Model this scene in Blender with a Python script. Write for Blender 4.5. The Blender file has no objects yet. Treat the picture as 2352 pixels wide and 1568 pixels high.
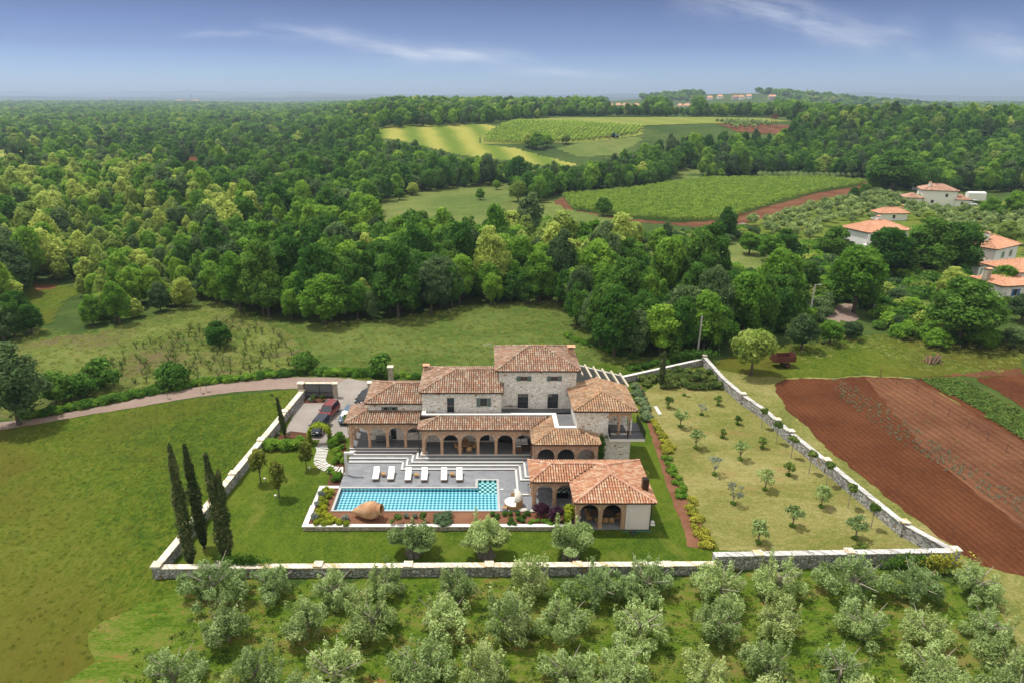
import bpy, math, random
import numpy as np
from mathutils import Vector, Matrix
rnd = random.Random(7)
R_ = math.radians
S = bpy.context.scene
COL = S.collection
# ------------------------------------------------------------------ camera, light, sky
FPX, CX, CY, HC = 1568.0, 1106.0, 784.0, 41.0
PIT = math.atan((784-222)/FPX); PS, PC = math.sin(PIT), math.cos(PIT)
cam = bpy.data.cameras.new('camera'); cam_o = bpy.data.objects.new('camera', cam); COL.objects.link(cam_o)
cam_o.location = (0, 0, HC); cam_o.rotation_euler = (math.pi/2-PIT, 0, 0)
cam.sensor_width = 36; cam.lens = 24; cam.shift_x = 70/2352; cam.clip_start = 1; cam.clip_end = 90000
S.camera = cam_o
S.view_settings.view_transform = 'Standard'; S.view_settings.look = 'None'
S.view_settings.exposure = 0.46; S.view_settings.gamma = 1.0
S.cycles.max_bounces = 8; S.cycles.transparent_max_bounces = 12; S.cycles.volume_bounces = 0
sun = bpy.data.lights.new('sun', 'SUN'); sun.energy = 3.1; sun.angle = R_(1.2); sun.color = (1.0, 0.95, 0.86)
sun_o = bpy.data.objects.new('sun', sun); COL.objects.link(sun_o); sun_o.location = (-30, 20, 90)
sun_o.rotation_euler = Vector((.35, -.17, -1)).to_track_quat('-Z', 'Y').to_euler()

def N(nt, t, **kw):
    n = nt.nodes.new(t)
    for k, v in kw.items():
        if k.startswith('i_'):
            n.inputs[int(k[2:])].default_value = v
        else: setattr(n, k, v)
    return n
def L(nt, a, b): nt.links.new(a, b)
def M2(nt, op, a, b=None, clamp=False):
    n = nt.nodes.new('ShaderNodeMath'); n.operation = op; n.use_clamp = clamp
    for i, q in enumerate((a, b)):
        if q is None: continue
        if isinstance(q, (int, float)): n.inputs[i].default_value = q
        else: nt.links.new(q, n.inputs[i])
    return n.outputs[0]

W = bpy.data.worlds.new('World'); S.world = W; W.use_nodes = True
nt = W.node_tree; nt.nodes.clear()
sky = N(nt, 'ShaderNodeTexSky', sky_type='NISHITA'); sky.sun_disc = False
sky.sun_elevation = R_(68.7); sky.sun_rotation = R_(296); sky.altitude = 150; sky.air_density = 1.0; sky.dust_density = 0.4; sky.ozone_density = 3.5
geo = N(nt, 'ShaderNodeTexCoord'); sep = N(nt, 'ShaderNodeSeparateXYZ'); L(nt, geo.outputs['Generated'], sep.inputs[0])
ydiv = M2(nt, 'MAXIMUM', sep.outputs[1], 0.05)
A_ = M2(nt, 'DIVIDE', sep.outputs[0], ydiv); B_ = M2(nt, 'DIVIDE', sep.outputs[2], ydiv)
def streak(a0, b0, a1, b1, wid, ns, seed, amp):
    """one band of high cirrus lying between two directions of the sky"""
    ln = math.hypot(a1-a0, b1-b0); ux, uy = (a1-a0)/ln, (b1-b0)/ln
    da = M2(nt, 'SUBTRACT', A_, a0); db = M2(nt, 'SUBTRACT', B_, b0)
    u = M2(nt, 'ADD', M2(nt, 'MULTIPLY', da, ux/ln), M2(nt, 'MULTIPLY', db, uy/ln))
    w = M2(nt, 'ADD', M2(nt, 'MULTIPLY', da, -uy), M2(nt, 'MULTIPLY', db, ux))
    cmb = N(nt, 'ShaderNodeCombineXYZ'); L(nt, M2(nt, 'MULTIPLY', u, ns), cmb.inputs[0]); L(nt, M2(nt, 'MULTIPLY', w, ns*14), cmb.inputs[1]); cmb.inputs[2].default_value = seed
    no = N(nt, 'ShaderNodeTexNoise'); no.inputs['Scale'].default_value = 2.2; no.inputs['Detail'].default_value = 7; no.inputs['Roughness'].default_value = .62
    L(nt, cmb.outputs[0], no.inputs[0])
    cmb2 = N(nt, 'ShaderNodeCombineXYZ'); L(nt, M2(nt, 'MULTIPLY', u, 3), cmb2.inputs[0]); cmb2.inputs[1].default_value = seed
    n2 = N(nt, 'ShaderNodeTexNoise'); n2.inputs['Scale'].default_value = 1; L(nt, cmb2.outputs[0], n2.inputs[0])
    w2 = M2(nt, 'ADD', w, M2(nt, 'MULTIPLY', M2(nt, 'SUBTRACT', n2.outputs[0], .5), wid*3))
    uu = M2(nt, 'SUBTRACT', M2(nt, 'MULTIPLY', u, 2), 1)
    env = M2(nt, 'SUBTRACT', 1, M2(nt, 'POWER', M2(nt, 'ABSOLUTE', uu), 2.2), clamp=True)
    q = M2(nt, 'DIVIDE', w2, wid); g = M2(nt, 'POWER', 2.718, M2(nt, 'MULTIPLY', M2(nt, 'MULTIPLY', q, q), -1))
    nn = M2(nt, 'MULTIPLY', M2(nt, 'SUBTRACT', no.outputs[0], .33), 2.6, clamp=True)
    return M2(nt, 'MULTIPLY', M2(nt, 'MULTIPLY', g, env), M2(nt, 'MULTIPLY', nn, amp), clamp=True)
cl = streak(-.31, .088, .10, .036, .010, 1.4, 3.1, 1.0)
for a in ((-.42, .078, -.20, .080, .004, 1.2, 9.3, .4), (-.02, .04, .22, .022, .005, 1.2, 5.7, .5), (.24, .128, .60, .066, .018, 1.5, 1.7, .75), (.50, .085, .62, .045, .010, 1.0, 7.7, .3), (.62, .075, .95, .03, .020, 1.2, 4.2, .7)):
    cl = M2(nt, 'MAXIMUM', cl, streak(*a))
tint = N(nt, 'ShaderNodeMix', data_type='RGBA', blend_type='MULTIPLY'); tint.inputs[0].default_value = 1
L(nt, sky.outputs[0], tint.inputs[6])
# deep blue band above the pale horizon, unseen upper sky kept bright for fill
rp = N(nt, 'ShaderNodeValToRGB'); e_ = rp.color_ramp.elements
for _ in range(4): e_.new(.5)
for i_, (p_, c_) in enumerate(((0,(.56,.78,1.20)),(.015,(.46,.63,1.04)),(.062,(.27,.325,.59)),(.125,(.17,.18,.32)),(.22,(.40,.40,.52)),(.45,(1,.95,.9)))): e_[i_].position = p_; e_[i_].color = (*c_, 1)
L(nt, sep.outputs[2], rp.inputs[0]); L(nt, rp.outputs[0], tint.inputs[7])
mixc = N(nt, 'ShaderNodeMix', data_type='RGBA'); L(nt, cl, mixc.inputs[0]); L(nt, tint.outputs[2], mixc.inputs[6]); mixc.inputs[7].default_value = (5.0, 5.3, 6.0, 1)
# unseen broken cloud added overhead and behind the viewer to lift shaded facades
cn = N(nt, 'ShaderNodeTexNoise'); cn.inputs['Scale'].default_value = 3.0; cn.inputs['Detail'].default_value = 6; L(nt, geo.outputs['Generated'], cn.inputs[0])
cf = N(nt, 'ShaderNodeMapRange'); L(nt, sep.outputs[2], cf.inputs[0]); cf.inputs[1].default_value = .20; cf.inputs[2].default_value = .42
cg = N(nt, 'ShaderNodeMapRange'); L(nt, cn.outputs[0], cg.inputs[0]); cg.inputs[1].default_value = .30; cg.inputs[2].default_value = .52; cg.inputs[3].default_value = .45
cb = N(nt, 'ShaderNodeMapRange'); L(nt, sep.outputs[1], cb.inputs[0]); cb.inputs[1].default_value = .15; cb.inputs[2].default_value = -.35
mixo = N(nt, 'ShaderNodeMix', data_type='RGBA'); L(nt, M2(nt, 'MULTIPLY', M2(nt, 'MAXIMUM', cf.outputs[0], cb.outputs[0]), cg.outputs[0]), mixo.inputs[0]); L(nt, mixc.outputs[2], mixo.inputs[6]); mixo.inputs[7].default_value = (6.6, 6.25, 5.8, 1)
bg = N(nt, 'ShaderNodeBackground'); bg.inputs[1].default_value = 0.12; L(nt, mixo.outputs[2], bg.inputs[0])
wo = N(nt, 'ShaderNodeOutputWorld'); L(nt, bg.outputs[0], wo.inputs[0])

# ------------------------------------------------------------------ terrain height and view geometry
def sst(a, b, x):
    t = min(1.0, max(0.0, (x-a)/(b-a))); return t*t*(3-2*t)
def H(x, y):
    if y < 250: return 0.0
    t = x/y; w = sst(-.30, -.10, t)
    h = w*(20*sst(360, 560, y) + 6*sst(600, 900, y) - 10*sst(1000, 1700, y))
    h -= 17*sst(.33, .58, t)*sst(560, 1000, y)
    h += 34*math.exp(-((x-760)/420)**2-((y-1950)/330)**2)
    k = sst(400, 900, y)
    h += k*(2.2*math.sin(x/170+1.3)*math.sin(y/210) + 3.0*math.sin(x/390+y/520))
    h += 9*sst(1500, 2600, y)*math.sin(x/900+.7)*math.sin(y/800)
    h -= 14*sst(2500, 6000, y)
    return h
def proj(X, Y, Z):
    dr = HC-Z; d = Y*PC+dr*PS
    return CX+X/d*FPX, CY+(dr*PC-Y*PS)/d*FPX
def G(x, y, z=0.0):
    """ground point seen at a measured direction; z is the level of that surface above the lawn"""
    v = (y-CY)/FPX; k = PS+v*PC
    d = (HC-z)/k if k > 1e-4 else 9e9
    X, Y = (x-CX)/FPX*d, d*(PC-v*PS)
    if Y < 250: return X, Y
    Yp, Y = 250.0, 250.0
    while Y < 30000:
        dd = Y/(PC-v*PS); X = (x-CX)/FPX*dd; zz = HC-dd*k
        if zz <= H(X, Y): break
        Yp = Y; Y *= 1.01
    return X, Y
def inpoly(x, y, P):
    c = False; j = len(P)-1
    for i in range(len(P)):
        if (P[i][1] > y) != (P[j][1] > y) and x < (P[j][0]-P[i][0])*(y-P[i][1])/(P[j][1]-P[i][1])+P[i][0]: c = not c
        j = i
    return c

# ------------------------------------------------------------------ objects and meshes
def tag(o, label=None, cat=None, group=None, kind=None):
    if label: o['label'] = label
    if cat: o['category'] = cat
    if group: o['group'] = group
    if kind: o['kind'] = kind
    return o
def empty(name, loc, label, cat, group=None, rz=0):
    o = bpy.data.objects.new(name, None); COL.objects.link(o); o.location = loc; o.rotation_euler = (0, 0, rz)
    return tag(o, label, cat, group)
def copy_tree(o, parent=None):
    c = o.copy(); COL.objects.link(c); c.parent = parent
    for ch in [q for q in o.children]: copy_tree(ch, c)
    return c
class MB:
    def __init__(s): s.v = []; s.f = []; s.m = []; s.r = []
    def face(s, pts, m=0, r=0.5):
        b = len(s.v); s.v += [tuple(p) for p in pts]; s.f.append(tuple(range(b, b+len(pts)))); s.m.append(m); s.r.append(r)
    def idx(s, vs, fs, m=0, r=0.5):
        b = len(s.v); s.v += [tuple(p) for p in vs]
        for f in fs: s.f.append(tuple(b+i for i in f)); s.m.append(m); s.r.append(r)
    def box(s, x0, x1, y0, y1, z0, z1, m=0, r=0.5):
        s.idx([(x0,y0,z0),(x1,y0,z0),(x1,y1,z0),(x0,y1,z0),(x0,y0,z1),(x1,y0,z1),(x1,y1,z1),(x0,y1,z1)],
              [(0,3,2,1),(4,5,6,7),(0,1,5,4),(1,2,6,5),(2,3,7,6),(3,0,4,7)], m, r)
    def obox(s, p0, p1, w, z0, z1, m=0, r=.5):
        """box along the line p0-p1, w wide"""
        a, b = Vector((p0[0],p0[1])), Vector((p1[0],p1[1])); d = (b-a).normalized(); n = Vector((-d.y, d.x))*w/2
        q = [a+n, a-n, b-n, b+n]; za = z0 if hasattr(z0,'__len__') else (z0,z0); zb = z1 if hasattr(z1,'__len__') else (z1,z1)
        s.idx([(q[0].x,q[0].y,za[0]),(q[1].x,q[1].y,za[0]),(q[2].x,q[2].y,za[1]),(q[3].x,q[3].y,za[1]),(q[0].x,q[0].y,zb[0]),(q[1].x,q[1].y,zb[0]),(q[2].x,q[2].y,zb[1]),(q[3].x,q[3].y,zb[1])],
              [(0,3,2,1),(4,5,6,7),(0,1,5,4),(1,2,6,5),(2,3,7,6),(3,0,4,7)], m, r)
    def prism(s, P, z0, z1, m=0, mt=None, r=.5):
        n = len(P); vs = [(p[0],p[1],z0) for p in P]+[(p[0],p[1],z1) for p in P]
        s.idx(vs, [tuple(range(n-1,-1,-1))]+[(i,(i+1)%n,n+(i+1)%n,n+i) for i in range(n)], m, r)
        s.idx([(p[0],p[1],z1) for p in P], [tuple(range(n))], m if mt is None else mt, r)
    def tube(s, pts, rad, seg=6, m=0, r=.5, cap=True):
        pts = [Vector(p) for p in pts]; n = len(pts); rad = rad if hasattr(rad,'__len__') else [rad]*n; vs = []
        for i, p in enumerate(pts):
            d = (pts[min(i+1,n-1)]-pts[max(i-1,0)]).normalized(); a = d.orthogonal().normalized() if i == 0 else (a-d*a.dot(d)).normalized(); b = d.cross(a)
            for k in range(seg):
                t = 2*math.pi*k/seg; vs.append(p+(a*math.cos(t)+b*math.sin(t))*rad[i])
        fs = [(i*seg+k, i*seg+(k+1)%seg, (i+1)*seg+(k+1)%seg, (i+1)*seg+k) for i in range(n-1) for k in range(seg)]
        if cap: fs += [tuple(range(seg-1,-1,-1)), tuple(range((n-1)*seg, n*seg))]
        s.idx(vs, fs, m, r)
    def lathe(s, prof, c=(0,0,0), seg=16, m=0, r=.5, axis=None):
        vs = []; Q = axis.to_matrix() if axis else Matrix.Identity(3)
        for (q, z) in prof:
            for k in range(seg):
                t = 2*math.pi*k/seg; vs.append(Vector(c)+Q@Vector((q*math.cos(t), q*math.sin(t), z)))
        n = len(prof); s.idx(vs, [(i*seg+k, i*seg+(k+1)%seg, (i+1)*seg+(k+1)%seg, (i+1)*seg+k) for i in range(n-1) for k in range(seg)], m, r)
    def build(s, name, mats, parent=None, smooth=False, loc=None, local=False):
        me = bpy.data.meshes.new(name); me.from_pydata(s.v, [], s.f)
        mats = mats if isinstance(mats, (list, tuple)) else [mats]
        for q in mats: me.materials.append(MAT(q))
        me.polygons.foreach_set('material_index', s.m)
        at = me.attributes.new('rnd', 'FLOAT', 'FACE'); at.data.foreach_set('value', s.r)
        if smooth: me.polygons.foreach_set('use_smooth', [True]*len(s.f))
        me.update()
        o = bpy.data.objects.new(name, me); COL.objects.link(o); o.parent = parent
        if loc: o.location = loc
        elif parent is not None and not local:
            q = parent
            while q.parent: q = q.parent
            me.transform(Matrix.Translation(-Vector(q.location)))   # drawn in world units: into the frame of its thing
        return o
def rough(P, amp, step=1.5, seed=3):
    """ragged outline: cover edges in a field are never ruled lines"""
    r = random.Random(seed); out = []
    for i in range(len(P)):
        a, b = P[i], P[(i+1)%len(P)]; l = math.dist(a,b); n = max(1,int(l/step)); nx, ny = -(b[1]-a[1])/max(l,1e-6), (b[0]-a[0])/max(l,1e-6); w = 0
        for k in range(n):
            w = w*.6+r.uniform(-amp,amp)*.7; t = k/n; out.append((a[0]+(b[0]-a[0])*t+nx*w, a[1]+(b[1]-a[1])*t+ny*w))
    return out
def ngon_sheet(name, P, z, mat, label=None, kind='structure'):
    if name in RAG: P = rough(P, *RAG[name])
    mb = MB(); mb.face([(p[0], p[1], z) for p in P]); o = mb.build(name, mat); tag(o, kind=kind); return o
RAG = {'orchard_ground':(2.6,1.4),'road':(.14,.7),'ploughed_field':(.35,.6),'dry_plot':(.4,.8),'crop_bed':(.25,.7),'bare_plot':(.4,.8),'track':(.5,.8),'village_road':(.3,.8),'grass_strip':(.5,1.2),'grass_yard':(1.2,1.5),'old_vineyard_ground':(2,2),'flower_bed':(.16,.5),'garden_meadow':(.18,.6)}
# numpy leaf meshes -------------------------------------------------
def np_mesh(name, V, F4, mats, rn=None, tris=None):
    me = bpy.data.meshes.new(name); nf = len(F4)
    me.vertices.add(len(V)); me.vertices.foreach_set('co', np.asarray(V, np.float32).ravel())
    me.loops.add(nf*4); me.loops.foreach_set('vertex_index', np.asarray(F4, np.int32).ravel())
    me.polygons.add(nf); me.polygons.foreach_set('loop_start', np.arange(0, nf*4, 4, dtype=np.int32)); me.polygons.foreach_set('loop_total', np.full(nf, 4, np.int32))
    me.update(calc_edges=True)
    for q in mats: me.materials.append(MAT(q))
    at = me.attributes.new('rnd', 'FLOAT', 'FACE'); at.data.foreach_set('value', np.asarray(rn if rn is not None else np.full(nf, .5), np.float32))
    return me
def cards(rg, C, Nn, size, asp=1.6):
    n = len(C); Nn = Nn/np.maximum(1e-6, np.linalg.norm(Nn, axis=1, keepdims=True))
    t = rg.normal(size=(n,3)); a = np.cross(Nn, t); a /= np.maximum(1e-6, np.linalg.norm(a, axis=1, keepdims=True)); b = np.cross(Nn, a)
    s = (size*(0.6+.8*rg.random(n)))[:,None]/2; a = a*s*asp; b = b*s
    V = np.stack([C-a, C-b*.9, C+a, C+b*.9], 1).reshape(-1,3)
    return V, np.arange(4*n).reshape(-1,4)
def ball(c, r, seg=8, rings=5, rg=None, jit=.1):
    V = []; F = []
    for i in range(rings+1):
        ph = math.pi*i/rings
        for k in range(seg):
            t = 2*math.pi*k/seg; q = 1+(rg.random()-.5)*2*jit if rg is not None else 1
            V.append((c[0]+r[0]*q*math.sin(ph)*math.cos(t), c[1]+r[1]*q*math.sin(ph)*math.sin(t), c[2]+r[2]*q*math.cos(ph)))
    for i in range(rings):
        for k in range(seg): F.append((i*seg+k, (i+1)*seg+k, (i+1)*seg+(k+1)%seg, i*seg+(k+1)%seg))
    return np.array(V), np.array(F)
def joinVF(parts):
    V = []; F = []; b = 0
    for v, f in parts: V.append(v); F.append(f+b); b += len(v)
    return np.concatenate(V), np.concatenate(F)
def crown_mesh(name, mat, R, Hh, base, nl, nc, card, seed, lobe=.42, up=.35, core=.5, flat=.5, sh=1.0, asp=1.6, crn=0.0):
    """a crown of leaf clumps: nl lobes spread through an ellipsoid of radius R, height Hh standing on z = base"""
    rg = np.random.default_rng(seed); parts = []; c0 = np.array([0,0,base+Hh/2]); rad = np.array([R,R,Hh/2])
    d = rg.normal(size=(nl,3)); d /= np.linalg.norm(d, axis=1, keepdims=True); d[:,2] = np.where(d[:,2] < -.75, -d[:,2]*.6, d[:,2])
    lr = lobe*(.7+.6*rg.random(nl)); rr = (1-lr*.85)*(.66+.42*rg.random(nl))
    prof = (1-sh*.35*np.clip(d[:,2],0,1))[:,None]*np.array([1,1,0])+np.array([0,0,1])
    lc = c0+d*rad*rr[:,None]*prof; tone = rg.random(nl); tl = []
    per = max(4, nc//nl)
    for i in range(nl):
        q = rg.normal(size=(per,3)); q /= np.linalg.norm(q, axis=1, keepdims=True); q += d[i]*.5; q[:,2] += up; q /= np.linalg.norm(q, axis=1, keepdims=True)
        rl = lr[i]*np.array([R,R,min(R,Hh/2)*1.0])
        P = lc[i]+q*rl*(.35+.95*rg.random(per)**.8)[:,None]
        nn = q*1.0+rg.normal(size=(per,3))*flat
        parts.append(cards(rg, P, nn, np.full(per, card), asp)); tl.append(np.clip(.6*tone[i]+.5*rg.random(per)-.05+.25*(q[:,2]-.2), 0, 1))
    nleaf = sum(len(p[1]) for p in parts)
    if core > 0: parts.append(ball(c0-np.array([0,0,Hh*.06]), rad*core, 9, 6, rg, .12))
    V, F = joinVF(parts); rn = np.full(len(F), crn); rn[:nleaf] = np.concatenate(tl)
    return np_mesh(name, V, F, [mat], rn)
def olive_crown(name, mat, seed, R=2.5, hgt=3.7, n=4700, card=.105, shoots=12, zmin=.25):
    """loose drooping skirt of fine leaves with upright shoots above it"""
    rg = np.random.default_rng(seed); lob = []
    for i in range(19): a = i*2.4+rg.random(); q = R*(.25+.62*rg.random()); lob.append((math.cos(a)*q*1.15, math.sin(a)*q*.9, hgt*(.20+.44*rg.random())*(1.1-.25*q/R), .30+.45*rg.random(), .35+.45*rg.random(), .85))
    for i in range(shoots): a = rg.random()*6.28; q = R*.85*rg.random(); lob.append((math.cos(a)*q, math.sin(a)*q, hgt*(.62+.30*rg.random()), .15+.16*rg.random(), .6+.5*rg.random(), .5))
    w = np.array([(l[3]**1.6)*l[4]*l[5] for l in lob]); w /= w.sum(); parts = []; tl = []
    for l, k in zip(lob, w):
        m = max(30, int(n*k)); q = rg.normal(size=(m,3)); q /= np.linalg.norm(q, axis=1, keepdims=True); rr = (.45+.65*rg.random(m)**.7)[:,None]
        P = np.array(l[:3])+q*np.array([l[3],l[3],l[4]])*rr; P[:,2] = np.maximum(P[:,2], zmin)
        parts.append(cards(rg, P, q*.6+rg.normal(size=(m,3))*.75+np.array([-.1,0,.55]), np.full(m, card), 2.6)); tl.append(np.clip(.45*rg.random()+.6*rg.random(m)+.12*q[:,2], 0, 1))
    V, F = joinVF(parts); return np_mesh(name, V, F, [mat], np.concatenate(tl))
def obj(name, me, parent=None, loc=(0,0,0), rz=0, sc=None):
    o = bpy.data.objects.new(name, me); COL.objects.link(o); o.parent = parent; o.location = loc; o.rotation_euler = (0,0,rz)
    if sc: o.scale = sc if hasattr(sc,'__len__') else (sc,sc,sc)
    return o
# ------------------------------------------------------------------ materials (all procedural)
MATS = {}
def MAT(n):
    return MATS[n] if isinstance(n, str) else n
def newmat(name):
    m = bpy.data.materials.new(name); m.use_nodes = True; nt = m.node_tree; nt.nodes.clear()
    out = N(nt, 'ShaderNodeOutputMaterial'); MATS[name] = m; return m, nt, out
def ramp(nt, fac, stops, interp='LINEAR'):
    r = N(nt, 'ShaderNodeValToRGB'); r.color_ramp.interpolation = interp; e = r.color_ramp.elements
    while len(e) < len(stops): e.new(.5)
    for i, (p, c) in enumerate(stops): e[i].position = p; e[i].color = (*c, 1)
    L(nt, fac, r.inputs[0]); return r.outputs[0]
def coords(nt, kind='Object', sc=(1,1,1), rot=(0,0,0)):
    tc = N(nt, 'ShaderNodeTexCoord'); mp = N(nt, 'ShaderNodeMapping'); mp.inputs['Scale'].default_value = sc; mp.inputs['Rotation'].default_value = rot
    if kind == 'World':
        g = N(nt, 'ShaderNodeNewGeometry'); L(nt, g.outputs['Position'], mp.inputs[0])
    else: L(nt, tc.outputs[kind], mp.inputs[0])
    return mp.outputs[0]
def noise(nt, vec, scale, det=4, rough=.6, dist=0):
    n = N(nt, 'ShaderNodeTexNoise'); n.inputs['Scale'].default_value = scale; n.inputs['Detail'].default_value = det; n.inputs['Roughness'].default_value = rough; n.inputs['Distortion'].default_value = dist
    L(nt, vec, n.inputs[0]); return n.outputs[0]
def mix(nt, f, a, b, bt='MIX'):
    m = N(nt, 'ShaderNodeMix', data_type='RGBA', blend_type=bt)
    for i, q in ((0,f),(6,a),(7,b)):
        if isinstance(q, (int,float)): m.inputs[i].default_value = q
        elif isinstance(q, tuple): m.inputs[i].default_value = (*q, 1) if len(q) == 3 else q
        else: L(nt, q, m.inputs[i])
    return m.outputs[2]
def princ(nt, out, col, rough=.8, bump=None, bs=.5, bd=.05, metal=0, spec=.3):
    p = N(nt, 'ShaderNodeBsdfPrincipled'); p.inputs['Roughness'].default_value = rough; p.inputs['Metallic'].default_value = metal; p.inputs['Specular IOR Level'].default_value = spec
    if isinstance(col, tuple): p.inputs['Base Color'].default_value = (*col, 1)
    else: L(nt, col, p.inputs['Base Color'])
    if bump is not None:
        b = N(nt, 'ShaderNodeBump'); b.inputs['Strength'].default_value = bs; b.inputs['Distance'].default_value = bd; L(nt, bump, b.inputs['Height']); L(nt, b.outputs[0], p.inputs['Normal'])
    L(nt, p.outputs[0], out.inputs[0]); return p
def plain(name, col, rough=.7, metal=0, var=.15, sc=3, spec=.3):
    m, nt, out = newmat(name); v = coords(nt); n = noise(nt, v, sc, 5, .65)
    c = mix(nt, n, tuple(q*(1-var) for q in col), tuple(min(1,q*(1+var)) for q in col)); princ(nt, out, c, rough, n, .2, .02, metal, spec)
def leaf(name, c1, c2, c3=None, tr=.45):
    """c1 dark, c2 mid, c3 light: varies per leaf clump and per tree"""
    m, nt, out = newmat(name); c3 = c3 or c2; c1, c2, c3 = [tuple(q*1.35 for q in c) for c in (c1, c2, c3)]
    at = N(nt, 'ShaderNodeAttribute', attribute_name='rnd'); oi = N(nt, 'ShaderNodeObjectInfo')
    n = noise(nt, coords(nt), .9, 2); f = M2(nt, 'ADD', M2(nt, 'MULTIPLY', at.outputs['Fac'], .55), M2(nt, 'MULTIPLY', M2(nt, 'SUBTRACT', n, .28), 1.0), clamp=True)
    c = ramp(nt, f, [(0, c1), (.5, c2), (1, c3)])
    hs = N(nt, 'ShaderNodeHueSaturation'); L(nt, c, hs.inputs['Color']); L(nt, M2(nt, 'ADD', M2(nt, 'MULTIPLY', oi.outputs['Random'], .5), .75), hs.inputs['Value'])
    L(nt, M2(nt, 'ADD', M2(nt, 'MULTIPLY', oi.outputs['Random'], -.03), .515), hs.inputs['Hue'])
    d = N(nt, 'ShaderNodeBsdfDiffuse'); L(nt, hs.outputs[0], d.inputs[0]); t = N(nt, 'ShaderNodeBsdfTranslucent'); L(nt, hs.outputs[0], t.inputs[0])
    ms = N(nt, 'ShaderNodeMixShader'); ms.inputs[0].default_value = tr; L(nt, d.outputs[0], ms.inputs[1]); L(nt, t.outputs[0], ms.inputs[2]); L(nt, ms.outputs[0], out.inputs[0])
def grassy(name, cols, s1=.05, s2=.6, bs=.6, fine=9, bd=.12, patch=None, stretch=(1,1,1)):
    """short or long grass: large patches, mid blotches, fine blades"""
    m, nt, out = newmat(name); w = coords(nt, 'World', stretch)
    a = noise(nt, w, s1, 4, .6, .6); b = noise(nt, w, s2, 5, .7); c = noise(nt, w, fine, 3, .8)
    f = M2(nt, 'ADD', M2(nt, 'ADD', M2(nt, 'MULTIPLY', a, .65), M2(nt, 'MULTIPLY', b, .55)), M2(nt, 'MULTIPLY', c, .80)); f = M2(nt, 'MULTIPLY', M2(nt, 'SUBTRACT', f, .86), 3.6, clamp=True)
    col = ramp(nt, f, [(i/(len(cols)-1), q) for i, q in enumerate(cols)])
    if patch:
        pc, ps, lo, hi = patch; pn = noise(nt, w, ps, 6, .65, .4); pf = N(nt, 'ShaderNodeMapRange'); L(nt, pn, pf.inputs[0]); pf.inputs[1].default_value = lo; pf.inputs[2].default_value = hi
        col = mix(nt, pf.outputs[0], col, pc)
    princ(nt, out, col, .95, M2(nt, 'ADD', c, b), bs, bd, 0, .1)
# ground covers
grassy('ground', [(.030,.060,.012),(.055,.095,.018),(.090,.125,.030)], .02, .3, .8, 3, .3)
grassy('field_grass', [(0.029,0.060,0.005),(0.057,0.095,0.006),(0.083,0.114,0.009),(0.119,0.137,0.020)], .035, .9, .8, 3, .15, ((0.089,0.081,0.011), .04, .46, .66), (0.900,0.558,0.830))
grassy('lawn', [(0.032,0.068,0.006),(0.058,0.099,0.007),(0.088,0.126,0.011)], .07, 1.1, .6, 4, .06, ((0.149,0.160,0.028), .25, .52, .74), (0.902,0.680,0.874))
grassy('garden_lawn', [(0.113,0.132,0.026),(0.189,0.185,0.055),(0.270,0.246,0.099)], .10, 1.3, .6, 4, .06, ((0.248,0.140,0.066), .22, .55, .80), (1,1.8,1))
grassy('orchard_floor', [(0.054,0.107,0.008),(0.100,0.177,0.012),(0.151,0.197,0.029),(0.235,0.190,0.061)], .16, .7, .9, 3.5, .25, ((0.293,0.139,0.046), .35, .60, .74), (.8,2.2,1))
grassy('tall_grass', [(0.077,0.147,0.022),(0.134,0.205,0.037),(0.221,0.275,0.076)], .06, .5, 1, 4.5, .5, ((0.237,0.269,0.080), .12, .55, .80), (1,1.4,1))
grassy('scrub', [(0.080,0.132,0.022),(0.150,0.201,0.038),(0.225,0.247,0.068)], .06, .5, 1, 3, .5, ((0.160,0.138,0.060), .08, .46, .62))
grassy('mid_meadow', [(0.077,0.121,0.024),(0.117,0.158,0.034),(0.162,0.184,0.056)], .02, .12, .6, 1, .4, ((0.144,0.116,0.040), .03, .58, .8))
def soil(name, c1, c2, sc=1.2, stripes=None, bd=.15):
    m, nt, out = newmat(name); w = coords(nt, 'World'); a = noise(nt, w, sc*.15, 4); b = noise(nt, w, sc*3, 6, .75)
    f = M2(nt, 'ADD', M2(nt, 'MULTIPLY', a, .5), M2(nt, 'MULTIPLY', b, .5)); c = ramp(nt, f, [(.36, c1), (.64, c2)]); h = b
    if stripes:
        d, per, amp = stripes; w2 = coords(nt, 'World', (1,1,1)); sp = N(nt, 'ShaderNodeSeparateXYZ'); L(nt, w2, sp.inputs[0])
        t = M2(nt, 'ADD', M2(nt, 'MULTIPLY', sp.outputs[0], d[0]), M2(nt, 'MULTIPLY', sp.outputs[1], d[1])); s_ = M2(nt, 'SINE', M2(nt, 'ADD', M2(nt, 'MULTIPLY', t, 6.283/per), M2(nt, 'MULTIPLY', b, 2.5)))
        h = M2(nt, 'ADD', M2(nt, 'MULTIPLY', b, 1.2), M2(nt, 'MULTIPLY', s_, amp)); c = mix(nt, M2(nt, 'MULTIPLY', M2(nt, 'ADD', s_, M2(nt, 'SUBTRACT', a, .2)), .22, clamp=True), c, tuple(q*.55 for q in c1))
    princ(nt, out, c, .95, h, 1, bd, 0, .1)
FD = Vector((.915, .403))  # across-row direction of the ploughed field
a_, b_ = G(1905,870), G(2352,1190); l_ = math.dist(a_,b_); rn_ = (-(b_[1]-a_[1])/l_, (b_[0]-a_[0])/l_)
soil('red_soil', (0.067,0.022,0.009), (0.190,0.069,0.027), .75, (rn_, .75, .45), .2)
soil('dry_soil', (0.090,0.034,0.016), (0.250,0.114,0.059), .7, (rn_, 1.1, .5), .2)
soil('bed_soil', (.13,.055,.030), (.25,.125,.075), 2.5, None, .06)
soil('mulch', (.060,.026,.016), (.150,.070,.042), 6, None, .06)
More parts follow.
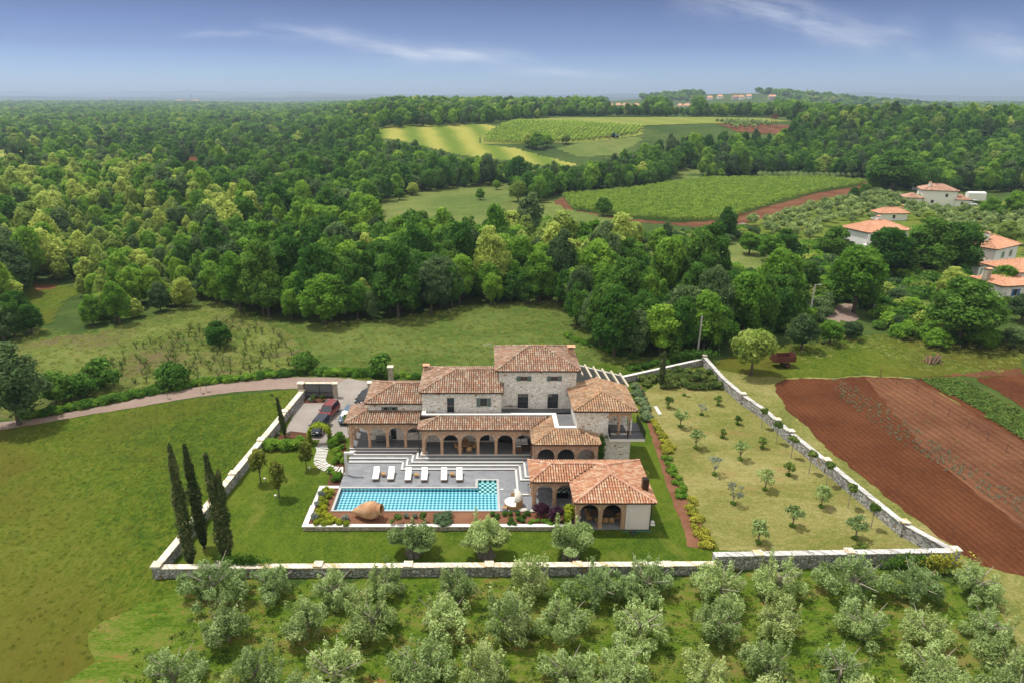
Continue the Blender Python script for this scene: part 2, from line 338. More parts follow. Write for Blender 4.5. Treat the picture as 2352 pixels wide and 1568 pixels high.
soil('road_dirt', (0.198,0.145,0.115), (0.307,0.233,0.197), .8, None, .05)
grassy('verge', [(.110,.130,.030),(.180,.185,.050),(.260,.230,.095)], .1, .9, .7, 3, .1, ((.24,.15,.08), .2, .58, .8))
soil('gravel', (0.235,0.211,0.189), (0.331,0.304,0.276), 3, None, .03)
def stripy(name, ca, cb, d, per, soft=.6, wob=1.5):
    m, nt, out = newmat(name); w = coords(nt, 'World'); n = noise(nt, w, .05, 4); n2 = noise(nt, w, .5, 5, .7); sp = N(nt, 'ShaderNodeSeparateXYZ'); L(nt, w, sp.inputs[0])
    t = M2(nt, 'ADD', M2(nt, 'MULTIPLY', sp.outputs[0], d[0]), M2(nt, 'MULTIPLY', sp.outputs[1], d[1]))
    s_ = M2(nt, 'SINE', M2(nt, 'ADD', M2(nt, 'MULTIPLY', t, 6.283/per), M2(nt, 'MULTIPLY', n, wob)))
    f = M2(nt, 'ADD', M2(nt, 'MULTIPLY', s_, soft), n2, clamp=True); princ(nt, out, mix(nt, f, ca, cb), .95, n2, .5, .3, 0, .1)
stripy('mown_field', (0.111,0.169,0.018), (0.281,0.282,0.058), (.985,.17), 24, .55, 2.5)
stripy('far_crop', (.150,.190,.030), (.210,.230,.050), (.985,.17), 40, .3)
def stonewall(name, cols, mortar, sx=3.2, sz=6.5, bump=.05, edge=.07, rust=None):
    m, nt, out = newmat(name); g = N(nt, 'ShaderNodeNewGeometry'); sp = N(nt, 'ShaderNodeSeparateXYZ'); L(nt, g.outputs['Position'], sp.inputs[0])
    w0 = coords(nt, 'World'); ds = noise(nt, w0, 2.0, 2)
    cm = N(nt, 'ShaderNodeCombineXYZ'); L(nt, M2(nt, 'ADD', M2(nt, 'MULTIPLY', M2(nt, 'ADD', sp.outputs[0], M2(nt, 'MULTIPLY', sp.outputs[1], 1.07)), sx), M2(nt, 'MULTIPLY', ds, .8)), cm.inputs[0]); L(nt, M2(nt, 'ADD', M2(nt, 'MULTIPLY', sp.outputs[2], sz), M2(nt, 'MULTIPLY', ds, .9)), cm.inputs[1])
    vo = N(nt, 'ShaderNodeTexVoronoi'); vo.inputs['Scale'].default_value = 1; vo.inputs['Randomness'].default_value = .75; L(nt, cm.outputs[0], vo.inputs[0])
    ve = N(nt, 'ShaderNodeTexVoronoi', feature='DISTANCE_TO_EDGE'); ve.inputs['Scale'].default_value = 1; ve.inputs['Randomness'].default_value = .75; L(nt, cm.outputs[0], ve.inputs[0])
    sc = N(nt, 'ShaderNodeSeparateColor'); L(nt, vo.outputs['Color'], sc.inputs[0]); n = noise(nt, w0, .5, 5)
    f = M2(nt, 'ADD', M2(nt, 'MULTIPLY', sc.outputs[0], .75), M2(nt, 'MULTIPLY', n, .3)); c = ramp(nt, f, [(i/(len(cols)-1), q) for i, q in enumerate(cols)])
    if rust:
        c = mix(nt, M2(nt, 'GREATER_THAN', sc.outputs[1], rust[0]), c, rust[1])
    e = M2(nt, 'DIVIDE', ve.outputs[0], edge, clamp=True); c = mix(nt, e, mortar, c); fine = noise(nt, w0, 20, 3)
    princ(nt, out, mix(nt, M2(nt, 'MULTIPLY', fine, .5), c, (.1,.1,.1), 'MULTIPLY') if False else c, .9, M2(nt, 'ADD', e, M2(nt, 'MULTIPLY', sc.outputs[2], .8)), .8, bump, 0, .2)
stonewall('stone', [(0.565,0.514,0.460),(0.800,0.754,0.702),(0.920,0.920,0.880),(0.706,0.623,0.524)], (0.541,0.503,0.460), rust=(.975,(0.400,0.239,0.114)))
stonewall('rubble', [(.20,.20,.20),(.40,.40,.40),(.58,.57,.55)], (.13,.13,.13), 2.6, 3.6, .08, .10, (.95,(.36,.24,.12)))
stonewall('rubble_warm', [(.30,.26,.20),(.48,.42,.33),(.60,.55,.46)], (.20,.17,.14), 3.2, 5.5, .06, .09)
stonewall('cap_stone', [(.60,.54,.43),(.72,.66,.54),(.82,.77,.66)], (.42,.36,.28), 2.4, 2.4, .03, .05, (.9,(.62,.45,.25)))
stonewall('old_cap', [(.42,.41,.40),(.58,.57,.55),(.68,.67,.64)], (.25,.24,.23), 2.0, 2.0, .05, .07)
stonewall('pale_plaster_stone', [(.40,.38,.36),(.52,.50,.47)], (.36,.34,.32), 3, 5, .02, .05)
def brickmat(name, c1, c2, mo, sc=1):
    m, nt, out = newmat(name); g = N(nt, 'ShaderNodeNewGeometry'); sp = N(nt, 'ShaderNodeSeparateXYZ'); L(nt, g.outputs['Position'], sp.inputs[0])
    cm = N(nt, 'ShaderNodeCombineXYZ'); L(nt, M2(nt, 'ADD', sp.outputs[0], M2(nt, 'MULTIPLY', sp.outputs[1], 1.03)), cm.inputs[0]); L(nt, sp.outputs[2], cm.inputs[1])
    b = N(nt, 'ShaderNodeTexBrick'); b.inputs['Color1'].default_value = (*c1,1); b.inputs['Color2'].default_value = (*c2,1); b.inputs['Mortar'].default_value = (*mo,1); b.inputs['Scale'].default_value = 1
    b.inputs['Mortar Size'].default_value = .012; b.inputs['Brick Width'].default_value = .26*sc; b.inputs['Row Height'].default_value = .085*sc; L(nt, cm.outputs[0], b.inputs[0])
    at = N(nt, 'ShaderNodeAttribute', attribute_name='rnd'); n = noise(nt, coords(nt, 'World'), 3, 4)
    c = mix(nt, M2(nt, 'MULTIPLY', M2(nt, 'SUBTRACT', at.outputs['Fac'], .5), .9, clamp=True), b.outputs[0], (.74,.58,.44)); c = mix(nt, M2(nt, 'MULTIPLY', n, .5), c, (.17,.08,.055)); princ(nt, out, c, .9, b.outputs['Fac'], .4, .01, 0, .2)
brickmat('brick', (.46,.23,.125), (.62,.38,.24), (.60,.50,.38))
def tilemat(name, stops, dark=.35):
    m, nt, out = newmat(name); at = N(nt, 'ShaderNodeAttribute', attribute_name='rnd'); c = ramp(nt, at.outputs['Fac'], stops, 'CONSTANT')
    mean = tuple(sum(q[1][k] for q in stops)/len(stops) for k in range(3)); c = mix(nt, .38, c, mean)
    w = coords(nt, 'World'); n = noise(nt, w, .7, 5, .7); n2 = noise(nt, w, 9, 3, .7); f = N(nt, 'ShaderNodeMapRange'); L(nt, M2(nt, 'ADD', M2(nt, 'MULTIPLY', n, .6), M2(nt, 'MULTIPLY', n2, .4)), f.inputs[0]); f.inputs[1].default_value = .42; f.inputs[2].default_value = .68
    c = mix(nt, M2(nt, 'MULTIPLY', f.outputs[0], dark), c, (.075,.060,.045)); princ(nt, out, c, .85, n2, .3, .01, 0, .2)
tilemat('old_tile', [(0,(0.306,0.148,0.091)),(.14,(0.414,0.251,0.172)),(.30,(0.495,0.381,0.273)),(.46,(0.342,0.204,0.152)),(.58,(0.540,0.456,0.354)),(.70,(0.216,0.140,0.101)),(.82,(0.432,0.195,0.111)),(.92,(0.414,0.335,0.263))], .6)
tilemat('worn_tile', [(0,(0.437,0.216,0.112)),(.15,(0.522,0.324,0.189)),(.32,(0.570,0.396,0.249)),(.48,(0.380,0.234,0.146)),(.60,(0.608,0.450,0.301)),(.74,(0.314,0.216,0.146)),(.86,(0.475,0.270,0.155)),(.94,(0.247,0.180,0.129))], .6)
tilemat('new_tile', [(0,(0.475,0.200,0.105)),(.15,(0.551,0.300,0.179)),(.32,(0.608,0.420,0.284)),(.48,(0.437,0.170,0.089)),(.60,(0.627,0.470,0.336)),(.74,(0.513,0.240,0.137)),(.86,(0.570,0.340,0.210)),(.94,(0.342,0.160,0.105))], .3)
tilemat('orange_tile', [(0,(.60,.30,.18)),(.3,(.66,.35,.22)),(.6,(.62,.32,.20)),(.85,(.70,.42,.28))], .15)
tilemat('patch_tile', [(0,(.62,.38,.27)),(.35,(.48,.24,.16)),(.6,(.70,.52,.40)),(.85,(.40,.18,.12))], .3)
plain('under_tile', (.085,.048,.030), .9)
plain('white_trim', (0.720,0.711,0.692), .7, var=.05); plain('white_stone', (0.651,0.634,0.605), .7, var=.08, sc=2); plain('trim_stone', (.60,.58,.54), .8, var=.1)
plain('plaster', (0.737,0.680,0.645), .9, var=.05); plain('white_wall', (.78,.77,.74), .85, var=.04); plain('cream_wall', (.70,.64,.52), .9, var=.08)
plain('gutter', (.050,.032,.025), .4, .5); plain('iron', (.012,.013,.016), .45, .6); plain('shutter', (.115,.165,.155), .6); plain('frame', (.045,.038,.034), .5)
plain('pale_shutter', (.45,.60,.38), .7); plain('blue_paint', (.05,.12,.32), .6); plain('door_wood', (.14,.09,.06), .6)
plain('bark', (.085,.070,.055), .95, sc=6, var=.4); plain('pale_bark', (.30,.27,.22), .9, sc=5, var=.3); plain('olive_bark', (.15,.13,.11), .95, sc=4, var=.5)
plain('wicker', (.36,.22,.095), .8, sc=30, var=.35); plain('dark_wicker', (.10,.065,.045), .8, sc=30, var=.3); plain('cushion', (.84,.84,.84), .9, var=.03); plain('canvas', (.78,.73,.64), .9, var=.05)
plain('teak', (.30,.17,.08), .6, sc=8, var=.3); plain('slate_dark', (.135,.145,.155), .7, var=.2, sc=2); plain('metal_grey', (.145,.155,.165), .5, .3, .08); plain('louvre', (.26,.27,.28), .6, 0, .1)
plain('rubber', (.012,.012,.012), .8); plain('rim', (.45,.45,.47), .3, .9); plain('glass_car', (.02,.028,.035), .06, 0, .1, spec=.9); plain('lamp_glass', (.65,.65,.68), .15, 0, .05, spec=.8); plain('red_lamp', (.4,.02,.02), .2)
plain('car_red', (.20,.018,.022), .22, .25, .05, spec=.7); plain('car_navy', (.010,.016,.035), .18, .3, .05, spec=.8); plain('car_blue', (.09,.14,.21), .22, .3, .05, spec=.7); plain('car_black', (.010,.012,.014), .18, .3, .05, spec=.8); plain('car_white', (.75,.76,.78), .25, 0, .03, spec=.6)
plain('rust', (.130,.045,.030), .85, .2, .4, 5); plain('concrete', (.46,.45,.42), .9, var=.12, sc=2); plain('pale_wood', (.52,.46,.36), .8, sc=5, var=.2); plain('old_wood', (.20,.10,.065), .9, sc=5, var=.5)
plain('shed_metal', (.34,.39,.44), .5, .2); plain('blue_metal', (.10,.24,.36), .4, .2); plain('antenna', (.5,.5,.52), .4, .7); plain('hose_yellow', (.55,.48,.10), .6); plain('hose_blue', (.03,.22,.36), .5); plain('dark_plastic', (.03,.04,.05), .5); plain('rock', (.60,.56,.50), .9, sc=2, var=.2); plain('oven', (.42,.36,.30), .8, var=.3)
m, nt_, out = newmat('pane'); princ(nt_, out, (.030,.038,.045), .06, spec=.8)
# terracotta jar with faint throwing rings
m, nt_, out = newmat('terracotta'); v = coords(nt_); sp = N(nt_, 'ShaderNodeSeparateXYZ'); L(nt_, v, sp.inputs[0]); n = noise(nt_, v, 1.1, 6, .65)
rg_ = M2(nt_, 'POWER', M2(nt_, 'ABSOLUTE', M2(nt_, 'SINE', M2(nt_, 'MULTIPLY', sp.outputs[2], 14))), 12)
c = ramp(nt_, n, [(.3,(.33,.165,.085)),(.5,(.47,.27,.15)),(.72,(.56,.37,.22))]); c = mix(nt_, M2(nt_, 'MULTIPLY', rg_, .35), c, (.22,.12,.07)); princ(nt_, out, c, .85, M2(nt_, 'SUBTRACT', n, rg_), .4, .03, 0, .2)
# slabs
def slabs(name, c1, c2, mo, w_, h_, ms=.006, rough=.7):
    m, nt, out = newmat(name); v = coords(nt, 'World'); b = N(nt, 'ShaderNodeTexBrick'); b.inputs['Color1'].default_value = (*c1,1); b.inputs['Color2'].default_value = (*c2,1); b.inputs['Mortar'].default_value = (*mo,1)
    b.inputs['Scale'].default_value = 1; b.inputs['Mortar Size'].default_value = ms; b.inputs['Brick Width'].default_value = w_; b.inputs['Row Height'].default_value = h_; L(nt, v, b.inputs[0]); n = noise(nt, v, 1.2, 6, .7)
    c = mix(nt, M2(nt, 'MULTIPLY', n, .65), b.outputs[0], tuple(q*.62 for q in c1)); princ(nt, out, c, rough, n, .15, .01, 0, .3)
slabs('paving', (0.211,0.223,0.245), (0.293,0.307,0.335), (0.216,0.223,0.245), .9, .55)
slabs('coping_grey', (.46,.46,.46), (.52,.52,.52), (.35,.35,.35), .6, .6)
slabs('floor_slate', (.15,.155,.165), (.19,.195,.205), (.11,.11,.115), .8, .5)
# pool mosaic: diamonds of teal and pale tile on bottom and walls
m, nt_, out = newmat('pool_tile'); g = N(nt_, 'ShaderNodeNewGeometry'); sp = N(nt_, 'ShaderNodeSeparateXYZ'); L(nt_, g.outputs['Position'], sp.inputs[0])
u = M2(nt_, 'ADD', sp.outputs[0], 0); w = M2(nt_, 'ADD', sp.outputs[1], M2(nt_, 'MULTIPLY', sp.outputs[2], 1.0)); cm = N(nt_, 'ShaderNodeCombineXYZ'); L(nt_, M2(nt_, 'ADD', u, M2(nt_, 'MULTIPLY', w, .85)), cm.inputs[0]); L(nt_, M2(nt_, 'SUBTRACT', u, M2(nt_, 'MULTIPLY', w, .85)), cm.inputs[1])
ck = N(nt_, 'ShaderNodeTexChecker'); ck.inputs[1].default_value = (.56,.80,.84,1); ck.inputs[2].default_value = (.010,.12,.17,1); ck.inputs['Scale'].default_value = 1/.40; L(nt_, cm.outputs[0], ck.inputs[0])
n = noise(nt_, coords(nt_, 'World'), .8, 3); princ(nt_, out, mix(nt_, M2(nt_, 'MULTIPLY', n, .30), ck.outputs[0], (.20,.52,.60)), .3)
m, nt_, out = newmat('spa_tile'); ck = N(nt_, 'ShaderNodeTexChecker'); ck.inputs[1].default_value = (.66,.82,.78,1); ck.inputs[2].default_value = (.02,.13,.13,1); ck.inputs['Scale'].default_value = 1/.29
cm = N(nt_, 'ShaderNodeCombineXYZ'); g = N(nt_, 'ShaderNodeNewGeometry'); sp = N(nt_, 'ShaderNodeSeparateXYZ'); L(nt_, g.outputs['Position'], sp.inputs[0]); L(nt_, M2(nt_, 'ADD', sp.outputs[0], .031), cm.inputs[0]); L(nt_, M2(nt_, 'ADD', M2(nt_, 'SUBTRACT', sp.outputs[1], sp.outputs[2]), .021), cm.inputs[1]); L(nt_, cm.outputs[0], ck.inputs[0]); princ(nt_, out, ck.outputs[0], .3)
m, nt_, out = newmat('water'); tr = N(nt_, 'ShaderNodeBsdfTransparent'); tr.inputs[0].default_value = (.72,.91,.97,1); gl = N(nt_, 'ShaderNodeBsdfGlossy'); gl.inputs['Roughness'].default_value = .02
fr = N(nt_, 'ShaderNodeFresnel'); fr.inputs[0].default_value = 1.33; bp = N(nt_, 'ShaderNodeBump'); bp.inputs['Strength'].default_value = .25; bp.inputs['Distance'].default_value = .02; L(nt_, noise(nt_, coords(nt_, 'World'), 2.5, 3), bp.inputs['Height']); L(nt_, bp.outputs[0], gl.inputs['Normal']); L(nt_, bp.outputs[0], fr.inputs['Normal'])
ms = N(nt_, 'ShaderNodeMixShader'); L(nt_, fr.outputs[0], ms.inputs[0]); L(nt_, tr.outputs[0], ms.inputs[1]); L(nt_, gl.outputs[0], ms.inputs[2]); L(nt_, ms.outputs[0], out.inputs[0])
# foliage
leaf('leaf_dark', (0.024,0.062,0.012), (0.064,0.146,0.024), (0.130,0.256,0.045))
leaf('leaf_mid', (0.043,0.099,0.012), (0.127,0.248,0.030), (0.236,0.378,0.056))
leaf('leaf_light', (0.078,0.122,0.021), (0.236,0.312,0.062), (0.406,0.475,0.137))
leaf('leaf_blue', (0.030,0.060,0.020), (0.078,0.133,0.049), (0.149,0.218,0.086))
leaf('leaf_olive', (0.065,0.099,0.025), (0.206,0.284,0.097), (0.384,0.488,0.235), .35)
leaf('leaf_olive2', (0.068,0.107,0.028), (0.205,0.273,0.093), (0.410,0.474,0.215), .35)
leaf('leaf_cypress', (0.018,0.031,0.011), (0.047,0.070,0.024), (0.150,0.140,0.054), .15)
leaf('leaf_magnolia', (0.052,0.077,0.012), (0.156,0.182,0.031), (0.312,0.301,0.066), .2)
leaf('leaf_lime', (0.076,0.108,0.009), (0.217,0.267,0.022), (0.383,0.408,0.050), .2)
leaf('leaf_bright', (0.038,0.072,0.011), (0.090,0.144,0.028), (0.162,0.216,0.063), .3)
leaf('leaf_gold', (0.104,0.113,0.014), (0.261,0.267,0.036), (0.418,0.431,0.084), .2)
leaf('leaf_purple', (.012,.006,.010), (.045,.018,.032), (.085,.040,.060), .2)
leaf('leaf_grey', (.060,.080,.060), (.140,.170,.140), (.230,.260,.220), .2)
leaf('leaf_juniper', (0.045,0.075,0.036), (0.120,0.180,0.085), (0.225,0.285,0.143), .2)
leaf('leaf_lavender', (.030,.055,.012), (.080,.125,.030), (.150,.190,.065), .25)
leaf('leaf_vine', (0.090,0.159,0.024), (0.224,0.334,0.054), (0.413,0.500,0.127), .3)
leaf('leaf_crop', (0.039,0.083,0.017), (0.098,0.167,0.036), (0.169,0.235,0.070), .25)
leaf('leaf_leek', (0.075,0.126,0.084), (0.158,0.231,0.154), (0.270,0.336,0.224), .2)
leaf('field_blade', (0.093,0.132,0.019), (0.204,0.247,0.038), (0.391,0.355,0.096), .4)
leaf('grass_blade', (0.131,0.189,0.034), (0.261,0.308,0.077), (0.464,0.448,0.182), .3)
def hillmat(name, c):
    m, nt, out = newmat(name); n = noise(nt, coords(nt, 'World'), .01, 6, .7); princ(nt, out, mix(nt, n, tuple(q*.6 for q in c), tuple(q*1.4 for q in c)), .95, n, .3, 5, 0, .1)
hillmat('far_hill', (.035,.055,.030))
# ------------------------------------------------------------------ terrain sheet
def terrain():
    rs = [0, 20, 45, 80, 120, 160, 200, 240]; r = 240
    while r < 40000: r *= 1.045; rs.append(r)
    na = 300; V = []; F = []
    for i, r in enumerate(rs):
        for k in range(na):
            t = 2*math.pi*k/na; x, y = r*math.sin(t), r*math.cos(t); V.append((x, y, H(x, y) if y > 0 else 0.0))
    n0 = len(rs)
    for i in range(n0-1):
        for k in range(na):
            a, b = i*na+k, i*na+(k+1)%na
            F.append((a, a+na, b+na, b) if i else (a, a+na, b+na))
    me = bpy.data.meshes.new('ground'); me.from_pydata(V, [], F); me.materials.append(MAT('ground')); o = obj('ground', me); tag(o, kind='structure')
terrain()
def DP(P, z=0.0): return [G(x, y, z) for x, y in P]
def drape(name, P, cell, mat, lift=.12, kind='structure'):
    """sheet laid over rising ground: cells of the area inside the outline"""
    xs = [p[0] for p in P]; ys = [p[1] for p in P]; x0, y0 = min(xs), min(ys); nx = int((max(xs)-x0)/cell)+2; ny = int((max(ys)-y0)/cell)+2
    V = []; F = []; ix = {}
    def vid(i, j):
        if (i, j) not in ix: x, y = x0+i*cell, y0+j*cell; ix[(i,j)] = len(V); V.append((x, y, H(x, y)+lift))
        return ix[(i,j)]
    for i in range(nx):
        for j in range(ny):
            if inpoly(x0+(i+.5)*cell, y0+(j+.5)*cell, P): F.append((vid(i,j), vid(i+1,j), vid(i+1,j+1), vid(i,j+1)))
    me = bpy.data.meshes.new(name); me.from_pydata(V, [], F); me.materials.append(MAT(mat)); return tag(obj(name, me), kind=kind)
# near covers, each about 4 mm to 1 cm above the one below
ngon_sheet('field', [(-140,20),(-18,20),(-22,50.6),(-29.9,50.8),(-25.9,92),(-17,98),(-20,101)]+DP([(690,893),(440,915),(200,953),(0,988)])[:4]+[(-140,75)], .010, 'field_grass')
ngon_sheet('orchard_ground', [(-32,20),(70,20),(60,47),(44.5,51.6),(-25,49.9),(-31,47)], .012, 'orchard_floor')
FW_Y = 51.5
wall_in = DP([(2190,1290),(2063,1222),(1890,1078),(1808,1010),(1750,958),(1700,923),(1655,883),(1612,833)])
ngon_sheet('lawn', [(-29.2,51.5),(44,52.6)]+wall_in[1:]+[(20,104),(10,98),(-17,96),(-25.3,92)], .014, 'lawn')
ngon_sheet('garden_meadow', DP([(1652,1262),(2150,1285),(2063,1222),(1890,1078),(1808,1010),(1750,958),(1700,923),(1655,883),(1610,845),(1500,885),(1482,900),(1497,965),(1530,1060),(1580,1160)]), .024, 'garden_lawn')
ngon_sheet('flower_bed', DP([(1470,880),(1482,900),(1499,965),(1532,1060),(1582,1160),(1648,1258),(1580,1255),(1560,1190),(1520,1080),(1492,990),(1480,955),(1466,925),(1460,890)]), .034, 'bed_soil')
meadow = DP([(60,745),(180,770),(330,735),(480,690),(640,740),(760,742),(900,732),(1010,712),(1130,696),(1290,690),(1360,760),(1400,815),(1600,822),(1430,856),(1000,880),(900,868),(700,858),(560,868),(440,885),(200,935),(0,965),(0,800)])
drape('meadow', meadow, 1.2, 'tall_grass', .012)
ngon_sheet('old_vineyard_ground', DP([(30,790),(330,745),(500,700),(600,740),(680,800),(740,850),(700,858),(560,866),(440,882),(200,930),(0,955)]), .030, 'scrub')
road_u = DP([(-60,985),(0,969),(100,956),(200,939),(330,912),(440,890),(540,875),(640,867),(760,866),(850,874),(940,884),(1040,888)])
road_l = DP([(1040,898),(940,900),(850,896),(760,892),(640,893),(540,900),(440,913),(330,932),(200,953),(100,971),(0,988),(-60,1004)])
ngon_sheet('road', road_u+road_l, .040, 'road_dirt')
ngon_sheet('driveway', DP([(690,915),(652,1000),(640,1010),(735,1010),(728,1024),(765,1024),(770,1012),(800,1005),(815,975),(880,960),(900,905),(860,880),(800,868),(768,886)]), .050, 'gravel')
ngon_sheet('gate_bed', DP([(700,905),(768,909),(763,925),(698,926)]), .058, 'mulch'); ngon_sheet('tree_bed', DP([(640,1000),(668,990),(712,995),(716,1010),(640,1012)]), .058, 'mulch')
# red fields to the right of the garden
ngon_sheet('ploughed_field', DP([(1780,880),(1800,872),(1838,868),(1900,871),(1985,864),(2020,866),(2105,872),(2352,1015),(2500,1110),(2620,1500),(2352,1325),(2250,1300),(2100,1190),(1960,1080),(1820,952),(1785,905)]), .030, 'red_soil')
ngon_sheet('dry_plot', DP([(1985,866),(2105,872),(2352,1018),(2600,1180),(2600,1390),(2352,1220),(2120,1030)]), .040, 'dry_soil')
ngon_sheet('crop_bed', DP([(2095,868),(2200,866),(2352,945),(2500,1030),(2500,1110),(2352,1018),(2200,925)]), .048, 'red_soil')
ngon_sheet('bare_plot', DP([(2240,868),(2352,858),(2560,855),(2560,1030),(2352,940)]), .046, 'red_soil')
ngon_sheet('track', DP([(2352,845),(2200,858),(2090,868),(2352,862)]), .052, 'dry_soil')
ngon_sheet('village_road', DP([(1880,757),(1905,725),(1922,702),(1950,695),(1965,697),(1957,715),(1975,732),(1960,742),(1930,735),(1905,757)]), .040, 'road_dirt')
ngon_sheet('grass_strip', DP([(1625,842),(1700,858),(1790,866),(1900,868),(2000,862),(2110,868),(2352,1000),(2600,1150),(2800,1700),(2400,1700),(2330,1480),(2270,1340),(2200,1306),(2120,1268),(2063,1222),(1890,1078),(1808,1010),(1750,958),(1700,923),(1655,883)]), .022, 'verge')
ngon_sheet('grass_yard', DP([(1640,830),(1740,800),(1900,790),(2010,770),(2080,765),(2352,790),(2352,850),(2200,862),(1985,862),(1800,870),(1775,885),(1765,900),(1700,880)]), .016, 'field_grass')
# middle distance
drape('vineyard_ground', DP([(1265,468),(1300,452),(1440,440),(1560,420),(1612,413),(1740,410),(1900,412),(2012,424),(1992,441),(1900,457),(1800,485),(1695,521),(1600,522),(1435,508),(1320,492)]), 2, 'dry_soil', .06)
drape('grass_track', DP([(1240,468),(1262,460),(1300,482),(1420,505),(1440,520),(1380,520),(1290,503)]), 2, 'mid_meadow', .09)
drape('clearing', DP([(850,492),(870,462),(1000,436),(1130,420),(1200,428),(1245,455),(1300,500),(1300,520),(850,520)]), 2, 'mid_meadow', .05)
drape('clearing_far', DP([(1530,415),(1540,388),(1612,390),(1610,414)]), 3, 'mid_meadow', .06)
drape('allotment', DP([(1420,600),(1500,570),(1640,552),(1760,570),(1800,600),(1700,640),(1400,640)]), 2, 'mid_meadow', .03); drape('dug_plot', DP([(1500,582),(1540,572),(1640,560),(1655,567),(1560,583)]), 1.5, 'red_soil', .06)
drape('olive_field', DP([(1700,500),(1800,478),(1900,450),(2080,440),(2352,470),(2352,640),(1900,620),(1760,570)]), 3, 'orchard_floor', .03)
drape('lane', DP([(1670,535),(1700,512),(1715,515),(1690,537)]), 1.5, 'road_dirt', .10)
drape('stubble_field', DP([(838,300),(860,296),(1118,288),(1140,292),(1105,318),(1105,332),(1190,345),(1240,358),(1330,380),(1290,388),(1160,372),(1060,360),(1000,345),(870,318)]), 3, 'mown_field', .15)
drape('far_vineyard_ground', DP([(1142,292),(1190,277),(1300,282),(1475,292),(1475,312),(1350,328),(1200,335),(1105,332),(1110,312)]), 3, 'far_crop', .15)
drape('upper_crop', DP([(1180,277),(1260,272),(1560,270),(1760,273),(1820,280),(1700,284),(1475,290),(1330,284)]), 4, 'far_crop', .22)
drape('fallow_field', DP([(1280,345),(1330,330),(1475,316),(1470,330),(1420,358),(1330,362)]), 3, 'mid_meadow', .2)
drape('far_olive_ground', DP([(1640,285),(1760,287),(1870,290),(1800,312),(1700,305)]), 4, 'dry_soil', .2)
drape('left_field', DP([(-60,346),(0,345),(82,345),(60,362),(-60,366)]), 3, 'mown_field', .15); drape('left_plot', DP([(402,382),(412,362),(478,361),(462,379)]), 2, 'red_soil', .2)
drape('left_clearing', DP([(20,665),(60,650),(150,655),(190,665),(140,700),(120,745),(60,740)]), 1.5, 'field_grass', .05); drape('earth_heap_ground', DP([(80,652),(100,655),(135,655),(120,664),(85,668)]), 1, 'dry_soil', .09)
drape('left_lane', DP([(60,530),(85,525),(100,545),(90,562),(60,545)]), 1.5, 'road_dirt', .1)
# far ridges
def ridge(name, y, hmax, seed, x0, x1, dep, base=-30):
    rg = np.random.default_rng(seed); n = 160; V = []; ph = rg.random(8)*6.28
    for i in range(n+1):
        x = x0+(x1-x0)*i/n; t = i/n; h = sum(math.sin(t*f*6.28+ph[k])/(k+1.5) for k, f in enumerate((1.3,3.1,6.7,11,19,37)))
        h = hmax*(.72+.22*h)*min(1, t*6, (1-t)*4); V += [(x, y-dep, base), (x, y-dep*.4, h*.6), (x, y, h), (x, y+dep, base)]
    F = [(i*4+k, i*4+k+1, i*4+k+5, i*4+k+4) for i in range(n) for k in range(3)]
    me = bpy.data.meshes.new(name); me.from_pydata(V, [], F); me.materials.append(MAT('far_hill')); tag(obj(name, me), kind='structure')
ridge('hills', 15500, 165, 5, -16000, 6500, 1500); ridge('hills', 11500, 98, 8, -12000, 12000, 1200); ridge('hills', 7800, 50, 11, -8000, 3500, 900)
# ------------------------------------------------------------------ roofs of real barrel tiles
def plane_frame(P, e):
    a, b = Vector(P[e[0]]), Vector(P[e[1]]); u = (b-a).normalized(); nrm = Vector((0,0,0))
    for i in range(len(P)):
        p, q = Vector(P[i]), Vector(P[(i+1)%len(P)]); nrm += p.cross(q)
    nrm.normalize(); nrm = nrm if nrm.z > 0 else -nrm
    v = nrm.cross(u).normalized()
    if v.z < 0: v = -v
    return a, u, v, nrm
def tile_face(mb, P, e, w=.27, ln=.40, rad=.112, over=.07, seed=0, seg=4):
    o, u, v, n = plane_frame(P, e); Q = [((Vector(p)-o).dot(u), (Vector(p)-o).dot(v)) for p in P]; rg = random.Random(seed+len(P))
    u0, u1 = min(q[0] for q in Q), max(q[0] for q in Q); v1 = max(q[1] for q in Q); k = 0
    cu = u0+w/2
    while cu < u1:
        cv = -over; row = 0
        while cv < v1:
            if inpoly(cu, max(cv+ln*.5, .03), Q) or (row == 0 and inpoly(cu, .06, Q)):
                jr = (rg.random()-.5)*.02; vs = []
                for (vv, rr, h) in ((cv, rad, .075), (cv+ln*1.12, rad*.86, .045)):
                    for s_ in range(seg+1):
                        t = math.pi*s_/seg; vs.append(o+u*(cu+jr+math.cos(t)*rr)+v*vv+n*(h+math.sin(t)*rr*.8))
                mb.idx(vs, [(s_, s_+1, seg+2+s_, seg+1+s_) for s_ in range(seg)]+[tuple(range(seg+1))], 1, rg.random())
            cv += ln; row += 1
        cu += w
def cap_line(mb, a, b, rad=.15, ln=.42, m=1, seed=1, up=.10):
    a, b = Vector(a), Vector(b); d = b-a; n = max(1, int(d.length/ln)); d /= n; dn = d.normalized(); s = dn.cross(Vector((0,0,1))).normalized(); t_ = s.cross(dn); rg = random.Random(seed+int(a.x*7))
    for i in range(n):
        p = a+d*i; vs = []
        for (q, rr, h) in ((0, rad, .03), (1.12, rad*.85, .0)):
            for k in range(5):
                t = math.pi*k/4; vs.append(p+d*q+s*math.cos(t)*rr+t_*(math.sin(t)*rr+h+up))
        mb.idx(vs, [(k,k+1,k+6,k+5) for k in range(4)]+[(0,1,2,3,4)], m, rg.random())
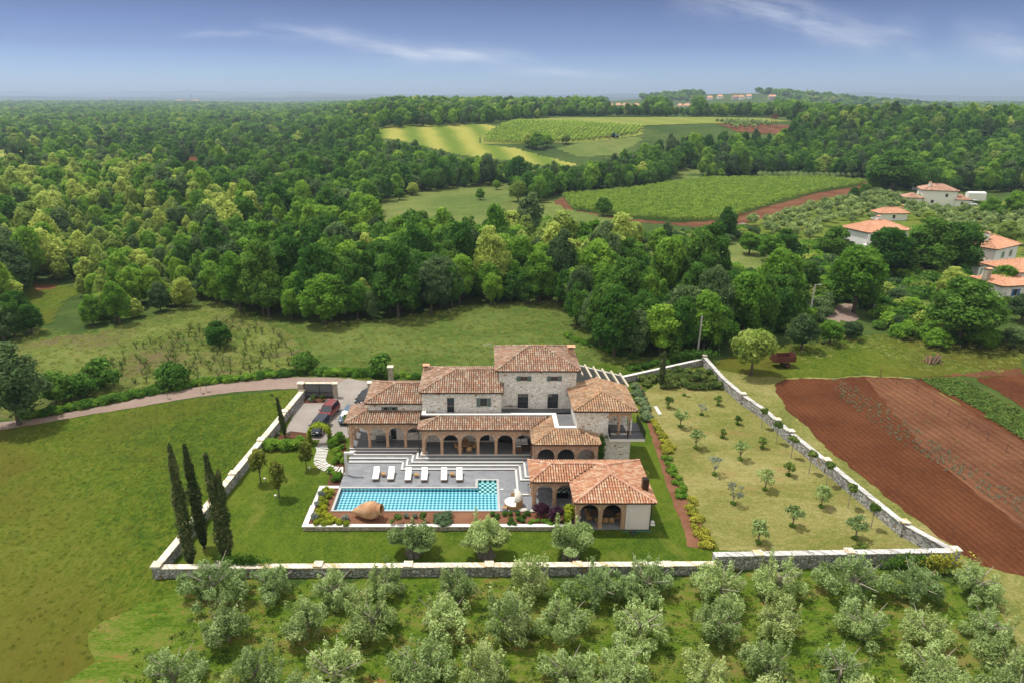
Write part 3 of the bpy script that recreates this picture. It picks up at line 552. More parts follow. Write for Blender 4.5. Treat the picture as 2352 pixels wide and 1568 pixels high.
def tiled_roof(parent, faces, caps, mat, eaves, thick=.10, name='roof', capmat=None, lod=False, gut=True, valleys=()):
    """faces: (polygon, eave edge); the deck below the tiles is solid"""
    mb = MB()
    for i, fc in enumerate(faces):
        P, e = fc[0], fc[1]; mb.face(P, 0); mb.face([(p[0],p[1],p[2]-thick) for p in reversed(P)], 0)
        for k in range(len(P)):
            a, b = P[k], P[(k+1)%len(P)]; mb.face([a, (a[0],a[1],a[2]-thick), (b[0],b[1],b[2]-thick), b], 0)
        if not lod: tile_face(mb, P, e, seed=i*13)
        else: tile_face(mb, P, e, w=.42, ln=.8, rad=.17, seed=i*13, seg=3)
    for a, b in caps: cap_line(mb, a, b, m=2)
    for a, b in valleys: mb.tube([(a[0],a[1],a[2]+.07),(b[0],b[1],b[2]+.07)], .11, 6, m=0)
    o = mb.build(name, ['under_tile', mat, capmat or mat], parent)
    if gut:
        g = MB()
        for a, b in eaves: g.tube([(a[0],a[1],a[2]-.06),(b[0],b[1],b[2]-.06)], .075, 6)
        g.build('gutter', 'gutter', o)
    return o
def hip(x0, x1, y0, y1, ze, zr, back=True):
    """faces of a plain hipped roof with its ridge along the longer side"""
    a, b, c, d = (x0,y0,ze),(x1,y0,ze),(x1,y1,ze),(x0,y1,ze); w, l = x1-x0, y1-y0
    if w >= l: R, Q = (x0+l/2,(y0+y1)/2,zr), (x1-l/2,(y0+y1)/2,zr); fs = [([a,b,Q,R],(0,1)), ([b,c,Q],(0,1)), ([c,d,R,Q],(0,1)), ([d,a,R],(0,1))]
    else: R, Q = ((x0+x1)/2,y0+w/2,zr), ((x0+x1)/2,y1-w/2,zr); fs = [([a,b,R],(0,1)), ([b,c,Q,R],(0,1)), ([c,d,Q],(0,1)), ([d,a,R,Q],(0,1))]
    caps = [(a,R),(d,R if w >= l else Q),(b,Q if w >= l else R),(c,Q),(R,Q)]
    return fs, caps, [(a,b),(b,c),(d,a)]
# ------------------------------------------------------------------ arcades and openings
def wall_panel(mb, o, d, n, th, x0, x1, z0, z1, holes, m=0):
    """upright wall along d from o, th thick against n, with rectangular holes (x0,x1,z0,z1)"""
    o, d, n = Vector(o), Vector(d), Vector(n)
    xs = sorted(set([x0,x1]+[h[0] for h in holes]+[h[1] for h in holes])); zs = sorted(set([z0,z1]+[h[2] for h in holes]+[h[3] for h in holes]))
    P = lambda x, z, t: o+d*x+Vector((0,0,z))-n*t
    for i in range(len(xs)-1):
        for j in range(len(zs)-1):
            cx, cz = (xs[i]+xs[i+1])/2, (zs[j]+zs[j+1])/2
            if any(h[0] < cx < h[1] and h[2] < cz < h[3] for h in holes): continue
            for t in (0, th): mb.face([P(xs[i],zs[j],t),P(xs[i+1],zs[j],t),P(xs[i+1],zs[j+1],t),P(xs[i],zs[j+1],t)], m)
    for h in holes:
        for (a, b) in (((h[0],h[2]),(h[1],h[2])),((h[1],h[2]),(h[1],h[3])),((h[1],h[3]),(h[0],h[3])),((h[0],h[3]),(h[0],h[2]))): mb.face([P(*a,0),P(*b,0),P(*b,th),P(*a,th)], m)
    for x in (x0, x1): mb.face([P(x,z0,0),P(x,z1,0),P(x,z1,th),P(x,z0,th)], m)
    mb.face([P(x0,z1,0),P(x1,z1,0),P(x1,z1,th),P(x0,z1,th)], m)
def arcade(parent, o, d, n, bay, cnt, z0, spring, ztop, cw=.34, th=.36, rise=None, ring=.27, cap=True, colname='column', skip_first=False, base=None):
    o, d, n = Vector(o), Vector(d).normalized(), Vector(n).normalized(); a = (bay-cw)/2; rise = rise or a; wl = MB(); rg = MB()
    P = lambda x, z, t: o+d*x+Vector((0,0,z))-n*t
    K = 14
    for i in range(cnt):
        c = (i+.5)*bay; pts = [(c-a*math.cos(math.pi*k/K), spring+rise*math.sin(math.pi*k/K)) for k in range(K+1)]
        for k in range(K):
            (xa,za),(xb,zb) = pts[k], pts[k+1]
            for t in (0, th): wl.face([P(xa,za,t),P(xb,zb,t),P(xb,ztop,t),P(xa,ztop,t)])
            wl.face([P(xa,za,0),P(xb,zb,0),P(xb,zb,th),P(xa,za,th)])
        V_ = 20
        for k in range(V_):
            t0, t1 = math.pi*(k+.08)/V_, math.pi*(k+.92)/V_; ra, rb = 1.0, (a+ring)/a; zb_ = (rise+ring)/rise
            q = lambda t, f, g, tt: P(c-a*f*math.cos(t), spring+rise*g*math.sin(t), tt)
            for tt in (-.025-.007*(i%2),): rg.face([q(t0,ra,1,tt),q(t1,ra,1,tt),q(t1,rb,zb_,tt),q(t0,rb,zb_,tt)], 0, random.Random(k*31+i).random()*1.6)
            rg.face([q(t0,ra,1,-.025),q(t1,ra,1,-.025),q(t1,ra,1,.0),q(t0,ra,1,.0)])
            rg.face([q(t0,rb,zb_,-.025),q(t1,rb,zb_,-.025),q(t1,rb,zb_,.0),q(t0,rb,zb_,.0)])
    for i in range(cnt+1):
        x = i*bay
        for t in (0, th): wl.face([P(x-cw/2,spring,t),P(x+cw/2,spring,t),P(x+cw/2,ztop,t),P(x-cw/2,ztop,t)])
    wl.face([P(-cw/2,ztop,0),P(cnt*bay+cw/2,ztop,0),P(cnt*bay+cw/2,ztop,th),P(-cw/2,ztop,th)])
    for x in (-cw/2, cnt*bay+cw/2): wl.face([P(x,spring,0),P(x,ztop,0),P(x,ztop,th),P(x,spring,th)])
    w = wl.build('arcade', 'brick', parent); rg.build('arch_ring', 'brick', w)
    for i in range(1 if skip_first else 0, cnt+1):
        c = MB(); x = i*bay; b = base if base is not None else z0
        def bx(x0,x1,t0,t1,za,zb): c.idx([P(x0,za,t0),P(x1,za,t0),P(x1,za,t1),P(x0,za,t1),P(x0,zb,t0),P(x1,zb,t0),P(x1,zb,t1),P(x0,zb,t1)], [(0,1,2,3),(4,5,6,7),(0,1,5,4),(1,2,6,5),(2,3,7,6),(3,0,4,7)])
        h = cw/2; ch = .07
        # octagonal brick shaft, plinth and capital
        pl = [(-h+ch,0),(h-ch,0),(h,ch),(h,th-ch),(h-ch,th),(-h+ch,th),(-h,th-ch),(-h,ch)]
        vs = [P(x+p,b,q) for p, q in pl]+[P(x+p,spring,q) for p, q in pl]; c.idx(vs, [(k,(k+1)%8,8+(k+1)%8,8+k) for k in range(8)])
        bx(x-h-.03,x+h+.03,-.03,th+.03,b,b+.16); bx(x-h-.045,x+h+.045,-.045,th+.045,spring-.10,spring-.002)
        c.build('column', 'brick', parent)
    return w
def window(parent, o, d, n, x0, x1, z0, z1, surround=.14, shut=None, bars=(1,2), frame_mat='frame', sill=True, name='window', lintel='trim_stone', shw=.45, open_=True):
    """frame set in its hole, with pane, stone surround and open shutters"""
    o, d, n = Vector(o), Vector(d), Vector(n); P = lambda x, z, t: o+d*x+Vector((0,0,z))-n*t
    def bx(mb, xa, xb, za, zb, ta, tb, m=0): mb.idx([P(xa,za,ta),P(xb,za,ta),P(xb,za,tb),P(xa,za,tb),P(xa,zb,ta),P(xb,zb,ta),P(xb,zb,tb),P(xa,zb,tb)], [(0,1,2,3),(4,5,6,7),(0,1,5,4),(1,2,6,5),(2,3,7,6),(3,0,4,7)], m)
    f = MB(); t = .16; w = .055
    bx(f,x0,x0+w,z0,z1,t-.04,t+.03); bx(f,x1-w,x1,z0,z1,t-.04,t+.03); bx(f,x0+w,x1-w,z0,z0+w,t-.04,t+.03); bx(f,x0+w,x1-w,z1-w,z1,t-.04,t+.03)
    nx, nz = bars
    for i in range(1, nx+1): xx = x0+(x1-x0)*i/(nx+1); bx(f,xx-.035,xx+.035,z0+w,z1-w,t-.035,t+.025)
    for j in range(1, nz): zz = z0+(z1-z0)*j/nz; bx(f,x0+w,x1-w,zz-.015,zz+.015,t-.02,t+.02)
    wn = f.build(name, frame_mat, parent)
    g = MB(); g.face([P(x0,z0,t+.01),P(x1,z0,t+.01),P(x1,z1,t+.01),P(x0,z1,t+.01)]); g.build('pane', 'pane', wn)
    if surround:
        s = MB(); q = surround; bx(s,x0-q,x0,z0-(q if sill else 0),z1+q,-.02,.05); bx(s,x1,x1+q,z0-(q if sill else 0),z1+q,-.02,.05); bx(s,x0,x1,z1,z1+q,-.02,.05)
        if sill: bx(s,x0,x1,z0-q,z0,-.05,.05)
        s.build('surround', lintel, wn)
    if shut:
        sw = shw
        for sd in (-1, 1):
            s = MB(); xa, xb = (x0-.02-sw, x0-.02) if sd < 0 else (x1+.02, x1+.02+sw)
            bx(s, xa, xb, z0-.03, z1+.03, -.075, -.03)
            for k in range(9): zz = z0+.05+(z1-z0-.1)*k/8; bx(s, xa+.05, xb-.05, zz-.02, zz+.01, -.09, -.07)
            s.build('shutter', shut, wn)
    return wn
# ------------------------------------------------------------------ terrace, steps, pool
def st(name, boxes, mat, kind='structure'):
    mb = MB()
    for b in boxes: mb.box(*b)
    return tag(mb.build(name, mat), kind=kind)
TZ = .5
st('terrace', [(-15.7,9.4,66.96,75.3,.0,TZ),(-15.7,-.43,65.28,66.96,.0,TZ),(1.69,9.4,60.85,66.96,.0,TZ),(-15.7,-15.43,60.85,65.28,.0,TZ),(-15.43,1.69,60.85,61.02,.0,TZ)], 'paving')
levels = [(.65,70.7,69.05,-9.3,3.85,63.7),(.80,71.3,69.6,-8.8,4.32,66.45),(.95,71.9,70.13,-8.22,4.87,66.85),(1.10,72.42,70.68,-7.68,5.45,67.25),(1.25,72.88,71.28,-7.17,5.90,67.62)]
xl = [-15.62,-15.68,-15.74,-15.8,-15.86]
for i, (z, yl, yr, xb, xr, yb) in enumerate(levels):
    P = [(xl[i],yl),(xb,yl),(xb,yr),(xr,yr),(xr,yb),(12.95,yb),(12.95,75.2),(xl[i],75.2)] if i < 4 else [(xl[i],yl),(xb,yl),(xb,yr),(xr,yr),(xr,yb),(13.1,yb),(13.1,80),(-16.0,80),(-16.0,yl)]
    if i == 0: P[5:7] = [(5.1,yb),(5.1,65.95),(12.95,65.95),(12.95,75.2)]
    mb = MB(); mb.prism(P, TZ-.02 if i == 0 else z-.16, z, 0, 1); tag(mb.build('step', ['slate_dark', 'paving' if i < 4 else 'floor_slate']), kind='structure')
    w = .20; mb = MB(); q = .012; zt = z+.005; zb = z-.045
    for (a, b, c, d) in ((xl[i], xb+q, yl-q, yl+w), (xb-w, xb+q, yr-q, yl-q) if False else (xb-q, xb+w, yr+w, yl-q), (xb-q, xr+q, yr-q, yr+w), (xr-q, xr+w, yb-q, yr-q), (xr+w, (5.1, 9.3, 9.3, 12.9, 12.9)[i], yb-q, yb+w)): mb.box(a, b, c, d, zb, zt)
    tag(mb.build('step_edge', 'white_stone' if i < 4 else 'trim_stone'), kind='structure')
pool = empty('swimming_pool', (-7,63,0), 'long turquoise swimming pool with diamond mosaic and square shallow end', 'swimming pool')
mb = MB(); pb = .06; x0,x1,y0,y1,xs,ys = -15.42,1.68,61.03,65.27,-.42,66.95
mb.face([(x0,y0,pb),(x1,y0,pb),(x1,y1,pb),(x0,y1,pb)]); mb.face([(x0,y1,pb),(xs,y1,pb),(xs,y1,TZ),(x0,y1,TZ)]); mb.face([(x0,y0,pb),(x0,y1,pb),(x0,y1,TZ),(x0,y0,TZ)]); mb.face([(x0,y0,pb),(x1,y0,pb),(x1,y0,TZ),(x0,y0,TZ)]); mb.face([(x1,y0,pb),(x1,ys,pb),(x1,ys,TZ),(x1,y0,TZ)])
o = mb.build('basin', 'pool_tile', pool)
mb = MB(); k = .34
for j in range(5): z = pb+.02+j*.045; mb.box(xs+.002,x1-.002,y1+j*k+.01-.5,ys-.002,z-.05,z)
mb.face([(xs,y1,pb),(xs,ys,pb),(xs,ys,TZ),(xs,y1,TZ)]); mb.face([(xs,ys-.003,pb),(x1,ys-.003,pb),(x1,ys-.003,TZ),(xs,ys-.003,TZ)]); mb.build('shallow_steps', 'spa_tile', pool)
mb = MB(); mb.face([(x0,y0,.44),(x1,y0,.44),(x1,ys,.44),(xs,ys,.44),(xs,y1,.44),(x0,y1,.44)]); mb.build('water', 'water', pool)
mb = MB(); c = .26
for b in ((x0-c,x1+c,y0-.19,y0),(x0-c,x0,y0,y1+c),(x0,xs,y1,y1+c),(xs-c,xs,y1+c,ys+c),(xs,x1+c,ys,ys+c),(x1,x1+c,y0,ys)): mb.box(*b,TZ-.05,TZ+.012)
mb.build('coping', 'coping_grey', pool)
for x in (-13.2,-9.5,-5.2): mb = MB(); mb.lathe([(0,0),(.09,0),(.09,.03),(.001,.03)], (x,65.25,.30), 10, axis=Matrix.Rotation(math.pi/2,3,'X').to_quaternion().to_euler() if False else Matrix.Rotation(math.pi/2,3,'X').to_euler()); mb.build('pool_lamp', 'lamp_glass', pool)
# planter round the pool
ngon_sheet('pool_bed', [(-17.5,58.4),(9.3,58.4),(9.3,60.86),(-15.66,60.86),(-15.66,65.6),(-17.5,65.6)], .40, 'bed_soil')
pw = empty('planter_wall', (-5,58.2,0), 'low stone planter wall with white coping round the pool bed', 'low wall')
mb = MB(); mb.box(-17.9,9.3,58.12,58.45,0,.47); mb.box(-17.9,-17.5,58.45,65.5,0,.47); mb.box(-17.5,-15.72,65.32,65.6,0,.47); mb.build('wall', 'rubble_warm', pw)
mb = MB(); mb.box(-18.0,9.3,58.04,58.52,.47,.55); mb.box(-18.0,-17.45,58.52,61.9,.47,.55); mb.box(-17.9,-17.5,61.9,65.2,.47,.55); mb.box(-17.9,-15.72,65.2,65.7,.47,.55); mb.build('coping', 'white_stone', pw)
# ------------------------------------------------------------------ villa
V_ = empty('stone_villa', (0,78,0), 'large stone villa with terracotta roofs, square tower and arched brick porticoes behind the pool', 'villa')
X, NY = (1,0,0), (0,-1,0)
mb = MB(); o = (0,76.1,0)
wins = [(4.69,5.57,8.71,9.28),(8.37,9.25,8.71,9.28)]; doors = [(4.41,5.70,5.02,6.99),(8.07,9.36,5.02,6.99)]
wall_panel(mb, o, X, NY, .4, 2.1, 11.45, 0, 10.12, wins+doors)
mb.box(2.1,2.5,76.5,83.7,0,10.1); mb.box(11.05,11.45,76.5,83.7,0,10.1); mb.box(2.5,11.05,83.3,83.7,0,10.1); mb.build('wall', 'stone', V_)
for w in wins: window(V_, o, X, NY, *w, .10, 'shutter', (0,1), shw=.42)
for w in doors: window(V_, o, X, NY, *w, .22, None, (1,4), sill=False, name='door')
mb = MB(); o = (0,74.6,0); ws = [(-4.13,-3.29,5.15,7.13),(-.17,.68,6.03,7.09)]; lows = [(-4.7,-3.0,1.4,3.2),(-.45,.95,1.4,3.2)]
wall_panel(mb, o, X, NY, .4, -7.1, 2.38, 0, 7.95, ws+lows+[(2.0,2.38,1.25,3.6)]); wall_panel(mb, o, X, NY, .4, 2.38, 11.0, 0, 5.0, [(2.38,5.2,1.25,3.6),(6.6,8.9,1.25,3.5)])
mb.box(-7.1,-6.7,75.0,82.3,0,7.9); mb.box(1.98,2.38,75.0,76.1,3.6,7.9); mb.box(-6.7,2.1,81.9,82.3,0,7.9); mb.build('wall', 'stone', V_)
window(V_, o, X, NY, *ws[0], .16, None, (0,2), sill=False); window(V_, o, X, NY, *ws[1], .10, 'shutter', (1,2), shw=.40)
for w in lows: window(V_, o, X, NY, *w, .12, None, (1,2))
mb = MB(); o = (0,75.1,0); ws = [(-11.86,-11.40,5.27,5.72),(-10.86,-10.40,5.27,5.72)]; lows = [(-11.15,-10.45,1.3,3.3),(-8.75,-8.0,2.3,3.4)]
wall_panel(mb, o, X, NY, .4, -13.8, -7.1, 0, 6.3, ws+lows); mb.box(-13.8,-13.4,75.5,81.2,0,6.3); mb.box(-13.4,-7.1,80.8,81.2,0,6.3); mb.build('wall', 'stone', V_)
for w in ws: window(V_, o, X, NY, *w, .06, 'shutter', (0,1), shw=.22)
window(V_, o, X, NY, *lows[0], .12, None, (0,1), sill=False, name='door'); window(V_, o, X, NY, *lows[1], .08, 'shutter', (1,1), shw=.3)
# right wing with corner loggia
mb = MB(); o = (0,70.1,0); wall_panel(mb, o, X, NY, .4, 10.85, 14.45, 0, 7.62, []); wall_panel(mb, o, X, NY, .4, 14.45, 17.15, 0, 4.56, [])
mb.box(10.85,11.25,70.5,76.8,0,7.6); mb.box(16.75,17.15,70.5,76.8,0,4.56); mb.box(16.75,17.15,72.6,76.8,4.56,7.6); mb.box(11.25,16.75,76.4,76.8,0,7.6); mb.box(14.45,16.75,72.6,72.9,4.56,7.5); mb.box(14.25,14.45,70.5,72.6,4.56,7.5)
mb.box(16.78,17.15,70.1,70.48,4.56,6.5); mb.box(11.3,16.7,70.6,76.3,4.4,4.56); mb.box(14.45,17.1,70.1,72.6,7.3,7.55); mb.build('wall', 'stone', V_)
arcade(V_, (14.57,70.1,0), X, NY, 1.15, 2, 4.58, 6.50, 7.3, cw=.26, th=.34, ring=.24, skip_first=True)
window(V_, (0,72.6,0), X, NY, 15.0, 15.6, 4.7, 6.6, None, None, (0,1), sill=False, name='door')
mb = MB(); mb.box(10.85,17.2,70.02,70.1,0,.35); mb.face([(17.15,70.1,0),(17.7,69.9,0),(17.15,70.1,1.4)]); mb.build('plinth', 'trim_stone', V_)
bal = MB(); bal.box(14.5,18.5,68.92,70.02,4.30,4.58); bal.box(17.17,18.5,70.02,73.2,4.30,4.58); ob = bal.build('balcony', 'white_stone', V_)
mb = MB(); mb.box(14.55,18.45,68.97,70.0,4.585,4.60); mb.box(17.2,18.45,70.0,73.15,4.585,4.60); mb.box(14.5,16.7,70.5,72.6,4.57,4.59); mb.build('balcony_floor', 'floor_slate', ob)
mb = MB(); pts = [((14.55,69.97),(14.55,68.97)),((14.55,68.97),(18.45,68.97)),((18.45,68.97),(18.45,73.15))]
for a, b in pts:
    for z in (4.70,5.48,5.58): mb.obox(a, b, .035, z, z+.035)
    n = int(math.dist(a,b)/.13)
    for i in range(n+1): x = a[0]+(b[0]-a[0])*i/n; y = a[1]+(b[1]-a[1])*i/n; mb.box(x-.011,x+.011,y-.011,y+.011,4.6,5.5)
for x, y in ((14.55,68.97),(16.5,68.97),(18.45,68.97),(18.45,71.0),(18.45,73.15)): mb.box(x-.035,x+.035,y-.035,y+.035,4.6,5.66)
mb.build('railing', 'iron', ob)
# terrace roof, parapet and small rail
mb = MB(); mb.box(-7.0,10.85,73.6,76.1,4.85,5.0); mb.box(8.5,10.85,70.2,73.6,4.85,5.0); mb.box(-6.7,2.4,74.7,76.0,4.9,5.0); mb.build('roof_terrace', 'floor_slate', V_)
mb = MB(); mb.box(-7.05,8.8,73.55,73.9,4.8,5.38); mb.box(-7.05,-6.75,73.9,74.6,4.8,5.38); mb.box(8.45,8.8,70.15,73.55,4.8,5.38); mb.box(8.8,10.85,70.15,70.45,4.8,5.38); pp = mb.build('parapet', 'stone', V_)
mb = MB(); mb.box(-7.15,8.9,73.47,73.97,5.38,5.46); mb.box(-7.15,-6.65,73.97,74.6,5.38,5.46); mb.box(8.37,8.9,70.07,73.47,5.38,5.46); mb.box(8.9,10.85,70.07,70.53,5.38,5.46); mb.build('parapet_coping', 'white_trim', pp)
mb = MB(); mb.obox((2.75,75.2),(4.4,75.2),.04,5.75,5.80)
for i in range(14): x = 2.75+i*.127; mb.box(x-.012,x+.012,75.19,75.21,5.0,5.78)
mb.build('railing', 'iron', V_)
# roofs
fs, cp, ev = hip(1.7,11.87,75.7,84.0,10.10,11.72); tiled_roof(V_, fs, cp, 'old_tile', ev)
a,b,r1,r2 = (-7.42,74.25,7.92),(2.65,74.25,7.92),(-3.25,78.38,9.16),(2.1,78.38,9.16); c = (-7.42,82.5,7.92)
tiled_roof(V_, [([a,b,(2.65,76.08,8.47),(2.1,76.08,8.47),r2,r1],(0,1)),([c,a,r1],(0,1)),([(2.1,82.5,7.92),c,r1,r2],(0,1))], [(a,r1),(c,r1),(r1,r2)], 'old_tile', [(a,b),(c,a)])
a,b,r1,r2,c = (-14.07,74.75,6.30),(-7.11,74.75,6.30),(-10.66,78.15,7.42),(-7.11,78.15,7.42),(-14.07,81.5,6.3)
tiled_roof(V_, [([a,b,r2,r1],(0,1)),([c,a,r1],(0,1)),([(-7.11,81.5,6.3),c,r1,r2],(0,1))], [(a,r1),(c,r1),(r1,r2)], 'old_tile', [(a,b),(c,a)])
a,b,c,d,ap,bk = (10.42,69.75,7.64),(17.6,69.75,7.64),(17.6,77.0,7.64),(10.42,77.0,7.64),(14.0,72.7,8.68),(14.05,77.0,8.68)
tiled_roof(V_, [([a,b,ap],(0,1)),([b,c,bk,ap],(0,1)),([d,a,ap,bk],(0,1))], [(a,ap),(b,ap),(ap,bk)], 'worn_tile', [(a,b),(b,c),(d,a)])
mb = MB(); mb.face([(10.85,76.8,7.6),(17.15,76.8,7.6),(14.0,76.8,8.6)]); mb.build('gable', 'stone', V_)
e1, t1 = 4.62, 5.22
a,b,r1,r2,c = (-7.38,71.1,e1),(5.66,71.1,e1),(-4.98,73.5,t1),(8.06,73.5,t1),(-7.38,73.5,e1)
tiled_roof(V_, [([a,b,r2,r1],(0,1)),([c,a,r1],(0,1))], [(a,r1)], 'old_tile', [(a,b),(c,a)])
a,b,c,d = (5.66,67.5,e1),(13.25,67.5,e1),(11.2,70.12,t1),(8.38,70.12,t1)
tiled_roof(V_, [([(5.66,71.1,e1),a,d,(8.38,73.5,t1),(8.06,73.5,t1)],(0,1)),([a,b,c,d],(0,1)),([b,(13.25,70.08,e1),c],(0,1))], [(a,d),(b,c)], 'worn_tile', [(a,b),((5.66,71.1,e1),a),(b,(13.25,70.08,e1))], valleys=[((5.66,71.1,e1),(8.06,73.5,t1))])
a,b,r1,r2,c,d = (-16.22,72.8,e1),(-7.4,72.8,e1),(-13.86,75.08,t1),(-7.4,75.08,t1),(-16.22,77.7,e1),(-13.86,77.7,t1)
tiled_roof(V_, [([a,b,r2,r1],(0,1)),([c,a,r1,d],(0,1))], [(a,r1)], 'old_tile', [(a,b),(c,a)])
mb = MB(); mb.box(-7.35,-4.9,73.42,73.55,4.6,5.25); mb.build('flashing', 'gutter', V_)
# porticoes: brick arches on brick columns
arcade(V_, (-6.8,71.5,0), X, NY, 2.13, 6, 1.25, 2.92, 4.6)
arcade(V_, (-15.65,73.25,0), X, NY, 2.17, 4, 1.25, 2.92, 4.6)
arcade(V_, (-15.82,77.4,0), (0,-1,0), (-1,0,0), 2.05, 2, 1.25, 2.92, 4.6, skip_first=False)
arcade(V_, (6.12,67.9,0), X, NY, 2.26, 3, 1.25, 2.95, 4.6)
arcade(V_, (5.95,71.4,0), (0,-1,0), (-1,0,0), 1.66, 2, 1.25, 2.95, 4.6)
mb = MB(); mb.box(12.75,13.05,68.2,70.1,1.25,4.6); mb.build('wall', 'brick', V_); mb = MB(); mb.box(-6.98,-6.62,71.87,73.3,2.92,4.6); mb.box(-6.98,-6.62,73.0,73.3,1.25,2.92); mb.build('wall', 'brick', V_)
mb = MB(); mb.box(-7.1,5.8,71.9,74.6,4.52,4.6); mb.box(-15.8,-7.1,73.6,75.1,4.52,4.6); mb.box(-15.8,-13.8,75.1,77.5,4.52,4.6); mb.box(5.96,12.9,68.26,73,4.52,4.6); mb.build('ceiling', 'plaster', V_)
def chimney(parent, x, y, z0, z1, w, capmat='orange_tile', body='brick'):
    mb = MB(); mb.box(x-w/2,x+w/2,y-w/2,y+w/2,z0,z1-.35); mb.box(x-w/2-.05,x+w/2+.05,y-w/2-.05,y+w/2+.05,z1-.42,z1-.35)
    for sx in (-1,1):
        for sy in (-1,1): mb.box(x+sx*(w/2-.05)-.05,x+sx*(w/2-.05)+.05,y+sy*(w/2-.05)-.05,y+sy*(w/2-.05)+.05,z1-.35,z1-.12)
    o = mb.build('chimney', body, parent); mb = MB(); h = w/2+.12; mb.idx([(x-h,y-h,z1-.12),(x+h,y-h,z1-.12),(x+h,y+h,z1-.12),(x-h,y+h,z1-.12),(x-h,y,z1+.06),(x+h,y,z1+.06)], [(0,1,5,4),(2,3,4,5),(0,4,3),(1,2,5),(0,3,2,1)]); mb.build('chimney_cap', capmat, o)
chimney(V_, -7.05, 81.0, 7.3, 8.95, .62); chimney(V_, 11.25, 80.6, 9.6, 11.62, .78)
mb = MB(); mb.tube([(1.2,83.9,8.6),(1.2,83.9,10.9)],.025); mb.tube([(.2,83.9,10.4),(1.4,83.9,10.7)],.02)
for i in range(7): x = .25+i*.16; mb.tube([(x,83.6,10.42+i*.04),(x,84.2,10.42+i*.04)],.012,4)
mb.build('antenna', 'antenna', V_)
for x in (5.82,-7.28): mb = MB(); mb.tube([(x,71.0,1.3),(x,71.0,4.6)],.05); mb.build('downpipe', 'gutter', V_)
# pergola of pale beams behind the right wing
pg = empty('pergola', (14,84,0), 'pale beamed pergola against a grey wall behind the right wing', 'pergola')
mb = MB(); A0, A1 = (12.2,85.3), (18.3,82.0); mb.obox(A0, A1, .2, 0, (7.2,6.8)); mb.build('screen', 'louvre', pg)
mb = MB(); mb.obox(A0, A1, .3, (7.2,6.8), (7.3,6.9)); mb.build('rail', 'concrete', pg)
for i in range(6): t = .08+i*.175; x = A0[0]+(A1[0]-A0[0])*t; y = A0[1]+(A1[1]-A0[1])*t; z = 7.3-.4*t; mb = MB(); mb.obox((x,y+.3),(x+.35,y-3.7),.2,(z,z-.15),(z+.25,z+.1)); mb.build('beam', 'pale_wood', pg)
# ------------------------------------------------------------------ pool house
K = empty('pool_house', (12,61,0), 'open brick pool house with hipped orange tile roof and a grey plastered corner', 'pool house')
e = 3.55; P0=(5.1,61.5,e); P1=(9.12,61.5,e); P2=(9.12,57.6,e); P3=(17.12,57.6,e); P4=(17.2,65.9,e); P5=(5.1,65.9,e); A=(7.35,63.68,4.36); VV=(12.12,63.68,4.36); B=(13.15,62.87,4.64); C=(13.15,61.1,4.64)
tiled_roof(K, [([P5,P0,A],(0,1)),([P0,P1,VV,A],(0,1)),([P1,P2,C,B,VV],(0,1)),([P2,P3,C],(0,1)),([P3,P4,B,C],(0,1)),([P4,P5,A,VV,B],(0,1))], [(P0,A),(P5,A),(A,VV),(VV,B),(B,P4),(B,C),(C,P2),(C,P3)], 'new_tile', [(P0,P1),(P1,P2),(P2,P3),(P3,P4)], capmat='patch_tile', valleys=[(P1,VV)])
arcade(K, (9.62,58.35,0), X, NY, 2.28, 2, .12, 2.0, 3.5, cw=.42, th=.4, ring=.28)
arcade(K, (5.55,61.85,0), X, NY, 2.10, 2, .5, 2.15, 3.5, cw=.42, th=.4, ring=.28)
arcade(K, (5.32,65.6,0), (0,-1,0), (-1,0,0), 1.75, 2, .5, 2.15, 3.5, cw=.42, th=.36)
arcade(K, (9.4,61.6,0), (0,-1,0), (-1,0,0), 1.55, 2, .12, 2.0, 3.5, cw=.42, th=.36)
mb = MB(); mb.box(14.42,16.86,58.35,58.7,0,3.5); mb.box(16.5,16.86,58.7,65.6,0,3.5); mb.box(9.6,16.5,65.3,65.6,.0,3.5); mb.box(5.9,9.6,65.35,65.6,.5,1.3); mb.build('wall', 'plaster', K)
mb = MB(); mb.box(9.3,14.5,58.3,61.9,0,.12); mb.box(5.2,16.5,61.9,65.6,.45,.505); mb.build('floor', 'paving', K)
mb = MB(); mb.box(16.15,16.75,59.45,60.05,3.6,5.05); o = mb.build('chimney', 'gutter', K); mb = MB(); mb.box(16.24,16.66,59.54,59.96,5.051,5.06); mb.build('flue_opening', 'rubber', o)
mb = MB(); mb.box(14.62,15.02,58.27,58.35,2.0,2.28); mb.tube([(14.8,58.31,2.0),(14.78,58.31,.3)],.02); mb.build('meter_box', 'white_trim', K)
mb = MB(); mb.tube([(16.9,58.3,.05),(16.9,58.3,3.5)],.05); mb.build('downpipe', 'gutter', K)
# ------------------------------------------------------------------ boundary walls
def wall_run(name, pts, w, h, mat, capmat, label, pillars, ph=1.55, pw=.75, capw=None, pcap='cap_stone', z=0, caph=.08):
    o = empty(name, (pts[0][0], pts[0][1], 0), label, 'stone wall'); capw = capw or w+.12
    mb = MB(); cp = MB()
    for a, b in zip(pts[:-1], pts[1:]): mb.obox(a, b, w, z, z+h); cp.obox(a, b, capw, z+h, z+h+caph)
    mb.build('wall', mat, o); cp.build('coping', capmat, o)
    for (x, y) in pillars:
        p = MB(); q = pw/2; p.box(x-q,x+q,y-q,y+q,z,z+ph); pl = p.build('pillar', mat, o)
        c = MB(); q = pw/2+.1; c.box(x-q,x+q,y-q,y+q,z+ph,z+ph+.10); c.build('pillar_cap', pcap, pl)
    return o
def on_line(a, b, t): return (a[0]+(b[0]-a[0])*t, a[1]+(b[1]-a[1])*t)
F0, F1 = (-29.3,51.2), (21.3,51.65)
fp = [G(x, 1309, 1.25)[0] for x in (492,725,935,1124,1330,1540)]
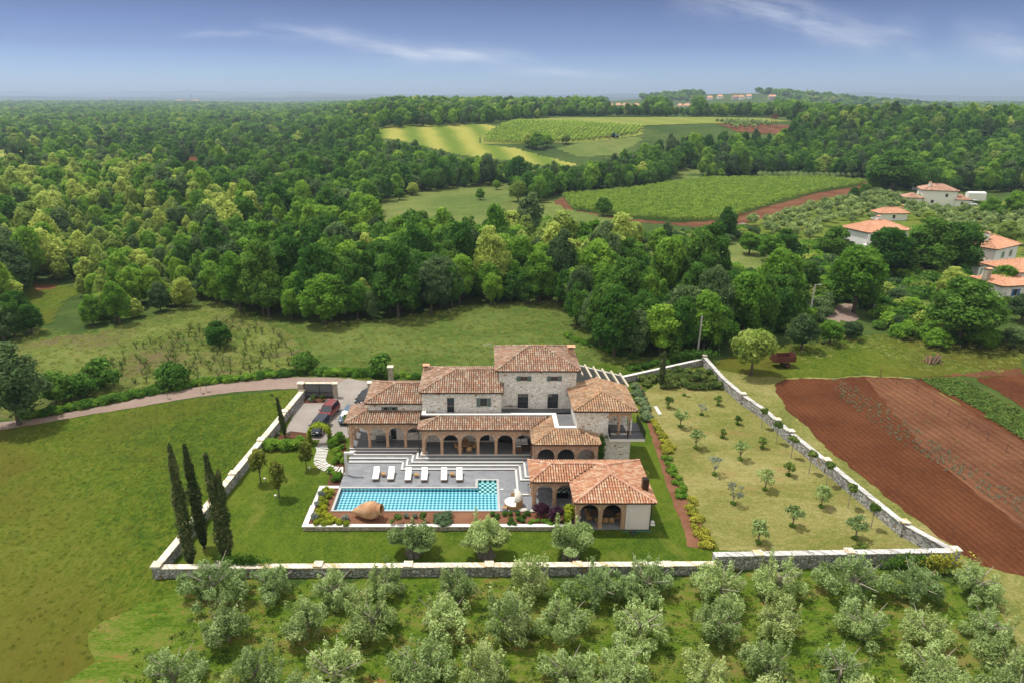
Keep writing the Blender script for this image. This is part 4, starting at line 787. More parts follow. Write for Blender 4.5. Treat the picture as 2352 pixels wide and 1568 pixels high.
wall_run('boundary_wall', [F0, F1], .55, 1.0, 'rubble', 'cap_stone', 'long stone boundary wall with bright cream coping between the lawn and the olive grove', [(x, 51.45) for x in fp], 1.12, .62)
wall_run('boundary_wall', [(21.3,52.3),(43.6,52.9)], .55, 1.5, 'rubble', 'old_cap', 'grey stone boundary wall with weathered coping below the dry garden', [(G(1749,1282,1.6)[0],52.4),(G(1965,1282,1.6)[0],52.7)], 1.62, .62)
L0, L1 = (-29.3,51.2), (-25.75,91.2)
wall_run('boundary_wall', [L0, L1], .62, 1.15, 'rubble', 'cap_stone', 'slanting stone boundary wall with cream coping between the left field and the lawn', [on_line(L0,L1,t) for t in (0,.19,.40,.60,.80,.98)], 1.28, .7)
rw = [(43.9,53.0)]+[(p[0]+.25,p[1]) for p in DP([(2063,1228),(1890,1083),(1808,1015),(1750,962),(1700,927),(1655,887),(1612,837)])]
wall_run('boundary_wall', rw, .5, 1.35, 'rubble', 'old_cap', 'long grey rubble wall with square cream pillar caps beside the ploughed field', [rw[0]]+[on_line(rw[0],rw[1],.99)]+rw[2:4]+[on_line(rw[3],rw[4],.5),rw[5],rw[7]], 1.62, .6)
wall_run('boundary_wall', [rw[-1], G(1425,880), G(1300,880)], .4, 1.0, 'rubble', 'white_stone', 'back boundary wall with pale coping between the pergola and the ivy corner', [rw[-1]], 1.2, .55)
# gate between stone pillars
gt = empty('driveway_gate', (-23,90.5,0), 'grey metal sliding gate between stone pillars at the parking court', 'gate')
gx0, gx1, gy = G(690,912)[0], G(772,912)[0], G(700,912)[1]
mb = MB(); mb.box(gx0+.7,gx1-.2,gy-.1,gy,.15,2.1); gp = mb.build('gate_panel', 'metal_grey', gt)
mb = MB()
for x in (gx0+.7, (gx0+gx1+.5)/2, gx1-.27): mb.box(x,x+.07,gy-.14,gy-.1,.15,2.1)
for z in (.15,2.03,.8): mb.box(gx0+.7,gx1-.2,gy-.15,gy-.1,z,z+.07)
mb.build('gate_frame', 'gutter', gp)
mb = MB(); mb.box(gx0-.15,gx0+.65,gy-.4,gy+.3,0,2.25); mb.box(gx1-.35,gx1+.25,gy-.3,gy+.3,0,2.2); mb.box(gx0+.5,gx1-.3,gy+.02,gy+.35,0,2.15); pi = mb.build('gate_pillar', 'rubble_warm', gt)
mb = MB(); mb.box(gx0-.25,gx0+.75,gy-.5,gy+.4,2.25,2.36); mb.box(gx1-.45,gx1+.35,gy-.4,gy+.4,2.2,2.3); mb.box(gx0+.75,gx1-.45,gy,gy+.45,2.15,2.22); mb.build('pillar_cap', 'cap_stone', pi)
for (x, y, lab) in ((847,940,'tall stone gate pillar with pale cap beside the left roof of the villa'), (894,905,'stone gate pillar whose pale cap peeps over the left roof of the villa')):
    p = G(x, y); mb = MB(); e = empty('gate_pillar', (p[0],p[1]+2.5,0), lab, 'pillar'); a, b = p[0], p[1]+2.5; h = 3.0 if x < 860 else 3.3
    mb.box(a-.35,a+.35,b-.35,b+.35,0,h); mb.build('shaft', 'rubble_warm', e); mb = MB(); mb.box(a-.45,a+.45,b-.45,b+.45,h,h+.12); mb.build('cap', 'cap_stone', e)
# ------------------------------------------------------------------ garden furniture
def lounger():
    e = empty('sun_lounger', (0,0,0), '', 'sun lounger'); f = MB(); w = .36
    f.box(-w,-w+.06,-1.0,1.0,.24,.32); f.box(w-.06,w,-1.0,1.0,.24,.32); f.box(-w+.06,w-.06,-1.0,-.94,.24,.32); f.box(-w+.06,w-.06,.94,1.0,.24,.32)
    for i in range(9): y = -.9+i*.14; f.box(-w+.06,w-.06,y,y+.08,.285,.305)
    f.build('frame', 'teak', e, local=True)
    for x in (-w+.02, w-.08):
        for y in (-.96,.84): g = MB(); g.box(x,x+.06,y,y+.08,0,.24); g.build('leg', 'teak', e, local=True)
    m = MB(); P = [(-1.0,.32),(.35,.32),(1.0,.72)]; t = .10
    for (a, b) in zip(P[:-1], P[1:]): m.idx([(-w+.02,a[0],a[1]),(w-.02,a[0],a[1]),(w-.02,b[0],b[1]),(-w+.02,b[0],b[1]),(-w+.02,a[0],a[1]+t),(w-.02,a[0],a[1]+t),(w-.02,b[0],b[1]+t),(-w+.02,b[0],b[1]+t)], [(0,3,2,1),(4,5,6,7),(0,1,5,4),(1,2,6,5),(2,3,7,6),(3,0,4,7)])
    m.build('mattress', 'cushion', e, local=True)
    m = MB(); m.idx([(-.27,.72,.66),(.27,.72,.66),(.27,.96,.80),(-.27,.96,.80),(-.25,.70,.74),(.25,.70,.74),(.25,.93,.88),(-.25,.93,.88)], [(0,3,2,1),(4,5,6,7),(0,1,5,4),(1,2,6,5),(2,3,7,6),(3,0,4,7)]); m.build('pillow', 'cushion', e, local=True)
    m = MB(); 
    for s in (-1,1): m.obox((s*.33,.35),(s*.33,1.0),.04,(.30,.66),(.34,.72))
    m.box(-.31,.31,.94,.99,.64,.69)
    m.build('backrest_frame', 'teak', e, local=True)
    return e
first = lounger(); ords = ['leftmost white-cushioned sun lounger on the pool terrace','second white-cushioned sun lounger from the left, right of the first wicker side table','third white-cushioned sun lounger from the left, left of the middle side table','fourth white-cushioned sun lounger from the left, right of the middle side table','fifth white-cushioned sun lounger from the left, left of the last side table','rightmost white-cushioned sun lounger on the pool terrace']
for i, (x, y) in enumerate(((848,1462),(998,1462),(1168,1470),(1330,1470),(1525,1470),(1678,1470))):
    o = first if i == 0 else copy_tree(first)
    sx, sy = (1000+x/2.851)/1.5064, (1150+y/2.851)/1.5064; p = G(sx, sy, TZ+.1); o.location = (p[0], p[1]+1.0, TZ); o.rotation_euler = (0,0,R_(2)); o['label'] = ords[i]; o['group'] = 'sun loungers beside the pool'
def side_table():
    e = empty('side_table', (0,0,0), '', 'side table'); m = MB(); m.box(-.24,.24,-.24,.24,.36,.41); m.build('table_top', 'wicker', e, local=True)
    m = MB(); m.box(-.21,.21,-.21,.21,.25,.36); m.build('apron', 'wicker', e, local=True)
    for x in (-.2,.15):
        for y in (-.2,.15): m = MB(); m.box(x,x+.05,y,y+.05,0,.25); m.build('leg', 'wicker', e, local=True)
    return e
first = side_table()
for i, (x, y, lab) in enumerate(((930,1425,'square wicker side table between the two left sun loungers'),(1255,1432,'square wicker side table between the two middle sun loungers'),(1610,1425,'square wicker side table between the two right sun loungers'))):
    o = first if i == 0 else copy_tree(first); p = G((1000+x/2.851)/1.5064, (1150+y/2.851)/1.5064, TZ); o.location = (p[0], p[1]+.2, TZ); o['label'] = lab; o['group'] = 'side tables between the loungers'
# round daybed with folding canopy
p = (3.35,61.85); e = empty('daybed', (p[0],p[1],TZ), 'round wicker daybed with a half-raised cream canopy at the end of the pool', 'daybed')
m = MB(); m.lathe([(.86,0),(.92,.05),(.95,.42),(.0,.42)], (0,0,0), 24); m.build('base', 'wicker', e, local=True)
m = MB(); m.lathe([(.90,.42),(.92,.50),(.80,.58),(.0,.58)], (0,0,0), 24); m.build('mattress', 'cushion', e, True and False or None) if False else m.build('mattress', 'cushion', e, local=True)
m = MB(); n = 18
for i in range(n):
    t0, t1 = math.pi*(-.42+1.0*i/n), math.pi*(-.42+1.0*(i+1)/n)
    m.idx([(.97*math.cos(t0),.97*math.sin(t0),.1),(.97*math.cos(t1),.97*math.sin(t1),.1),(.97*math.cos(t1),.97*math.sin(t1),.95),(.97*math.cos(t0),.97*math.sin(t0),.95),(.89*math.cos(t0),.89*math.sin(t0),.1),(.89*math.cos(t1),.89*math.sin(t1),.1),(.89*math.cos(t1),.89*math.sin(t1),.95),(.89*math.cos(t0),.89*math.sin(t0),.95)], [(0,1,2,3),(4,5,6,7),(3,2,6,7)])
m.build('back', 'wicker', e, local=True)
m = MB(); q = []
for j in range(6):
    el = math.pi*(.5-.11*j)+.0; row = []
    for i in range(11):
        a = math.pi*i/10; x, y, z = math.cos(a)*.96, -math.sin(a)*.96*math.sin(el)*0, 0
        row.append((.96*math.sin(a)*math.sin(math.pi*.09*j+.12), -.96*math.cos(a), .93+1.0*math.sin(a)*math.cos(math.pi*.09*j+.12)*.98+(.02 if j%2 else 0)))
    q.append(row)
for j in range(5):
    for i in range(10): m.face([q[j][i],q[j][i+1],q[j+1][i+1],q[j+1][i]])
m.build('canopy', 'canvas', e, smooth=True, local=True)
m = MB(); m.box(-1.2,-.75,-1.0,-.6,.30,.36)
for x in (-1.2,-.8):
    for y in (-1.0,-.65): m.box(x,x+.05,y,y+.05,0,.3)
m2 = m.build('side_table', 'wicker', None, local=True); m2.location = (p[0]+.05,p[1]-.02,TZ); tag(m2, 'small low wicker table pushed against the round daybed', 'side table')
# pithos jar lying on its side
g = G(841, 1200, .42); e = tag(MB().build('jar', 'terracotta', None), 'huge ribbed terracotta jar lying on its side in the bed before the pool', 'jar')
m = MB(); prof = [(.02,-1.62),(.10,-1.60),(.18,-1.5),(.42,-1.1),(.66,-.6),(.84,-.1),(.93,.35),(.90,.75),(.76,1.1),(.58,1.32),(.50,1.40),(.50,1.50),(.60,1.54),(.60,1.66),(.50,1.68),(.44,1.60),(.43,1.4),(.6,1.2),(.78,.8)]
pr2 = []
for a, b in zip(prof[:-1], prof[1:]):
    for k in range(3): pr2.append((a[0]+(b[0]-a[0])*k/3, a[1]+(b[1]-a[1])*k/3))
m.lathe(pr2+[prof[-1]], (0,0,0), 36); bpy.data.objects.remove(e); e = m.build('terracotta_jar', 'terracotta', None, smooth=True); tag(e, 'huge ribbed terracotta jar lying on its side in the bed before the pool', 'jar')
e.location = (g[0]-.02, g[1]+.9, .42+.88); e.rotation_euler = Vector((1,-.20,.20)).to_track_quat('Z','Y').to_euler()
# outdoor shower post with its beam
p = G(574/1, 1) if False else G((1000+655/3.267)/1.5064, (1550+303/3.267)/1.5064, TZ); e = empty('shower_frame', (p[0],p[1],TZ), 'pale square post and beam standing at the left edge of the terrace', 'outdoor shower')
m = MB(); m.box(-.14,.14,-.14,.14,0,2.7); m.build('post', 'white_stone', e, local=True); m = MB(); m.box(-.14,.95,-.14,.14,2.7,2.95); m.build('beam', 'white_stone', e, local=True)
m = MB(); m.box(-.4,-.15,-.1,.1,0,.2); m.tube([(0,-.15,0),(0,-.15,2.2)],.02); m.build('tap', 'antenna', e, local=True)
# wicker chairs and tables
def tub_chair(mat='wicker'):
    e = empty('wicker_chair', (0,0,0), '', 'chair'); m = MB(); m.box(-.27,.27,-.27,.27,.38,.45); m.build('seat', mat, e, local=True)
    m = MB(); n = 12
    for i in range(n):
        t0, t1 = math.pi*(-.12+1.24*i/n), math.pi*(-.12+1.24*(i+1)/n); h = lambda t: .62+.28*max(0,math.sin(t))**1.5; r, s = .31, .27
        m.idx([(r*math.cos(t0),r*math.sin(t0),.3),(r*math.cos(t1),r*math.sin(t1),.3),(r*1.08*math.cos(t1),r*1.12*math.sin(t1),h(t1)),(r*1.08*math.cos(t0),r*1.12*math.sin(t0),h(t0)),(s*math.cos(t0),s*math.sin(t0),.3),(s*math.cos(t1),s*math.sin(t1),.3),(s*1.08*math.cos(t1),s*1.12*math.sin(t1),h(t1)),(s*1.08*math.cos(t0),s*1.12*math.sin(t0),h(t0))], [(0,1,2,3),(4,5,6,7),(3,2,6,7)])
    m.build('backrest', mat, e, local=True)
    for x in (-.24,.18):
        for y in (-.24,.18): m = MB(); m.box(x,x+.06,y,y+.06,0,.38); m.build('leg', mat, e, local=True)
    return e
ch = tub_chair(); used = [0]
def place_chair(x, y, z, rz, lab, grp):
    o = ch if not used[0] else copy_tree(ch); used[0] = 1; o.location = (x,y,z); o.rotation_euler = (0,0,rz); o['label'] = lab; o['group'] = grp
def dining(name, x, y, z, r, lab, mat='teak', rect=None):
    e = empty(name, (x,y,z), lab, 'table'); m = MB()
    if rect: m.box(-rect[0],rect[0],-rect[1],rect[1],.70,.75); m.build('table_top', mat, e, local=True)
    else: m.lathe([(0,.70),(r,.70),(r,.75),(0,.75)], (0,0,0), 20); m.build('table_top', mat, e, local=True)
    for sx in (-1,1):
        for sy in (-1,1): m = MB(); q = (rect[0]-.1, rect[1]-.1) if rect else (r*.5,r*.5); m.box(sx*q[0]-.04,sx*q[0]+.04,sy*q[1]-.04,sy*q[1]+.04,0,.7); m.build('leg', mat, e, local=True)
dining('dining_table', -1.95, 72.75, 1.25, .75, 'round wooden table under the arches of the long portico')
for i, (a, lab) in enumerate(((-2.2,'left front wicker chair at the round portico table'),(-1.1,'right front wicker chair at the round portico table'),(3.1,'wicker chair on the left side of the round portico table'),(.1,'wicker chair on the right side of the round portico table'),(1.57,'wicker chair behind the round portico table'))):
    x, y = -1.95+math.cos(a)*1.0, 72.75+math.sin(a)*.85; place_chair(x, y, 1.25, a-math.pi/2, lab, 'wicker chairs in the portico')
dining('dining_table', 12.4, 60.2, .12, 0, 'long dark dining table inside the pool house', 'door_wood', (1.1,.55))
for x, y, rz, lab in ((11.0,59.75,math.pi/2,'wicker armchair at the left end of the pool house table'),(11.85,59.3,math.pi,'wicker armchair at the front left of the pool house table'),(12.55,59.25,math.pi,'wicker armchair at the front middle of the pool house table'),(13.2,59.25,math.pi,'wicker armchair at the front right of the pool house table'),(13.95,59.8,-math.pi/2,'wicker armchair at the right end of the pool house table'),(11.0,60.6,math.pi/2,'wicker armchair at the left back of the pool house table')): place_chair(x, y, .12, rz, lab, 'wicker armchairs in the pool house')
def sofa(x, y, z, w, lab, rz=0, mat='dark_wicker'):
    e = empty('sofa', (x,y,z), lab, 'sofa', rz=rz); m = MB(); m.box(-w/2,w/2,-.45,.45,.08,.38); m.box(-w/2,-w/2+.14,-.45,.45,.38,.62); m.box(w/2-.14,w/2,-.45,.45,.38,.62); m.box(-w/2+.14,w/2-.14,.3,.45,.38,.78); m.build('frame', mat, e, local=True)
    n = max(1, int(w/.8))
    for i in range(n):
        a = -w/2+.15+(w-.3)*i/n; b = a+(w-.3)/n-.02; m = MB(); m.box(a,b,-.44,.28,.38,.52); m.box(a+.03,b-.03,.12,.30,.52,.86); m.build('cushion', 'cushion', e, local=True)
sofa(4.75, 73.6, 1.25, 2.0, 'dark wicker sofa with white cushions at the back of the portico'); sofa(4.35, 72.2, 1.25, 1.0, 'dark wicker armchair with white cushion behind the last portico column', math.pi)
e = empty('low_table', (5.3,72.7,1.25), 'low dark coffee table before the portico sofa', 'table'); m = MB(); m.box(-.5,.5,-.3,.3,.32,.38); m.build('table_top','dark_wicker',e,local=True); m = MB(); m.box(-.42,.42,-.24,.24,0,.32); m.build('base','dark_wicker',e,local=True)
e = empty('bench', (-11.9,74.4,1.25), 'dark slatted bench against the stone wall of the left portico', 'bench'); m = MB(); m.box(-1.0,1.0,-.25,.25,.4,.45); m.build('seat','slate_dark',e,local=True); m = MB()
for k in range(3): m.box(-1.0,1.0,.2,.25,.5+k*.13,.6+k*.13)
m.build('backrest','slate_dark',e,local=True)
for x in (-.95,.9): m = MB(); m.box(x,x+.05,-.22,.22,0,.4); m.build('leg','slate_dark',e,local=True)
# grill under the pool house roof
e = empty('grill', (8.6,63.6,TZ), 'black iron grill rack with patterned top under the pool house roof', 'grill'); m = MB(); m.box(-.7,.7,-.35,.35,.0,.75); m.build('base','iron',e,local=True); m = MB(); m.box(-.75,.75,-.4,.4,.75,.85); m.build('top','spa_tile',e,local=True); m = MB()
for k in range(9): m.tube([(-.7+k*.175,-.42,.85),(-.7+k*.175,-.42,1.15)],.015,4)
m.obox((-.72,-.42),(.72,-.42),.03,1.15,1.18); m.build('rack','iron',e,local=True)
# hoses and small things
pl = [(18.9,69.6,.03)]+[(18.9+.5*math.cos(t),69.4+.5*math.sin(t),.03) for t in [k*.5 for k in range(14)]]; m = MB(); m.tube(pl, .025, 5); tag(m.build('garden_hose','hose_yellow'), 'yellow garden hose looped on the grass below the balcony', 'hose')
m = MB(); m.tube([(14.2,58.0,.05),(15.5,57.95,.05),(17.0,58.05,.05)], .025, 5); tag(m.build('pool_pole','hose_blue'), 'blue pole lying at the foot of the plastered wall', 'pole')
e = empty('hose_reel', (15.15,57.75,0), 'black hose coiled on the grass before the plastered wall', 'hose'); m = MB(); m.lathe([(.28,.02),(.34,.10),(.28,.2),(.2,.12),(.28,.02)], (0,0,0), 18); m.build('coil','dark_plastic',e,local=True); m = MB(); m.tube([(-.2,0,.1),(-.25,.1,.4)],.02); m.build('nozzle','red_lamp',e,local=True)
for (x, y, lab) in ((1180.8,1200,'pale stepping slab nearest the plastered wall corner'),):
    for k, lb in enumerate(('upper white stepping slab on the grass beside the pool house','lower white stepping slab on the grass beside the pool house')): m = MB(); q = G((1650+(1982+k*4)/3.267)/1.5064, (1500+(995+k*33)/3.267)/1.5064); m.box(q[0]-.22,q[0]+.22,q[1]-.2,q[1]+.2,0,.05); tag(m.build('stepping_slab','white_stone'), lb, 'stepping stone')
for k, (x, y, s, lab) in enumerate(((525,880,.55,'large pale boulder in the bed below the daybed'),(632,888,.3,'pale rock in the bed beside the pool house column'))):
    V, F = ball((0,0,0),(s,s*.6,s*.45),9,6,np.random.default_rng(k),.16); o = obj('rock', np_mesh('rock',V,F,['rock'])); q = G((1650+x/3.267)/1.5064,(1500+y/3.267)/1.5064,.45); o.location = (q[0],q[1]+.2,.5); tag(o, lab, 'rock')
m = MB(); m.box(-.16,.16,-.1,.1,0,.1); o = m.build('skimmer_lid','white_trim',None); q = G((1650+282/3.267)/1.5064,(1500+632/3.267)/1.5064,TZ); o.location = (q[0],q[1],TZ); tag(o,'small white lid on the paving right of the shallow pool end','lid')
a, b = G((2100+268/1.63)/1.5064,(1250+258/1.63)/1.5064), G((2100+295/1.63)/1.5064,(1250+303/1.63)/1.5064); m = MB(); m.obox(a,b,.18,.03,.2); m.obox((a[0]+.25,a[1]),(b[0]+.25,b[1]),.18,.03,.2); tag(m.build('plank_pile','white_stone'), 'pair of pale stone planks lying on the red bed', 'planks')
# stepping path: each tread its own stone
path = DP([(738,1024),(741,1034),(737,1046),(734,1058),(738,1066),(746,1072),(757,1077),(768,1079),(779,1080),(790,1079)]); pv = [Vector((x,y)) for x, y in path]; seg = [(pv[i+1]-pv[i]).length for i in range(len(pv)-1)]; tot = sum(seg); n = 22
def along(s):
    for i, l in enumerate(seg):
        if s <= l or i == len(seg)-1: return pv[i]+(pv[i+1]-pv[i])*(s/l), (pv[i+1]-pv[i]).normalized()
        s -= l
tread = None
for k in range(n):
    c, d = along(tot*(k+.5)/n); me = None
    if tread is None: m = MB(); m.box(-.72,.72,-.10,.10,0,.07); tread = m.build('path_stone','white_stone',None); o = tread
    else: o = tread.copy(); COL.objects.link(o)
    o.location = (c.x,c.y,.01); o.rotation_euler = (0,0,math.atan2(d.y,d.x)+math.pi/2); tag(o, 'long pale tread stone of the curving garden path', 'stepping stone', 'tread stones of the curving path')
# ------------------------------------------------------------------ vehicles
def car(paint, label, x, y, rz, suv=True, ln=4.3, w=1.78, h=1.62, rails=False):
    e = empty('parked_car', (x,y,.05), label, 'car', 'cars on the parking court', rz); W_ = w/2; L_ = ln/2
    # body: stations along the length (y, sill height, waist height, half width, bonnet height)
    stn = [(-L_,.42,.66,W_*.80,.70),(-L_+.12,.30,.72,W_*.92,.82),(-L_+.5,.24,.80,W_,.93),(-L_+1.05,.24,.84,W_,1.0),(0,.24,.86,W_,1.02),(L_-.6,.24,.88,W_,1.04),(L_-.12,.28,.86,W_*.96,1.02),(L_,.40,.80,W_*.86,.95)]
    m = MB(); vs = []
    for (yy, z0, zw, hw, zt) in stn: vs += [(-hw*.85,yy,z0),(hw*.85,yy,z0),(hw,yy,z0+.12),(hw,yy,zw),(hw*.90,yy,zt),(-hw*.90,yy,zt),(-hw,yy,zw),(-hw,yy,z0+.12)]
    n = len(stn); m.idx(vs, [(i*8+k, i*8+(k+1)%8, (i+1)*8+(k+1)%8, (i+1)*8+k) for i in range(n-1) for k in range(8)]+[tuple(range(7,-1,-1)), tuple(range((n-1)*8,n*8))])
    # roof and pillars
    yb0, yt0, yt1, yb1 = -L_+1.05, -L_+1.80, L_-(.35 if suv else .85), L_-.10; wt = W_*.76; zb = 1.0
    m.box(-wt, wt, yt0, yt1, h-.05, h)
    for s in (-1,1):
        for (a, b) in (((s*W_*.88,yb0,zb),(s*wt*.97,yt0+.02,h-.03)),((s*W_*.9,.15,zb),(s*wt*.98,.10,h-.03)),((s*W_*.88,yb1-.15,zb),(s*wt*.97,yt1-.05,h-.03))): m.tube([a,b],.045,5)
    b = m.build('body', paint, e, smooth=False, local=True)
    g = MB(); k = .975; q = [(-W_*.87,yb0,zb),(W_*.87,yb0,zb),(W_*.87,yb1-.1,zb),(-W_*.87,yb1-.1,zb),(-wt*k,yt0,h-.04),(wt*k,yt0,h-.04),(wt*k,yt1,h-.04),(-wt*k,yt1,h-.04)]
    g.idx(q, [(0,1,5,4)]); wsx = g.build('windscreen', 'glass_car', e, local=True); g = MB(); g.idx(q, [(1,2,6,5),(3,0,4,7)]); g.build('side_window', 'glass_car', e, local=True); g = MB(); g.idx(q, [(2,3,7,6)]); g.build('rear_window', 'glass_car', e, local=True)
    for s in (-1,1):
        for yy in (-L_+.85, L_-.80):
            t = MB(); Q = Matrix.Rotation(math.pi/2,3,'Y').to_euler(); t.lathe([(.0,-.10),(.32,-.10),(.34,-.06),(.34,.06),(.32,.10),(.0,.10)], (s*(W_-.07),yy,.34), 16, axis=Q); ty = t.build('wheel', 'rubber', e, local=True)
            r = MB(); r.lathe([(.0,.112),(.20,.108),(.21,.09)] if s > 0 else [(.0,-.112),(.20,-.108),(.21,-.09)], (s*(W_-.07),yy,.34), 12, axis=Q); r.build('rim', 'rim', ty, local=True)
        l = MB(); l.box(s*W_*.62-.16, s*W_*.62+.16, -L_-.015, -L_+.16, .66, .80); l.build('headlight', 'lamp_glass', e, local=True)
        l = MB(); l.box(s*W_*.74-.1, s*W_*.74+.1, L_-.1, L_+.01, .7, .95); l.build('tail_light', 'red_lamp', e, local=True)
        l = MB(); l.box(s*(W_+.08)-.09, s*(W_+.08)+.09, yb0+.25, yb0+.37, 1.0, 1.14); l.build('wing_mirror', paint, e, local=True)
        if rails: l = MB(); l.obox((s*wt*.9,yt0+.15),(s*wt*.9,yt1-.1),.05,h+.04,h+.08); l.build('roof_rail','rim',e, local=True)
    l = MB(); l.box(-W_*.42,W_*.42,-L_-.012,-L_+.06,.44,.60); l.box(-W_*.38,W_*.38,-L_-.012,-L_+.05,.66,.76); l.build('grille','dark_plastic',e, local=True)
    l = MB(); l.box(-.26,.26,-L_-.03,-L_-.012,.50,.60); l.build('number_plate','white_trim',e, local=True)
    return e
car('car_red', 'dark red family car with roof rails parked facing the villa garden', -20.85, 84.5, -.2, rails=True, h=1.62)
car('car_navy', 'dark navy car parked just behind the leafy garden arch', -21.15, 80.0, -.15, suv=True, h=1.58)
p = G((1000+565/2.851)/1.5064,(1150+925/2.851)/1.5064); car('car_blue', 'grey blue car half hidden by the young tree beside the left portico', p[0], p[1]+2.2, -.12, False, 4.5, h=1.45)
p = G((1000+760/2.851)/1.5064,(1150+750/2.851)/1.5064); car('car_black', 'black car of which only the nose shows beside the left roof of the villa', p[0]-.1, p[1]+2.6, -.5, True, 4.5)
# tipping trailer
p = G(1795,843); e = empty('farm_trailer', (p[0]+.2,p[1]+.5,0), 'rusty red farm trailer standing in the grass behind the round tree', 'trailer', rz=.12); m = MB(); t = .05
for b in ((-1.7,1.7,-1.0,1.0,1.0,1.08),(-1.7,1.7,-1.0,-.94,1.08,1.95),(-1.7,1.7,.94,1.0,1.08,1.95),(-1.7,-1.64,-.94,.94,1.08,2.35),(1.64,1.7,-.94,.94,1.08,2.25)): m.box(*b)
for x in (-1.68,-.55,.55,1.62): m.box(x,x+.07,-1.04,-1.0,1.0,2.0)
m.box(-1.7,1.7,-1.04,-1.0,1.48,1.54); m.build('box','rust',e,local=True)
for x in (.45,):
    for s in (-1,1): c = MB(); Q = Matrix.Rotation(math.pi/2,3,'X').to_euler(); c.lathe([(0,-.13),(.42,-.13),(.46,0),(.42,.13),(0,.13)],(x,s*.85,.46),16,axis=Q); wq = c.build('wheel','rubber',e,local=True); c = MB(); c.lathe([(0,.14),(.24,.14)] if s < 0 else [(0,-.14),(.24,-.14)],(x,s*.85,.46),12,axis=Q); c.build('rim','rust',wq,local=True)
m = MB(); m.box(-1.6,1.6,-.3,.3,.82,1.0); m.tube([(-1.6,0,.85),(-2.9,0,.5)],.06); m.box(.3,.6,-.85,.85,.42,.52); m.build('chassis','rust',e,local=True)
# lamp poles
for (bx, by, h, lab, arm) in ((1600,824,7.4,'concrete pole without arm behind the corner of the garden wall',0),(1857,738,7.3,'concrete street lamp pole beside the village road bend',1),(2201,617,6.0,'pale utility pole beside the white house with green shutters',1),(2006,714,4.2,'short pole standing in the trees left of the village road',0)):
    p = G(bx,by); e = empty('street_lamp' if arm else 'pole', (p[0],p[1],0), lab, 'pole'); m = MB(); m.tube([(0,0,0),(.12,0,h)],[.19,.12],8); m.build('post','concrete',e,local=True)
    if arm: m = MB(); m.tube([(.1,0,h-.05),(.9,0,h+.02)],.05); m.box(.75,1.35,-.11,.11,h-.02,h+.07); m.build('lamp','concrete',e,local=True)
# row of stakes in the vegetable plots
e = empty('stake_fence', (50,75,0), 'row of thin wooden stakes with a wire across the red vegetable plots', 'fence'); pts = DP([(2021,866),(2058,883),(2105,905),(2143,934),(2177,956),(2222,985),(2266,1012),(2310,1040),(2348,1068)])
for (x,y) in pts: m = MB(); m.tube([(x,y,0),(x,y,1.35)],.055,5); m.build('stake','old_wood',e)
m = MB(); m.tube([(x,y,1.15) for x,y in pts],.012,4); m.build('wire','iron',e)
e = empty('wood_pile', G(2143,832)+(0,), 'heap of old boards and logs in the rough grass', 'wood pile'); r2 = random.Random(3)
for k in range(16): a = r2.uniform(.6,1.5); x, y = r2.uniform(-1.1,1.1), r2.uniform(-.7,.7); m = MB(); m.tube([(x-math.cos(a)*1.0,y-math.sin(a)*.9,.08),(x+math.cos(a)*1.0,y+math.sin(a)*.9,.25+r2.random()*.9)],r2.uniform(.06,.13),5); m.build('board' if k%3 else 'log','old_wood' if k%3 else 'bark',e,local=True)
# ------------------------------------------------------------------ neighbouring houses
def win_at(parent, o, d, n, x, z, w, h, shut=None, sw=None):
    return window(parent, o, d, n, x-w/2, x+w/2, z, z+h, .08, shut, (1,1), shw=sw or w*.5, lintel='white_trim')
def cottage(name, label, cx, cy, rz, blocks, mat='white_wall', tile='orange_tile', z=0):
    """blocks: (x0,x1,y0,y1,z0,ze,zr,[front windows (x,z,w,h,shutter)],[left windows])"""
    e = empty(name, (cx,cy,z), label, 'house', rz=rz)
    for (x0,x1,y0,y1,z0,ze,zr,fw,lw,tl) in blocks:
        class T: pass
        m = MB(); X_, N_ = Vector((1,0,0)), Vector((0,-1,0)); s = .3
        fh = [(a-w/2,a+w/2,b,b+h) for a,b,w,h,_ in fw]; lh = [(a-w/2,a+w/2,b,b+h) for a,b,w,h,_ in lw]
        wall_panel(m, (0,y0,0), X_, N_, s, x0, x1, z0, ze, fh); wall_panel(m, (x0,y1,0), (0,-1,0), (-1,0,0), s, 0, y1-y0-s, z0, ze, lh)
        m.box(x0+s,x1,y1-s,y1,z0,ze); m.box(x1-s,x1,y0+s,y1-s,z0,ze); m.build('wall', mat, e, local=True)
        for a,b,w,h,sh in fw: LW(window, e, (0,y0,0), X_, N_, a-w/2, a+w/2, b, b+h, sh)
        for a,b,w,h,sh in lw: LW(window, e, (x0,y1,0), (0,-1,0), (-1,0,0), a-w/2, a+w/2, b, b+h, sh)
        fs, cp, ev = hip(x0-.45,x1+.45,y0-.45,y1+.45,ze,zr)
        LR(e, fs, cp, tl or tile, ev)
    return e
def localised(f):
    def g(*a, **k):
        old = MB.build
        def nb(s, name, mats, parent=None, smooth=False, loc=None, local=False): return old(s, name, mats, parent, smooth, loc, True)
        MB.build = nb
        try: return f(*a, **k)
        finally: MB.build = old
    return g
@localised
def LW(f, e, o, d, n, x0, x1, z0, z1, sh): return f(e, o, d, n, x0, x1, z0, z1, .1, sh, (1,1), shw=(x1-x0)*.5, lintel='white_trim')
@localised
def LR(e, fs, cp, tl, ev): return tiled_roof(e, fs, cp, tl, ev, lod=True)
@localised
def LC(e, x, y, z0, z1, w, body='white_wall', cap='orange_tile'): return chimney(e, x, y, z0, z1, w, cap, body)
gs = 'pale_shutter'
